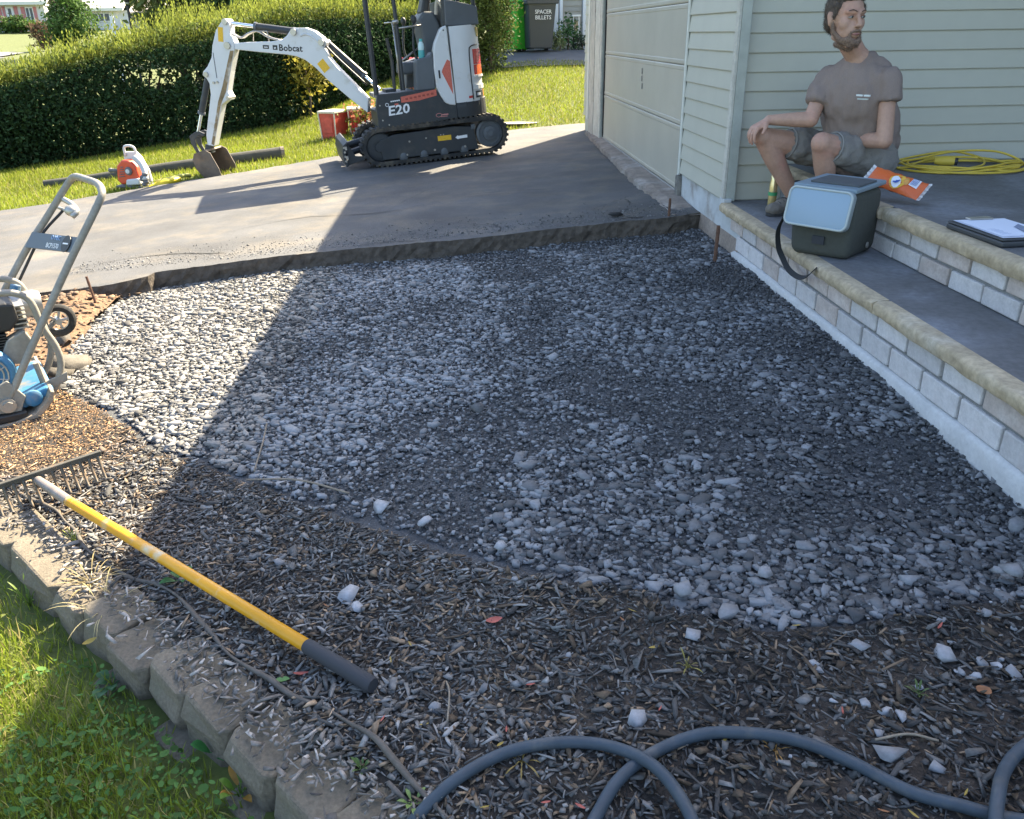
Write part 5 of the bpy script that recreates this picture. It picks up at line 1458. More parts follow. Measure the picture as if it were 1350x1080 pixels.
# ================================================================ HOSE
m_hose = M('hose_rubber', (.036, .054, .074), .62, noise=(30, .2), bump=(200, .12, .001), col2=(.085, .090, .092), mix=(16, .52, .75))
hose = thing('hose', 'dark blue grey rubber hose lying in loose loops on the mulch in the foreground', 'hose', (.3, 1.1, -.08))
def hv(pts, lift=None):
    P = [Vector(p) for p in pts]
    P = [Vector((p.x, p.y, float(zmulch(p.x, p.y)) + .016)) for p in P]
    if lift:
        for i, d in lift: P[i].z += d
    return [p - Vector((.3, 1.1, -.08)) for p in P]
A_ = [(-0.219, 0.926, -0.11), (-0.169, 1.026, -0.106), (-0.127, 1.078, -0.103), (-0.055, 1.132, -0.098), (0.034, 1.182, -0.092), (0.124, 1.197, -0.086), (0.213, 1.189, -0.08), (0.28, 1.148, -0.075), (0.325, 1.089, -0.072), (0.355, 1.012, -0.07), (0.361, 0.937, -0.069), (0.346, 0.858, -0.07)]
B_ = [(0.124, 0.885, -0.086), (0.17, 0.99, -0.083), (0.197, 1.035, -0.081), (0.249, 1.099, -0.077), (0.324, 1.151, -0.072), (0.419, 1.175, -0.065), (0.506, 1.168, -0.059), (0.6, 1.139, -0.053), (0.682, 1.092, -0.047), (0.761, 1.021, -0.041), (0.835, 0.982, -0.036), (0.897, 0.952, -0.032), (0.994, 0.92, -0.025)]
C_ = [(1.204, 1.178, -0.01), (1.098, 1.134, -0.018), (0.999, 1.083, -0.025), (0.943, 1.038, -0.028), (0.898, 0.987, -0.032), (0.86, 0.93, -0.034), (0.801, 0.815, -0.038)]
MB().tube(smooth_path(hv(A_, [(7, .012), (8, .024), (9, .012)]), 7), .0118, 14).build('hose_loop', m_hose, hose, smooth=True)
MB().tube(smooth_path(hv(B_), 7), .0118, 14).build('hose_loop', m_hose, hose, smooth=True)
MB().tube(smooth_path(hv(C_, [(3, .008), (4, .024), (5, .02)]), 7), .0118, 14).build('hose_loop', m_hose, hose, smooth=True)

# ================================================================ THINGS ON THE STEPS
m_cool = M('cooler_fabric', (.062, .066, .056), .95, noise=(60, .12), bump=(150, .5, .002))
m_coolside = M('cooler_side', (.085, .092, .095), .92, noise=(30, .1), bump=(120, .4, .002))
m_lid = M('cooler_lid', (.20, .265, .31), .5, noise=(5, .05))
m_rim = M('cooler_rim', (.25, .29, .30), .55)
m_pane = M('cooler_pane', (.27, .37, .46), .42, noise=(3, .05))
fx = Vector((.19, -.20, 0)).normalized(); fy = Vector((.20, .19, 0)).normalized()
cool = thing('cooler_bag', 'dark soft lunch cooler with pale blue lid panel and hanging strap on the lower step', 'cooler bag', mat=axes((1.50, 3.68, .2625), fx, fy, (0, 0, 1)))
mb = MB().prism([(.0, .0, 0), (.265, .0, 0), (.27, .29, 0), (.0, .29, 0)], (0, 0, .001))
lo = [(-.01, -.005), (.270, -.005), (.272, .285), (-.005, .285)]; mi = [(-.025, -.012), (.275, -.012), (.280, .292), (-.015, .292)]; hi = [(-.02, .005), (.262, .005), (.275, .285), (-.01, .285)]
vs = [(x, y, .0) for x, y in lo] + [(x, y, .15) for x, y in mi] + [(x, y, .296) for x, y in hi]
mb = MB().add(vs, [(3, 2, 1, 0)] + [(r * 4 + k, r * 4 + (k + 1) % 4, r * 4 + 4 + (k + 1) % 4, r * 4 + 4 + k) for r in (0, 1) for k in range(4)] + [(8, 9, 10, 11)])
body_ = mb.build('bag_body', m_cool, cool, smooth=True, bevel=.038, seg=4)
for q in body_.data.vertices:
    c = q.co; q.co = c + q.normal * (.007 * mnoise.noise(Vector((c.x * 13, c.y * 13, c.z * 13))) - .006 * max(0, math.sin(c.z * 11)))
# lid: rounded panel leaning back on the front, with raised rim and pane
def rrect(w, h, r, n=5):
    p = []
    for (cx, cy, a0) in ((w / 2 - r, h / 2 - r, 0), (-w / 2 + r, h / 2 - r, PI / 2), (-w / 2 + r, -h / 2 + r, PI), (w / 2 - r, -h / 2 + r, 1.5 * PI)):
        for k in range(n + 1): a = a0 + PI / 2 * k / n; p.append((cx + r * math.cos(a), cy + r * math.sin(a)))
    return p
lm = axes((.118, -.030, .218), (1, 0, -.02), Vector((.03, .20, .98)).normalized(), Vector((-.01, -.98, .20)).normalized())
def lidp(w, h, r, z0, z1, mat, name, parent, bev=.003):
    mb = MB().prism([(x, y, z0) for x, y in rrect(w, h, r)], (0, 0, z1 - z0)); mb.v = [tuple(lm @ Vector(v)) for v in mb.v]
    return mb.build(name, mat, parent, smooth='auto', bevel=bev)
lid = lidp(.292, .172, .030, -.02, .010, m_rim, 'lid', cool)
lidp(.272, .152, .024, .009, .0135, m_pane, 'lid_pane', lid, .001)
mb = MB().tube([tuple(lm @ Vector((x, y, .013))) for x, y in rrect(.280, .160, .027)], .0055, 8, True); mb.build('lid_rim', M('rim_pale', (.42, .47, .46), .5), lid, smooth=True)
mb = MB().prism([(-.025, .0, .292), (.262, .0, .288), (.278, .288, .296), (-.005, .288, .300)], (0, 0, .020)); mb.build('bag_top', m_lid, cool, bevel=.006)
mb = MB().prism([(.03, .05, .312), (.25, .05, .308), (.26, .22, .312), (.04, .22, .315)], (0, 0, .010)); mb.build('top_pocket', m_coolside, cool, bevel=.004)
MB().span((.10, -.017, .06), (.155, -.010, .095)).build('bag_label', m_grip, cool)
MB().lathe([(.014, 0), (.014, .004), (.001, .005)], 12, axes((.277, .17, .045), (0, 1, 0), (0, 0, 1), (1, 0, 0))).build('bag_badge', m_alu, cool)
CI = cool.matrix_world.inverted()
sp = smooth_path([CI @ Vector(p) for p in ((1.475, 3.735, .42), (1.470, 3.78, .345), (1.485, 3.79, .262), (1.500, 3.76, .215), (1.502, 3.68, .182), (1.500, 3.56, .180), (1.502, 3.47, .205), (1.520, 3.43, .252))], 6)
def ribbon(path, w, t, name, mat, parent, up=Vector((0, 0, 1)), wid=None):
    mb = MB(); vs = []; fs = []; N = len(path)
    for i, p in enumerate(path):
        tg_ = (path[min(i + 1, N - 1)] - path[max(i - 1, 0)]).normalized()
        s = wid if wid is not None else tg_.cross(up).normalized()
        s = (s - tg_ * s.dot(tg_)).normalized(); nn = tg_.cross(s)
        vs += [p + s * w / 2 + nn * t / 2, p - s * w / 2 + nn * t / 2, p - s * w / 2 - nn * t / 2, p + s * w / 2 - nn * t / 2]
    for i in range(N - 1):
        for k in range(4): fs.append((i * 4 + k, i * 4 + (k + 1) % 4, i * 4 + 4 + (k + 1) % 4, i * 4 + 4 + k))
    fs += [(0, 1, 2, 3), tuple((N - 1) * 4 + k for k in range(4))]
    return mb.add(vs, fs).build(name, mat, parent, smooth='auto')
ribbon(sp, .026, .003, 'strap', M('strap_black', (.022, .024, .026), .9), cool, wid=CI.to_3x3() @ Vector((.75, .2, .62)))

# orange snack bag
m_bag = M('snack_bag_foil', (.68, .135, .035), .38, noise=(8, .08), bump=(14, .5, .012))
TL_, TR2, BR_, BL_ = [Vector(p) for p in ((1.884, 3.825, .57), (1.960, 3.850, .632), (2.057, 3.66, .535), (1.99, 3.595, .478))]
bc = (TL_ + TR2 + BR_ + BL_) / 4
bux = ((TR2 - TL_) + (BR_ - BL_)).normalized(); buy = ((TL_ - BL_) + (TR2 - BR_)); bl_len = buy.length / 2; buy.normalize(); bn = bux.cross(buy).normalized(); buy = bn.cross(bux)
snack = thing('snack_bag', 'crumpled orange snack bag leaning from the cooler down onto the porch floor', 'snack bag', mat=axes(bc, bux, buy, bn))
W_, H_ = .105, .250
vs = []; fs = []; nu, nv = 13, 19
for s in (1, -1):
    for j in range(nv):
        for i in range(nu):
            u, v = i / (nu - 1) * 2 - 1, j / (nv - 1) * 2 - 1
            puff = .026 * (1 - abs(u) ** 2.2) ** .6 * (1 - abs(v) ** 4) ** .7
            wr = .004 * math.sin(u * 9 + v * 14) * (1 - abs(v)) + .003 * math.sin(v * 31 + u * 3) * abs(v)
            x = u * W_ / 2 * (1 + .02 * math.sin(v * 17)) * (.93 + .07 * abs(v)); y = v * H_ / 2
            vs.append((x, y, s * (puff + .0004) + (wr if abs(u) < .99 and abs(v) < .99 else 0) * 1.0))
for s in (0, 1):
    b = s * nu * nv
    for j in range(nv - 1):
        for i in range(nu - 1):
            q = (b + j * nu + i, b + j * nu + i + 1, b + (j + 1) * nu + i + 1, b + (j + 1) * nu + i)
            fs.append(q if s == 0 else q[::-1])
MB().add(vs, fs).build('bag_foil', m_bag, snack, smooth=True)
def bagpatch(cx, cy, rx, ry, name, mat, dz, n=14, rect=False, rot=0.0):
    mb = MB(); vs = []
    pts = [(0, 0)] + [(math.cos(2 * PI * k / n), math.sin(2 * PI * k / n)) for k in range(n)]
    if rect: pts = [(0, 0), (1, 1), (-1, 1), (-1, -1), (1, -1)]; n = 4
    for (a, b) in pts:
        xx_, yy_ = a * rx, b * ry
        x = cx + xx_ * math.cos(rot) - yy_ * math.sin(rot); y = cy + xx_ * math.sin(rot) + yy_ * math.cos(rot)
        u, v = x / (W_ / 2), y / (H_ / 2)
        puff = .026 * max(0, 1 - abs(u) ** 2.2) ** .6 * max(0, 1 - abs(v) ** 4) ** .7 + .0004 + .004 * math.sin(u * 9 + v * 14) * (1 - abs(v)) + .003 * math.sin(v * 31 + u * 3) * abs(v)
        vs.append((x, y, puff + dz))
    mb.add(vs, [(0, 1 + k, 1 + (k + 1) % n) for k in range(n)])
    return mb.build(name, mat, snack)
bagpatch(-.008, -.010, .038, .036, 'yellow_burst', M('burst_yellow', (.72, .42, .05), .5), .0028)
bagpatch(-.015, -.006, .028, .021, 'oval_logo', M('logo_white', (.7, .72, .78), .5), .0045, rot=.5)
bagpatch(-.013, -.007, .013, .016, 'logo_bird', M('logo_blue', (.05, .10, .35), .5), .006, rot=.7)
bagpatch(.005, -.045, .022, .012, 'chip_picture', M('chip_gold', (.62, .30, .07), .6), .0035, rot=.3)
bagpatch(.010, -.082, .024, .019, 'facts_label', M('facts_white', (.72, .72, .76), .5), .0065, rect=True)
mb = MB()
for k in range(5): mb.box((.010, -.094 + k * .0060, .0315), (.036, .0022, .001))
mb.build('facts_print', M('facts_blue', (.12, .20, .45), .5), snack)
m_crimp = M('foil_back', (.60, .58, .55), .3, metal=.4)
for v in (-1, 1):
    mb = MB(); vs = []
    for i in range(15):
        u = i / 7 - 1; z = .003 * math.sin(i * 1.9)
        vs += [(u * W_ / 2, v * H_ / 2, z * .3), (u * W_ / 2 * 1.02, v * (H_ / 2 + .014 + .003 * (i % 2)), z + .004)]
    mb.add(vs, [(2 * i, 2 * i + 1, 2 * i + 3, 2 * i + 2) for i in range(14)])
    mb.build('crimped_edge', m_crimp, snack)

# clipboard case with papers
m_case = M('clipboard_case', (.045, .05, .055), .5, bump=(120, .2, .001))
m_paper = M('paper', (.72, .76, .86), .7)
clip = thing('clipboard', 'black storage clipboard with white paper sheets lying near the porch step edge', 'clipboard', mat=axes((1.93, 2.836, .4690), (.9985, .055, 0), (-.055, .9985, 0), (0, 0, 1)))
cb_ = MB().span((0, 0, .001), (.245, .340, .022)).build('case_base', m_case, clip, bevel=.007, seg=3)
MB().span((.002, .002, .0235), (.243, .338, .031)).build('case_lid', m_case, clip, bevel=.004)
pp = MB().add([(.014, .02, .0325), (.225, .012, .0325), (.228, .322, .034), (.018, .328, .0335), (.12, .17, .0345)], [(0, 1, 4), (1, 2, 4), (2, 3, 4), (3, 0, 4)]).build('paper_sheet', m_paper, clip)
MB().add([(.019, .03, .0350), (.229, .03, .0352), (.225, .316, .0362), (.022, .318, .0358), (.12, .17, .037)], [(0, 1, 4), (1, 2, 4), (2, 3, 4), (3, 0, 4)]).build('paper_sheet', m_paper, clip)
MB().prism([(.13, .05, .0385), (.185, .10, .0385), (.20, .20, .0385), (.155, .16, .0385)], (0, 0, .0006)).build('dark_drawing', M('print_grey', (.22, .26, .36), .7), clip)
mb = MB()
for k in range(6): mb.span((.04, .06 + k * .016, .0376), (.075 - .004 * (k % 3), .0625 + k * .016, .0380))
mb.build('paper_print', M('print_pale_blue', (.42, .48, .62), .7), clip)
MB().span((.07, .300, .036), (.17, .334, .044)).build('clip_bar', m_steel, clip, bevel=.004)

# yellow extension cord
m_cord = M('cord_yellow', (.66, .48, .06), .5, noise=(20, .08))
cord = thing('extension_cord', 'coiled yellow extension cord lying on the porch floor against the wall', 'extension cord', (2.78, 4.66, .475))
rg = random.Random(5); pts = []
for lp in range(5):
    ca, cb = rg.uniform(-.05, .05), rg.uniform(-.03, .03); ra_, rb_ = rg.uniform(.27, .40), rg.uniform(.15, .26); ph = rg.uniform(-.25, .25)
    for k in range(9):
        t = 2 * PI * (k + lp * 9) / 9 + .02
        x = ca + ra_ * math.cos(t); y = cb + rb_ * math.sin(t)
        xr = x * math.cos(ph) - y * math.sin(ph); yr = x * math.sin(ph) + y * math.cos(ph)
        pts.append((xr * (.92 if xr < 0 else 1), min(yr, .27), .002 + .007 * lp * .6 + .016 * max(0, math.sin(t * 1.5 + lp)) + (.045 if (lp == 4 and k in (1, 2)) else 0)))
MB().tube(smooth_path(pts, 6), .0062, 7).build('cord_loop', m_cord, cord, smooth=True)
MB().tube(smooth_path([(-.34, -.02, .006), (-.2, -.05, .01), (0, -.18, .012), (.2, -.22, .006), (.36, -.10, .004), (.40, -.02, .003)], 6), .0062, 7).build('cord_loop', m_cord, cord, smooth=True)
MB().tube(smooth_path([(-.22, .25, .004), (-.05, .27, .03), (.12, .25, .05), (.22, .12, .03), (.16, -.02, .012), (.03, -.10, .006)], 6), .0062, 7).build('cord_loop', m_cord, cord, smooth=True)
pg = MB().tube([(-.10, .03, .030), (-.07, .015, .031), (-.035, -.004, .032), (-.01, -.018, .032)], [.016, .026, .027, .022], 12).build('plug', m_cord, cord, smooth='auto')
MB().tube([(-.012, -.017, .032), (.004, -.026, .032)], [.021, .020], 12).tube([(.0042, -.0262, .032), (.0052, -.0267, .032)], .012, 10).build('socket_face', m_enblack, pg)

# tall drink bottle behind the boot
bot = thing('bottle', 'slim gold drink bottle with a green band behind the brown boot', 'bottle', (1.742, 4.625, .2635))
R_ = .0235
MB().lathe([(.02, 0), (R_, .006), (R_, .085), (.001, .085)], 14).build('bottle_base', M('gold_glass', (.62, .50, .22), .25, metal=.5), bot, smooth='auto')
MB().lathe([(R_ + .0015, .086), (R_ + .0015, .104), (.001, .104)], 14).build('green_band', M('band_green', (.05, .30, .12), .5), bot, smooth='auto')
MB().lathe([(R_, .105), (R_, .150), (.019, .168), (.019, .196), (.015, .204), (.001, .204)], 14).build('bottle_neck', M('gold_neck', (.70, .60, .34), .22, metal=.6), bot, smooth='auto')

# ================================================================ STAKES
m_rust = M('rusty_steel', (.13, .07, .045), .9, noise=(40, .4), bump=(90, .5, .002))
def stake(p, h, label, lean=(0, 0), r=.0085):
    p = Vector(p); mb = MB(); n = 14
    path = [Vector((lean[0] * k / n, lean[1] * k / n, -.06 + (h + .06) * k / n)) for k in range(n + 1)]
    mb.tube(path, [r * (1.0 if k % 2 else 1.12) for k in range(n)] + [r], 8)
    o = mb.build('stake', m_rust); o.location = p
    return tag(o, label, 'stake', 'steel form stakes round the gravel')
stake((-2.163, 4.843, -0.26), .205, 'thin rusty stake leaning at the brown soil left of the gravel', (-.03, .0), .0075)
stake((1.355, 5.413, -0.014), .215, 'stake standing by the driveway edge at the end of the door sill', (.004, 0), .0085)
stake((1.43, 4.58, -0.008), .205, 'stake standing against the house foundation beside the brick steps', (.006, 0), .0105)

# ================================================================ LOOSE STONES AND LEAVES ON THE MULCH
SPOT = [(0.488, 1.473, -0.062), (0.314, 1.247, -0.075), (0.768, 1.101, -0.043), (0.843, 1.405, -0.038), (1.007, 1.356, -0.026), (1.124, 1.297, -0.018), (0.719, 1.359, -0.046), (1.077, 1.328, -0.021), (1.313, 1.61, -0.005), (-0.099, 1.35, -0.103), (-0.331, 1.781, -0.12), (-0.305, 1.723, -0.118), (-0.54, 1.947, -0.134), (0.723, 1.678, -0.046), (0.586, 1.529, -0.056), (0.505, 1.635, -0.061), (0.725, 1.341, -0.046), (0.717, 1.243, -0.046), (0.833, 1.195, -0.038), (0.807, 1.209, -0.04), (0.775, 1.234, -0.042), (0.769, 1.155, -0.043), (0.838, 1.072, -0.038), (0.099, 1.252, -0.09), (1.1, 1.317, -0.019), (1.043, 1.291, -0.024), (1.288, 1.614, -0.006), (0.071, 1.926, -0.092), (-0.144, 2.085, -0.107), (-0.276, 2.197, -0.116), (0.748, 1.53, -0.044), (0.645, 1.547, -0.051), (1.166, 1.472, -0.015), (1.019, 1.307, -0.025)]
SIZE = [26, 28, 40, 26, 32, 22, 18, 16, 26, 20, 34, 22, 20, 24, 34, 30, 13, 12, 20, 18, 18, 16, 20, 14, 16, 16, 18, 20, 26, 30, 18, 14, 20, 14]
for k, (p, s) in enumerate(zip(SPOT, SIZE)):
    v, f = hull_proto(500 + k, 12, .55, .2)
    d = (Vector(p) - cam.location).length; r = s * d / 1091 / 2
    me = raw_mesh('loose_stone', v * np.array([r * 1.05, r * .85, r * .8]), f, m_stone, np.tile(np.array([[.98, 1.0, 1.05]]) * random.uniform(.20, .36), (len(v), 1)))
    o = link('loose_stone', me, None, (p[0], p[1], float(zmulch(p[0], p[1])) + r * .32), (random.uniform(-.3, .3), random.uniform(-.3, .3), random.uniform(0, 6)))
    lab = {0: 'rounded pale stone alone on mulch below the tip of the gravel', 1: 'triangular pale stone just above the long hose arc', 2: 'largest pointed pale stone behind the long hose arc', 4: 'big blocky pale stone among small ones near the right end of the gravel', 9: 'pale stone near the tip of the rake grip', 10: 'pale upright slab of stone in the mulch above the rake handle', 14: 'long pale stone at the lower edge of the gravel', 28: 'pale flat stone near the rake handle where gravel meets mulch'}
    tag(o, lab.get(k, 'small pale blue grey stone chip lying loose on the dark mulch'), 'stone', 'pale stones scattered on the mulch')
def leaf_obj(p, L, Wd, col, name, label, cat, rz, curl=.25, group=None, lift=.004):
    n = 7; vs = []; fs = []
    for i in range(n):
        t = i / (n - 1); w = Wd / 2 * math.sin(PI * min(1, t * .92 + .06)) ** .8
        z = curl * L * (t - .5) ** 2
        vs += [((t - .5) * L, -w, z + .12 * w), ((t - .5) * L, 0, z), ((t - .5) * L, w, z + .18 * w)]
    for i in range(n - 1):
        for k in (0, 1): fs.append((i * 3 + k, i * 3 + k + 1, (i + 1) * 3 + k + 1, (i + 1) * 3 + k))
    mb = MB().add(vs, fs)
    m = MATS.get(col) or M('leaf_%s' % name, col, .6, trans=.25, noise=(60, .3)) if not isinstance(col, str) else MATS[col]
    o = mb.build(name, m, smooth=True)
    o.location = (p[0], p[1], float(zmulch(p[0], p[1])) + lift + .006); o.rotation_euler = (random.uniform(-.2, .2), random.uniform(-.2, .2), rz)
    return tag(o, label, cat, group)
M('leaf_red', (.42, .10, .075), .6, trans=.2, noise=(50, .3)); M('leaf_green', (.10, .24, .06), .5, trans=.3); M('leaf_brown', (.28, .13, .06), .7, trans=.2, noise=(50, .3)); M('leaf_gold', (.42, .30, .06), .6, trans=.3)
leaf_obj((0.04, 1.614, -0.096), .040, .020, 'leaf_red', 'leaf', 'curled red fallen leaf alone on dark mulch right of the rake grip', 'leaf', .1, .3)
leaf_obj((-0.408, 1.501, -0.127), .034, .009, 'leaf_red', 'leaf', 'narrow red leaf beside a green leaf below the rake handle', 'leaf', .1, .4)
leaf_obj((-0.446, 1.485, -0.13), .032, .020, 'leaf_green', 'leaf', 'single green leaf lying on mulch below the rake handle', 'leaf', -.2, .2)
leaf_obj((1.035, 1.25, -0.026), .034, .030, 'leaf_brown', 'leaf', 'reddish brown round leaf near the right end of the hose', 'leaf', .4, .2)
leaf_obj((0.391, 1.442, -0.071), .024, .008, 'leaf_gold', 'leaf', 'small yellow leaf on mulch below the gravel edge', 'leaf', .1, .2)
leaf_obj((-0.992, 1.746, -0.128), .035, .016, 'leaf_gold', 'leaf', 'pale dry leaf fallen at the sunlit edging blocks', 'leaf', .6, .3)
leaf_obj((-0.761, 1.672, -0.142), .026, .022, 'leaf_green', 'leaf', 'pale green leaf lying on top of an edging block', 'leaf', .2, .1)
RED = [(0.341, 1.559, -0.075), (0.368, 1.577, -0.073), (1.041, 1.436, -0.026), (0.049, 1.251, -0.095), (0.035, 1.214, -0.096), (0.697, 0.988, -0.05), (0.747, 0.979, -0.046), (0.467, 1.162, -0.066), (0.859, 1.011, -0.038), (-0.163, 1.573, -0.11), (-0.205, 1.519, -0.113), (-0.206, 1.318, -0.113), (0.112, 1.079, -0.091), (-0.118, 1.291, -0.107), (0.729, 1.48, -0.047), (0.226, 1.177, -0.083), (0.0, 1.077, -0.098), (0.173, 1.063, -0.086), (0.72, 1.213, -0.048), (0.365, 1.266, -0.073), (-0.385, 1.74, -0.125), (0.109, 1.381, -0.091)]
for k, p in enumerate(RED):
    kc = random.choice(('leaf_red', 'leaf_brown', 'leaf_gold', 'leaf_red'))
    leaf_obj(p, random.uniform(.014, .026), random.uniform(.003, .006), kc, 'leaf_scrap', 'small narrow %s scrap of dead leaf or stalk on the mulch' % {'leaf_red': 'red', 'leaf_brown': 'brown', 'leaf_gold': 'yellow'}[kc], 'leaf scrap', random.uniform(0, 3), .2, '%s leaf scraps on the mulch' % {'leaf_red': 'red', 'leaf_brown': 'brown', 'leaf_gold': 'yellow'}[kc])

def weed(p, n, L, Wd, col, label, spread=.9, name='weed', zf=None, col2=None, up=.5):
    root = thing(name, label, 'weed', (p[0], p[1], (zf or zmulch)(p[0], p[1]) + .002))
    m = M('weed_leaf_%d' % len(MATS), col, .5, trans=.35, noise=(40, .25))
    m2 = M('weed_leaf_%d' % len(MATS), col2, .5, trans=.3, noise=(40, .3)) if col2 else m
    st = MB()
    for k in range(n):
        a = 2 * PI * k / n + random.uniform(-.4, .4); s = random.uniform(.6, 1.1)
        dirv = Vector((math.cos(a) * spread, math.sin(a) * spread, up * random.uniform(.5, 1.5))).normalized()
        b = dirv * L * .5 * s; tip = b + (dirv + Vector((0, 0, -.25))).normalized() * L * s
        side = dirv.cross(Vector((0, 0, 1))).normalized()
        st.tube([(0, 0, -.004), b * .6 + Vector((0, 0, .004)), b], .0013, 5)
        vs = []; fs = []
        for i in range(6):
            t = i / 5; c = b.lerp(tip, t) + Vector((0, 0, L * .12 * math.sin(PI * t))); w = Wd / 2 * s * math.sin(PI * (t * .9 + .07))
            vs += [c - side * w + Vector((0, 0, w * .3)), c, c + side * w + Vector((0, 0, w * .3))]
        for i in range(5):
            for q in (0, 1): fs.append((i * 3 + q, i * 3 + q + 1, i * 3 + q + 4, i * 3 + q + 3))
        MB().add(vs, fs).build('leaf', m2 if (col2 and k % 2) else m, root, smooth=True)
    st.build('stem', m, root)
    return root
gz_ = lambda x, y: float(ground(x, y))
weed((-0.802, 1.923, -0.165), 5, .040, .026, (.06, .20, .05), 'small broad leaved green weed growing through mulch against the yellow rake handle')
weed((-1.217, 2.206, -0.194), 12, .035, .004, (.30, .34, .07), 'tuft of sunlit yellow green grass between mulch and edging blocks', .6, up=1.2)
weed((-0.238, 1.205, -0.125), 9, .024, .007, (.10, .17, .05), 'little feathery green weed on mulch beside the edging strip', .8, up=1.0)
weed((0.448, 1.374, -0.077), 6, .030, .004, (.28, .24, .06), 'star shaped dry yellow sprig on mulch left of the scattered stones', .9, up=.6)
weed((0.075, 1.176, -0.103), 8, .034, .0035, (.30, .22, .06), 'dry yellow brown seed sprig inside the left hose loop', 1.0, up=.25)
weed((0.895, 1.25, -0.046), 9, .022, .005, (.09, .14, .04), 'small dark green weed near the stones on the right of the mulch', .8, up=.8)
weed((-0.134, 1.107, -0.118), 6, .034, .012, (.20, .30, .08), 'pale green sprig at the left end of the hose', .8, up=.8)
weed((0.554, 1.131, -0.07), 6, .026, .003, (.32, .18, .05), 'orange brown sprig under the long hose arc', 1.0, up=.2)
weed((-0.507, 1.269, -0.244), 8, .050, .022, (.12, .22, .03), 'seedling with green and orange brown oval leaves below the edging blocks', .8, zf=gz_, col2=(.36, .19, .03), up=1.0)
weed((-0.583, 1.383, -0.249), 5, .045, .030, (.05, .19, .05), 'clump of round green leaves growing at the lower concrete course', .8, zf=gz_, up=.9)
weed((-0.914, 1.656, -0.272), 7, .045, .034, (.06, .16, .06), 'broad leaved grey green weed in the lawn beside the edging blocks', .9, zf=gz_, up=.5)
weed((-1.061, 1.948, -0.168), 26, .075, .0032, (.34, .27, .12), 'dry straw coloured grass tuft hanging over the sunlit blocks', 1.0, 'dry_grass_tuft', lambda x, y: float(plane(x, .012)), None, .35)
weed((-0.983, 1.832, -0.197), 12, .110, .0030, (.42, .36, .18), 'long bleached grass stalks drooping from the blocks over the lawn', 1.0, 'dry_grass_tuft', lambda x, y: float(plane(x, .0)), None, .3)
weed((-1.297, 2.037, -0.299), 16, .060, .006, (.16, .24, .04), 'thick green grass clump at the foot of the sunlit blocks', .7, zf=gz_, up=1.3)
def twig(a, b, r, label):
    a, b = Vector(a), Vector(b); mid_ = (a + b) / 2 + Vector((.006, .008, .006))
    a.z = float(zmulch(a.x, a.y)) + .010; b.z = float(zmulch(b.x, b.y)) + .010; mid_.z = max(a.z, b.z) + .006
    o = MB().tube(smooth_path([a, mid_, b], 6), r, 6).build('twig', M('twig_bark_%d' % len(MATS), (.24, .20, .15), .9, noise=(60, .3)), smooth=True)
    return tag(o, label, 'twig', 'dead twigs lying on the ground')
twig((-0.739, 2.524, -0.14), (-0.771, 2.891, -0.142), .003, 'thin twig standing out at the shaded corner of the gravel')
twig((-0.75, 2.463, -0.141), (-0.391, 2.299, -0.116), .0035, 'twig lying along the border of gravel and mulch')
twig((0.751, 1.136, -0.036), (0.871, 1.127, -0.028), .0025, 'pale twig lying across the mulch above the hose')
twig((-0.071, 1.299, -0.093), (-0.075, 1.433, -0.094), .0022, 'straight pale straw in the dark mulch right of the rake grip')
twig((0.146, 5.466, -0.118), (0.447, 5.426, -0.097), .002, 'grey twig') if False else None

# ================================================================ LAWN SIDE THINGS
m_pipe = M('fabric_roll', (.055, .055, .045), .9, noise=(12, .3), bump=(50, .4, .004))
pa, pb = Vector((-4.833, 10.153, -0.327)), Vector((-2.183, 10.828, -0.131))
roll = thing('fabric_roll', 'long dark roll of landscape fabric lying on the lawn behind the bucket', 'fabric roll', pa)
MB().tube([Vector((0, 0, 0)), (pb - pa) * .2 + Vector((0, 0, -.01)), (pb - pa) * .5, (pb - pa) * .8, pb - pa], [.045, .055, .072, .085, .088], 14).build('roll_body', m_pipe, roll, smooth='auto')
d_ = (pb - pa).normalized()
MB().tube([(pb - pa) - d_ * .03, (pb - pa) + d_ * .012], [.092, .090], 14).build('roll_end', M('roll_end', (.16, .13, .10), .9, noise=(40, .4)), roll)
MB().tube([Vector((.3, -.25, -.06)), Vector((.8, -.02, -.05)), Vector((1.3, .14, -.03))], .04, 8).build('loose_flap', m_pipe, roll, smooth=True)

# orange backpack blower standing at the edge of the lawn
bo_ = Vector((-3.539, 9.437, -0.266))
blow = thing('leaf_blower', 'orange and white backpack leaf blower standing on the grass edge left of the bucket', 'leaf blower', bo_, -.25)
blow.scale = (.74, .74, .74)
m_bwhite = M('blower_white', (.60, .60, .58), .5); m_bgrey = M('blower_grey', (.13, .13, .13), .6)
MB().prism([(-.20, -.10, .10), (-.17, -.10, .30), (-.08, -.10, .385), (.04, -.10, .38), (.13, -.10, .30), (.17, -.10, .12), (.15, -.10, .06), (-.15, -.10, .04)], (0, .20, 0)).build('engine_housing', m_orange, blow, bevel=.025, seg=3)
MB().lathe([(.055, 0), (.06, .01), (.05, .03), (.001, .032)], 18, axes((.02, -.10, .235), (1, 0, 0), (0, 0, 1), (0, -1, 0))).build('starter_hub', m_bgrey, blow, smooth='auto')
MB().lathe([(.032, 0), (.03, .008), (.001, .01)], 14, axes((.02, -.132, .235), (1, 0, 0), (0, 0, 1), (0, -1, 0))).build('hub_cap', m_bwhite, blow)
mb = MB()
for k in range(5): mb.tube([(-.15 + .012 * k, -.102, .15 + .035 * k), (-.06, -.104, .16 + .032 * k)], .007, 5)
mb.build('cooling_slot', m_bgrey, blow)
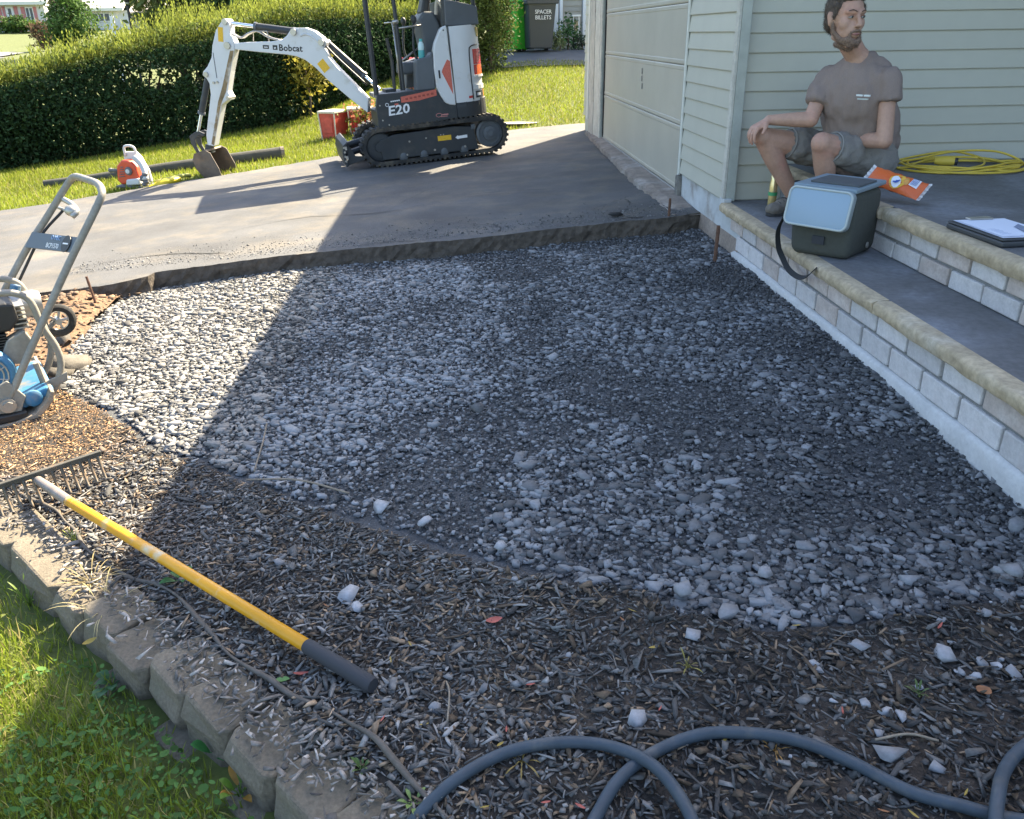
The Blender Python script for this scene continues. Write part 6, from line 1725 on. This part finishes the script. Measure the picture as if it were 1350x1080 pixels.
MB().prism([(-.05, -.14, .03), (.19, -.14, .05), (.18, -.14, .14), (-.03, -.14, .12)], (0, .26, 0)).build('fuel_tank', m_bwhite, blow, bevel=.02)
MB().span((-.22, -.13, .0), (.22, .20, .03)).build('base_frame', m_bgrey, blow, bevel=.008)
MB().prism([(-.15, .10, .05), (-.16, .10, .42), (-.12, .10, .48), (.05, .10, .48), (.12, .10, .40), (.20, .10, .22), (.22, .10, .05)], (0, .05, 0)).build('back_plate', m_bwhite, blow, bevel=.012)
mb = MB().tube(smooth_path([(-.12, .09, .42), (-.12, .09, .53), (-.08, .09, .56), (.00, .09, .56), (.05, .09, .52), (.06, .09, .40)], 5), .018, 8)
mb.build('carry_handle', m_bwhite, blow, smooth=True)
MB().tube(smooth_path([(.10, -.03, .42), (.20, -.05, .33), (.27, -.10, .22), (.30, -.16, .12)], 5), .045, 10).build('blower_tube', M('blower_tube', (.50, .50, .47), .5), blow, smooth=True)
mb = MB()
for k in range(5): mb.ell((.27 + .03 * math.sin(k * 2), -.15, .06 + .035 * k), (.045, .04, .03))
mb.build('ribbed_hose', m_bgrey, blow, smooth=True)
MB().tube([(-.17, -.06, .23), (-.27, -.09, .24)], .028, 9).ell((-.28, -.09, .24), (.035, .035, .035)).build('throttle_grip', m_bgrey, blow, smooth=True)

# yellow hand tool
ya, yb = Vector((-3.332, 9.247, -0.272)), Vector((-3.129, 9.373, -0.258))
tool = thing('yellow_tool', 'flat bright yellow tool left on the driveway edge beside the leaf blower', 'tool', ya)
m_ty = M('tool_yellow', (.68, .52, .02), .5)
dd = (yb - ya)
MB().tube(smooth_path([(0, 0, .0), dd * .4 + Vector((0, .03, .03)), dd * .8 + Vector((.03, .06, .045)), dd + Vector((.05, .16, .045))], 5), [.03] * 5 + [.04] * 5 + [.035] * 5 + [.02], 8).build('tool_body', m_ty, tool, smooth=True)
MB().tube(smooth_path([dd * .2 + Vector((0, .12, .05)), dd * 1.1 + Vector((.04, .18, .07)), dd + Vector((.10, .36, .05))], 5), .022, 7).build('tool_strap', M('tool_olive', (.40, .40, .10), .7), tool, smooth=True)
MB().span((-.07, -.035, -.01), (.0, .02, .015)).build('tool_foot', m_bgrey, tool, bevel=.005)

# red plastic crates on the lawn behind the excavator
m_red = M('red_plastic', (.50, .025, .028), .45, noise=(9, .15)); m_redpale = M('faded_red_plastic', (.48, .065, .045), .5, noise=(14, .3))
cr0 = Vector((-1.539, 12.378, -0.146))
m_edge = M('crate_edge', (.62, .56, .46), .6)
def crate(loc, rz, L, Wd, Ht, mat, label, cut):
    t = thing('red_crate', label, 'crate', loc, rz, 'red plastic crates on the lawn')
    n = 4; k = .86
    vs = [(-L / 2 * k, -Wd / 2 * k, 0), (L / 2 * k, -Wd / 2 * k, 0), (L / 2 * k, Wd / 2 * k, 0), (-L / 2 * k, Wd / 2 * k, 0), (-L / 2, -Wd / 2, Ht), (L / 2, -Wd / 2, Ht), (L / 2, Wd / 2, Ht), (-L / 2, Wd / 2, Ht)]
    MB().add(vs, [(3, 2, 1, 0), (0, 1, 5, 4), (1, 2, 6, 5), (2, 3, 7, 6), (3, 0, 4, 7), (4, 5, 6, 7)]).build('crate_body', mat, t, bevel=.012)
    MB().span((-L / 2 - .012, -Wd / 2 - .012, Ht - .005), (L / 2 + .012, Wd / 2 + .012, Ht + .028)).build('crate_lid', m_edge, t, bevel=.01)
    for sx in (-1, 1):
        MB().tube([(sx * L / 2 * k, -Wd / 2 * k - .004, .01), (sx * L / 2, -Wd / 2 - .004, Ht)], .010, 6).build('corner_rib', m_edge, t)
    if cut: MB().prism([(-L * .30, -Wd / 2 * .95 - .008, Ht * .30), (L * .30, -Wd / 2 * .95 - .008, Ht * .30), (L * .33, -Wd / 2 - .002, Ht * .85), (-L * .33, -Wd / 2 - .002, Ht * .85)], (0, .012, 0)).build('crate_panel', m_redpale, t)
    return t
crate(cr0 + Vector((-.20, -.02, 0)), -.45, .26, .36, .37, m_redpale, 'faded red plastic crate left of the brighter crate on the lawn', True)
crate(cr0 + Vector((.16, .16, .01)), .12, .36, .34, .38, m_red, 'bright red plastic crate with pale lid nearest the excavator blade', False)

# ---- leaf makers
leaf4 = (np.array([(-.5, 0, 0), (0, -.22, .06), (.5, 0, 0), (0, .22, .06)], float), np.array([(0, 1, 2), (0, 2, 3)]))
leaf4b = (np.array([(-.5, 0, 0), (-.1, -.30, .10), (.5, 0, -.05), (-.1, .30, .10)], float), np.array([(0, 1, 2), (0, 2, 3)]))
def full_rot(n, rng=RNG):
    q = rng.normal(size=(n, 4)); q /= np.linalg.norm(q, axis=1)[:, None]
    w, x, y, z = q.T
    return np.stack([np.stack([1 - 2 * (y * y + z * z), 2 * (x * y - z * w), 2 * (x * z + y * w)], -1), np.stack([2 * (x * y + z * w), 1 - 2 * (x * x + z * z), 2 * (y * z - x * w)], -1), np.stack([2 * (x * z - y * w), 2 * (y * z + x * w), 1 - 2 * (x * x + y * y)], -1)], 1)
def up_rot(n, sd, rng=RNG):
    """leaf x axis points up, leaning by sd"""
    R = rand_rot(n, sd, rng)
    B = np.array([[0, 0, 1], [0, 1, 0], [-1, 0, 0]], float).T
    B = np.array([[0., 0, -1], [0, 1, 0], [1, 0, 0]])
    return R @ B
def ell_leaves(n, c, rad, size, col, shell=.55, clumps=26, seed=0, squash=True):
    """leaves gathered in clumps through an ellipsoid crown"""
    rg = np.random.default_rng(seed)
    cd = rg.normal(size=(clumps, 3)); cd /= np.linalg.norm(cd, axis=1)[:, None]
    cr = rg.uniform(.35, .98, clumps)[:, None]; cc = cd * cr
    k = rg.integers(0, clumps, n)
    tone = rg.uniform(.72, 1.3, clumps)
    p = cc[k] + rg.normal(size=(n, 3)) * rg.uniform(.13, .26, clumps)[k][:, None]
    pos = p * np.array(rad) + np.array(c)
    s = size * rg.uniform(.6, 1.35, n)
    colr = np.array(col)[None] * (tone[k] * rg.uniform(.7, 1.3, n))[:, None]
    return pos, np.stack([s, s, s], 1), colr
m_bark = M('bark', (.10, .075, .055), .95, noise=(20, .3), bump=(40, .6, .01))
def tree(name, label, cat, base, h, rad, n, size, col, seed, trunk=.12, group=None, cz=None, limbs=6):
    x, y = base; z = float(ground(x, y))
    t = thing(name, label, cat, (x, y, z), 0, group)
    c = (0, 0, cz if cz is not None else h - rad[2] * .95)
    pos, scl, colr = ell_leaves(n, c, rad, size, col, seed=seed, clumps=34)
    pos[:, 2] = np.maximum(pos[:, 2], .03)
    scatter('crown', [leaf4, leaf4b], pos, full_rot(n), scl, m_leaf, colr, t)
    rg = random.Random(seed); mb = MB()
    mb.tube([(0, 0, -.1), (.03, .02, c[2] * .5), (0, 0, c[2]), (.02, 0, c[2] + rad[2] * .6)], [trunk, trunk * .8, trunk * .55, trunk * .2], 8)
    mb.build('trunk', m_bark, t, smooth=True)
    mb = MB()
    for k in range(limbs):
        a = 2 * PI * k / limbs + rg.uniform(-.4, .4); z0 = c[2] * rg.uniform(.55, 1.0)
        mb.tube([(0, 0, z0), (math.cos(a) * rad[0] * .35, math.sin(a) * rad[1] * .35, z0 + rad[2] * .3), (math.cos(a) * rad[0] * .75, math.sin(a) * rad[1] * .75, z0 + rad[2] * rg.uniform(.3, .7))], [trunk * .5, trunk * .32, trunk * .12], 6)
    mb.build('limb', m_bark, t, smooth=True)
    return t

# ---- flowering plants behind the excavator
def flower_plant(p, h, r, label, seed, colf):
    rg = np.random.default_rng(seed)
    t = thing('flowering_plant', label, 'flowering plant', p)
    n = 420
    pos = rg.normal(size=(n, 3)) * np.array([r * .42, r * .42, h * .24]) + np.array([0, 0, h * .48]); pos[:, 2] = np.clip(pos[:, 2], .02, h)
    scatter('foliage', [leaf4, leaf4b], pos, full_rot(n), np.repeat(rg.uniform(.04, .085, n)[:, None], 3, 1), m_leaf, np.array([[.22, .25, .05]]) * rg.uniform(.5, 1.4, n)[:, None], t)
    n = 150
    pos = rg.normal(size=(n, 3)) * np.array([r * .40, r * .40, h * .20]) + np.array([0, 0, h * .72]); pos[:, 2] = np.clip(pos[:, 2], .05, h * 1.05)
    scatter('blossom', [leaf4b], pos, full_rot(n), np.repeat(rg.uniform(.04, .08, n)[:, None], 3, 1), m_leaf, np.array([colf]) * rg.uniform(.6, 1.3, n)[:, None], t)
    mb = MB()
    for k in range(7):
        a = k * .9; mb.tube([(0, 0, -.02), (math.cos(a) * r * .3, math.sin(a) * r * .3, h * .45), (math.cos(a) * r * .5, math.sin(a) * r * .5, h * .85)], .007, 5)
    mb.build('stem', m_bark, t)
flower_plant((-1.255, 12.331, -0.126), .50, .34, 'bushy plant with salmon and orange blossom between the red crates and the excavator', 3, (.55, .22, .12))
flower_plant((-0.68, 13.6, 0.081), .75, .20, 'tall pink and yellow flowers showing through the excavator cab', 4, (.62, .16, .18))

# ---- hedge
HT = [.36, .60, .95, 1.17, 1.40, 1.46, 1.46, 1.42, 1.45]
Hp = np.array(HEDGE); seg = np.linalg.norm(np.diff(Hp, axis=0), axis=1); cum = np.concatenate([[0], np.cumsum(seg)]); HL = cum[-1]
def hpt(s):
    return np.stack([np.interp(s, cum, Hp[:, 0]), np.interp(s, cum, Hp[:, 1])], -1), np.interp(s, cum, HT)
def hnorm(s):
    a, _ = hpt(np.clip(s + .3, 0, HL)); b, _ = hpt(np.clip(s - .3, 0, HL)); d = a - b; d /= np.linalg.norm(d, axis=-1)[:, None]
    return np.stack([-d[:, 1], d[:, 0]], -1)     # away from the camera
hedge = thing('hedge', 'long dark green yew hedge with pale upright shoots along the far side of the lawn', 'hedge', (Hp[3, 0], Hp[3, 1], float(ground(*Hp[3]))))
HO = np.array([Hp[3, 0], Hp[3, 1], float(ground(*Hp[3]))])
def hollow(s, z):
    """thin places in the hedge where light comes through"""
    v = vnoise(s, z * 1.3, 1.15, 81) * .6 + vnoise(s, z, 3.1, 82) * .4
    return v
def hedge_leaves(n, front=True):
    s = RNG.uniform(0, HL, n); p, top = hpt(s); nn = hnorm(s); g0 = ground(p[:, 0], p[:, 1])
    u = RNG.uniform(0, 1, n); z = g0 + u ** .9 * (top - g0)
    bulge = .10 * np.sin(np.clip((z - g0) / (top - g0), 0, 1) * PI) + .16 * (vnoise(s, z, 1.6, 83) - .5)
    d = np.abs(RNG.normal(0, .13, n)) - bulge
    k = RNG.uniform(size=n) < 1 - .80 * sstep(.74, .84, hollow(s, z)) * (u < .8)
    pos = np.stack([p[:, 0] + nn[:, 0] * d, p[:, 1] + nn[:, 1] * d, z], 1)[k]; n = len(pos)
    sz = RNG.uniform(.035, .085, n)
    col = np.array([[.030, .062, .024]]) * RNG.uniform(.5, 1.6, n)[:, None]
    return pos - HO, sz, col
pos, sz, col = hedge_leaves(46000)
scatter('foliage', [leaf4, leaf4b], pos, full_rot(len(pos)), np.repeat(sz[:, None], 3, 1), m_leaf, col, hedge)
# top and back leaves, a paler green
n = 26000
s = RNG.uniform(0, HL, n); p, top = hpt(s); nn = hnorm(s); d = RNG.uniform(0, 1.7, n)
z = top + .05 + .16 * vnoise(s, d, 2.2, 84) + RNG.uniform(-.22, .08, n)
pos = np.stack([p[:, 0] + nn[:, 0] * d, p[:, 1] + nn[:, 1] * d, z], 1) - HO
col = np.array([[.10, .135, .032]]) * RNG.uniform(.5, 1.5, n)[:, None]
scatter('top_foliage', [leaf4, leaf4b], pos, full_rot(n), np.repeat(RNG.uniform(.035, .08, n)[:, None], 3, 1), m_leaf, col, hedge)
ns = 3300
s = RNG.uniform(0, HL, ns); p, top = hpt(s); nn = hnorm(s); d = RNG.uniform(.02, 1.7, ns)
hgt = RNG.uniform(.12, .42, ns) * (.5 + .9 * vnoise(s, d, 1.4, 85)) * np.interp(s, [0, 3.2, 6.5], [.35, .55, 1.0])
per = 9
tt = np.tile(np.arange(per) / (per - 1), ns); rep = lambda a: np.repeat(a, per)
lean = RNG.normal(0, .10, (ns, 2))
px_ = rep(p[:, 0] + nn[:, 0] * d) + rep(lean[:, 0]) * tt + RNG.normal(0, .012, ns * per); py_ = rep(p[:, 1] + nn[:, 1] * d) + rep(lean[:, 1]) * tt + RNG.normal(0, .012, ns * per)
pz_ = rep(top + .02 + .10 * vnoise(s, d, 2.2, 84)) + tt * rep(hgt)
pos = np.stack([px_, py_, pz_], 1) - HO
szz = RNG.uniform(.05, .085, ns * per) * (1 - .35 * tt)
col = np.array([[.21, .24, .04]]) * (rep(RNG.uniform(.6, 1.35, ns)) * RNG.uniform(.8, 1.2, ns * per) * (.75 + .45 * tt))[:, None]
scatter('upright_shoots', [leaf4], pos, up_rot(ns * per, .35), np.stack([szz * 1.1, szz, szz], 1), m_leaf, col, hedge)
# dark inner mass: stems and a leafy core with gaps
mb = MB()
for k in range(70):
    s0 = np.array([RNG.uniform(.1, HL - .1)]); p, top = hpt(s0); nn = hnorm(s0); d = RNG.uniform(.2, 1.3)
    x0, y0 = p[0] + nn[0] * d; g0 = float(ground(x0, y0)); tz = float(top[0])
    a = Vector((x0, y0, g0 - .05)) - Vector(HO); b = Vector((x0 + RNG.normal(0, .12), y0 + RNG.normal(0, .12), (g0 + tz) / 2)) - Vector(HO); c = Vector((x0 + RNG.normal(0, .22), y0 + RNG.normal(0, .22), tz)) - Vector(HO)
    mb.tube([a, b, c], [.028, .02, .008], 5)
mb.build('stem', m_bark, hedge)
n = 38000
s = RNG.uniform(0, HL, n); p, top = hpt(s); nn = hnorm(s); g0 = ground(p[:, 0], p[:, 1]); d = RNG.uniform(.15, 1.6, n); z = g0 + RNG.uniform(.02, 1, n) * (top - g0)
k = RNG.uniform(size=n) < 1 - .80 * sstep(.74, .84, hollow(s, z))
pos = np.stack([p[:, 0] + nn[:, 0] * d, p[:, 1] + nn[:, 1] * d, z], 1)[k] - HO; n = len(pos)
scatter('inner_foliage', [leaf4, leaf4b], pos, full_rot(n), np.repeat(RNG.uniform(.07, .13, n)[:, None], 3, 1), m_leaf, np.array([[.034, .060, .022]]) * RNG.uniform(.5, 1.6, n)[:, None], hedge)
# added shrub for the hedge's sunlit gap leaves, sunlight put into its yellow colour
tree('sunlit_gap_shrub', 'added yellow green shrub in place of sunlit leaves in the hedge gap behind the boom', 'shrub', (-2.50, 15.0), 1.05, (.46, .26, .50), 900, .085, (.27, .24, .04), 61, .02, cz=.72, limbs=4)

# ---- rounded arborvitae at the end of the hedge
tree('arborvitae', 'tall rounded evergreen standing between the excavator and the bins', 'shrub', (.60, 15.6), 2.0, (.46, .46, 1.12), 11000, .058, (.085, .115, .030), 71, .06, cz=1.0, limbs=5)

# ---- bins in front of the neighbour's house
def bin_(x, y, z, mat, lidmat, label, w=.56, h=.98, rz=0.0, printed=False):
    t = thing('wheelie_bin', label, 'bin', (x, y, z), rz, 'wheeled bins beside the neighbour driveway')
    k = .80
    vs = [(-w / 2 * k, -.30 * k, .04), (w / 2 * k, -.30 * k, .04), (w / 2 * k, .30, .04), (-w / 2 * k, .30, .04), (-w / 2, -.36, h - .10), (w / 2, -.36, h - .10), (w / 2, .34, h - .10), (-w / 2, .34, h - .10)]
    MB().add(vs, [(3, 2, 1, 0), (0, 1, 5, 4), (1, 2, 6, 5), (2, 3, 7, 6), (3, 0, 4, 7), (4, 5, 6, 7)]).build('bin_body', mat, t, bevel=.03, seg=3)
    MB().span((-w / 2 - .03, -.39, h - .17), (w / 2 + .03, .36, h - .095)).build('bin_rim', mat, t, bevel=.015)
    MB().prism([(-w / 2 - .03, -.41, h - .094), (w / 2 + .03, -.41, h - .094), (w / 2 + .03, .38, h - .05), (-w / 2 - .03, .38, h - .05)], (0, 0, .045)).build('bin_lid', lidmat, t, bevel=.015)
    MB().tube([(-w / 2 - .02, .40, h - .10), (w / 2 + .02, .40, h - .10)], .018, 8).build('bin_handle', lidmat, t)
    for sx in (-1, 1): MB().cyl((sx * (w / 2 * k + .03), .30, .11), (sx * (w / 2 * k - .03), .30, .11), .11, 14).build('bin_wheel', m_rubber, t)
    if printed:
        for i, st_ in enumerate(('SPACER', 'BILLETS')):
            text('bin_lettering', st_, .095, m_whiteprint, axes((.02, -.352 + .008 * i, .66 - .095 * i), (1, 0, 0), (0, .07, 1), (0, -1, .07)), t, .002, .95)
    return t
m_green = M('bin_green', (.055, .42, .035), .5); m_bindark = M('bin_charcoal', (.045, .052, .060), .55)
def nz(x, y): return float(ground(x, y)) + .022
bin_(1.20, 17.42, nz(1.20, 17.42), m_green, m_green, 'bright green wheeled bin half hidden behind the charcoal bin', .50, .93, .5)
bin_(1.56, 17.05, nz(1.56, 17.05), m_bindark, m_bindark, 'charcoal wheeled bin with two rows of white lettering', .54, .96, .12, True)

# ---- neighbour's house behind the bins
m_nsid = M('neighbour_siding', (.30, .30, .27), .7, noise=(2, .08), rnd=.05)
m_ntrim = M('neighbour_trim', (.62, .65, .68), .6)
NY = 18.2; NZ = float(ground(2.2, NY)) - .05
nh = thing('neighbour_house', 'grey clapboard neighbour house with white door and trim behind the bins', 'house', (2.2, NY, NZ))
MB().span((-.62, .05, 0), (6.5, 6, 2.35)).build('wall', m_nsid, nh)
bmN = MB().prism([(-.016, 0), (0, .1016), (0, 0)] and [(0, -.016, 0), (0, 0, .100), (0, 0, 0)], (.385, 0, 0)).mesh('siding_board', m_nsid)
for k in range(22): link('siding_board', bmN, nh, (-.035, .046, .12 + .1016 * k))
MB().span((-.62, -.03, 0), (-.50, .06, 2.3)).build('door_trim', m_ntrim, nh, bevel=.01)
MB().span((-.11, -.03, .15), (-.045, .06, 2.3)).build('door_trim', m_ntrim, nh, bevel=.01)
MB().span((.355, -.03, .0), (.50, .06, 2.3)).build('corner_trim', m_ntrim, nh, bevel=.01)
dr = MB().span((-.45, -.01, .25), (-.13, .06, 2.3)).build('door', m_ntrim, nh, bevel=.01)
MB().span((-.49, -.005, .1), (-.46, .05, 2.3)).build('door_gap', M('shade_grey', (.2, .22, .24), .8), nh)
MB().prism([(-1.1, -.35, 2.3), (7, -.35, 2.3), (7, 3, 3.6), (-1.1, 3, 3.6)], (0, 0, .12)).build('roof', m_roof, nh)
MB().prism([(-1.1, 6.4, 2.3), (7, 6.4, 2.3), (7, 3.02, 3.6), (-1.1, 3.02, 3.6)], (0, 0, .12)).build('roof', m_roof, nh)
for (x, y, h, r, n, c, lab, sd) in ((1.95, 17.0, .40, .17, 260, (.16, .20, .10), 'pale leaved plant beside the charcoal bin', 5), (2.15, 17.35, .62, .24, 520, (.06, .14, .05), 'green leafy shrub against the neighbour house', 6), (2.42, 17.3, .38, .2, 300, (.05, .075, .05), 'low dark shrub right of the small lantern', 7)):
    tree('shrub', lab, 'shrub', (x, y), h, (r, r, h * .5), n, .06, c, sd, .015, 'shrubs along the neighbour house wall', cz=h * .5, limbs=3)
lan = thing('garden_lantern', 'small white garden lantern standing in front of the neighbour house', 'lantern', (2.33, 17.5, nz(2.33, 17.5)))
mb = MB()
for sx in (-1, 1):
    for sy in (-1, 1): mb.tube([(sx * .055, sy * .055, .30), (sx * .055, sy * .055, .58)], .009, 5)
mb.span((-.07, -.07, .28), (.07, .07, .31)).prism([(-.08, -.08, .575), (.08, -.08, .575), (.08, .08, .575), (-.08, .08, .575)], (0, 0, .03)).tube([(0, 0, -.02), (0, 0, .29)], .02, 6)
mb.build('lantern_frame', m_ntrim, lan)
MB().span((-.035, -.035, .32), (.035, .035, .5)).build('lantern_glass', M('lantern_amber', (.28, .24, .16), .3), lan)

# ---- trees behind the hedge
TREES = [(-7.3, 24.5, 2.9, .95, 4200, (.12, .15, .05), 'pale loose leaved tree behind the hedge near the lamp post'),
         (-6.3, 26.8, 4.2, 1.5, 5200, (.045, .085, .032), 'dark green tree behind the hedge left of the digger boom'),
         (-5.4, 25.0, 3.8, 1.6, 5000, (.055, .095, .035), 'mid green tree directly behind the top of the digger stick'),
         (-3.5, 26.0, 4.1, 1.7, 5200, (.050, .085, .030), 'dark bushy tree behind the hedge above the boom'),
         (-1.8, 25.0, 3.7, 1.5, 4800, (.060, .10, .035), 'green tree behind the hedge between boom and cab'),
         (-.2, 26.0, 4.2, 1.7, 5200, (.045, .080, .030), 'dark tree behind the hedge seen through the cab'),
         (1.35, 24.6, 4.4, 1.4, 4600, (.040, .075, .035), 'dark evergreen behind the bins at the neighbour house'),
         (-9.3, 36.0, 3.2, 1.0, 3600, (.05, .085, .03), 'dark green tree standing between the lamp post and the pale tree') ]
for k, (x, y, h, r, n, c, lab) in enumerate(TREES):
    tree('tree', lab, 'tree', (x, y), h, (r, r, r * 1.15), n, .16, c, 200 + k, .12, 'trees beyond the hedge')
    # low skirt of foliage so that each reads as a full shrub down to the ground
tree('round_tree', 'dense round green tree standing before the far houses', 'tree', (-16.3, 40.0), 2.75, (1.1, 1.1, 1.25), 5200, .15, (.075, .135, .035), 301, .12, cz=1.55)
tree('purple_shrub', 'brownish purple shrub left of the round tree', 'shrub', (-19.5, 44.5), 1.35, (.62, .6, .62), 900, .15, (.13, .085, .05), 302, .06, cz=.75)
tree('low_hedge', 'clipped green hedge below the windows of the far house', 'hedge', (-30.6, 66.0), 1.0, (1.9, .8, .55), 1800, .22, (.075, .13, .03), 303, .06, cz=.55)
tree('low_shrub', 'low dark shrub on the lawn before the far house', 'shrub', (-21.5, 50.0), .75, (.9, .6, .42), 800, .16, (.05, .09, .04), 304, .05, cz=.4)
# distant wood that reads as one mass
n = 16000
th_ = RNG.uniform(-1.25, .35, n); rr = RNG.uniform(95, 125, n)
x = np.sin(th_) * rr; y = np.cos(th_) * rr
z = ground(x, y) + RNG.uniform(0, 1, n) ** .8 * (9 + 5 * vnoise(x, y, .06, 91))
tag(scatter('far_wood', [leaf4, leaf4b], np.stack([x, y, z], 1), full_rot(n), np.repeat(RNG.uniform(1.6, 3.6, n)[:, None], 3, 1), m_leaf, np.array([[.055, .095, .035]]) * RNG.uniform(.5, 1.5, n)[:, None]), 'band of distant green trees beyond the houses', None, kind='stuff')

# ---- far houses
m_fwall = M('far_wall', (.70, .68, .66), .8, noise=(.6, .08)); m_fgrey = M('far_wall_grey', (.40, .40, .40), .8); m_froof = M('far_roof', (.72, .70, .62), .8, noise=(.8, .08)); m_froofb = M('far_roof_brown', (.42, .38, .34), .9)
m_shut = M('pink_shutter', (.55, .20, .20), .6); m_glass = M('window_glass', (.06, .08, .10), .12); m_fwhite = M('white_frame', (.78, .78, .76), .6)
FY = 68.0
def FX(px): return {0: -.4817, 3: -.4795, 7: -.476, 9: -.4752, 14: -.4722, 21: -.464, 22: -.4632, 27: -.4592, 29: -.4563, 33: -.4517, 48: -.4437, 52: -.440, 57: -.4323, 70: -.429}[px] * FY
def FZ(sl): return 1.2 + sl * FY
fb = float(ground(-31, FY))
fh = thing('shuttered_house', 'far white house with pink shutters and a pale roof beyond the street', 'house', (FX(57), FY, fb))
def fo(v): return (v[0] - FX(57), v[1] - FY, v[2] - fb)
def fspan(a, b, name, mat, parent, bevel=0): return MB().span(fo(a), fo(b)).build(name, mat, parent, bevel=bevel)
fspan((-46, FY, fb - .5), (FX(57), FY + 8, FZ(.0345)), 'wall', m_fwall, fh)
fspan((FX(57) + .01, FY + 1.0, fb - .5), (FX(57) + 2.2, FY + 8, FZ(.0345)), 'side_wing', m_fgrey, fh)
MB().prism([fo((-47, FY - .6, FZ(.0335))), fo((FX(57) + .5, FY - .6, FZ(.0335))), fo((FX(57) + .5, FY + 4, FZ(.0335) + 2.3)), fo((-47, FY + 4, FZ(.0335) + 2.3))], (0, 0, .22)).build('roof', m_froof, fh)
MB().prism([fo((-47, FY + 8.6, FZ(.0335))), fo((FX(57) + .5, FY + 8.6, FZ(.0335))), fo((FX(57) + .5, FY + 4.02, FZ(.0335) + 2.3)), fo((-47, FY + 4.02, FZ(.0335) + 2.3))], (0, 0, .22)).build('roof', m_froof, fh)
def fwin(x0, x1, z0, z1, mull=True):
    w = fspan((x0, FY - .06, z0), (x1, FY + .02, z1), 'window', m_fwhite, fh)
    xm = (x0 + x1) / 2
    for a, b in ((x0 + .06, xm - .04), (xm + .04, x1 - .06)): fspan((a, FY - .075, z0 + .07), (b, FY - .05, z1 - .07), 'pane', m_glass, w)
fwin(FX(33), FX(48), FZ(.0155), FZ(.0315)); fwin(-34.4, FX(3) - .25, FZ(.0155), FZ(.0315))
for a, b in ((3, 7), (9, 14), (22, 27), (29, 33), (48, 52)):
    z0, z1 = (FZ(.008), FZ(.0325)) if a in (9, 22) else (FZ(.0155), FZ(.0318))
    fspan((FX(a), FY - .05, z0), (FX(b) - .04, FY + .02, z1), 'shutter', m_shut, fh)
d1 = fspan((FX(14) + .04, FY - .05, fb), (FX(21), FY + .02, FZ(.0325)), 'door', m_fwhite, fh)
fspan((FX(14) + .2, FY - .07, FZ(.02)), (FX(21) - .16, FY - .045, FZ(.0305)), 'pane', m_glass, d1)
fh2 = thing('second_house', 'far house with cream roof partly hidden by the round tree', 'house', (-26, FY + 2, fb))
def go(v): return (v[0] + 26, v[1] - FY - 2, v[2] - fb)
MB().span(go((-28.4, FY + 2, fb - .5)), go((-24.2, FY + 9, FZ(.028)))).build('wall', m_fwall, fh2)
MB().span(go((-24.19, FY + 3, fb - .5)), go((-20.5, FY + 9, FZ(.024)))).build('garage_wall', m_fgrey, fh2)
MB().prism([go((-28.8, FY + 1.4, FZ(.0275))), go((-24.4, FY + 1.4, FZ(.0275))), go((-24.4, FY + 5, FZ(.0275) + 1.9)), go((-28.8, FY + 5, FZ(.0275) + 1.9))], (0, 0, .2)).build('roof', m_froof, fh2)
MB().prism([go((-24.35, FY + 2.2, FZ(.0235))), go((-20.0, FY + 2.2, FZ(.0235))), go((-20.0, FY + 6, FZ(.0235) + 1.5)), go((-24.35, FY + 6, FZ(.0235) + 1.5))], (0, 0, .2)).build('roof', m_froofb, fh2)
w = MB().span(go((-26.9, FY + 1.93, FZ(.017))), go((-25.6, FY + 2.02, FZ(.026)))).build('window', m_fwhite, fh2)
for k in range(3): MB().span(go((-26.8 + k * .42, FY + 1.9, FZ(.018))), go((-26.5 + k * .42, FY + 1.95, FZ(.025)))).build('pane', m_glass, w)
MB().span(go((-23.9, FY + 2.93, FZ(.013))), go((-21.4, FY + 3.02, FZ(.0195)))).build('garage_door', M('far_garage', (.38, .33, .28), .7), fh2)
# lamp post and white post behind the hedge
lz = float(ground(-8.25, 24))
lp = thing('lamp_post', 'black lamp post with lantern head standing behind the hedge', 'street lamp', (-8.30, 24, lz))
MB().tube([(0, 0, -.1), (0, 0, 2.08 - lz - .12)], .035, 8).build('post', m_enblack, lp)
mb = MB().lathe([(.05, 0), (.11, .22), (.12, .23), (.001, .34)], 8, Matrix.Translation((0, 0, 2.0 - lz))); mb.build('lantern_head', m_enblack, lp)
MB().lathe([(.052, 0), (.10, .20), (.001, .20)], 8, Matrix.Translation((0, 0, 2.004 - lz))).build('lantern_glass', M('lamp_glass', (.5, .5, .45), .3), lp)
wz = float(ground(-8.74, 24))
tag(MB().span((-8.79, 23.95, wz - .1), (-8.70, 24.05, 1.72)).build('white_post', m_fwhite, bevel=.01), 'plain white post standing above the hedge left of the lamp post', 'post')
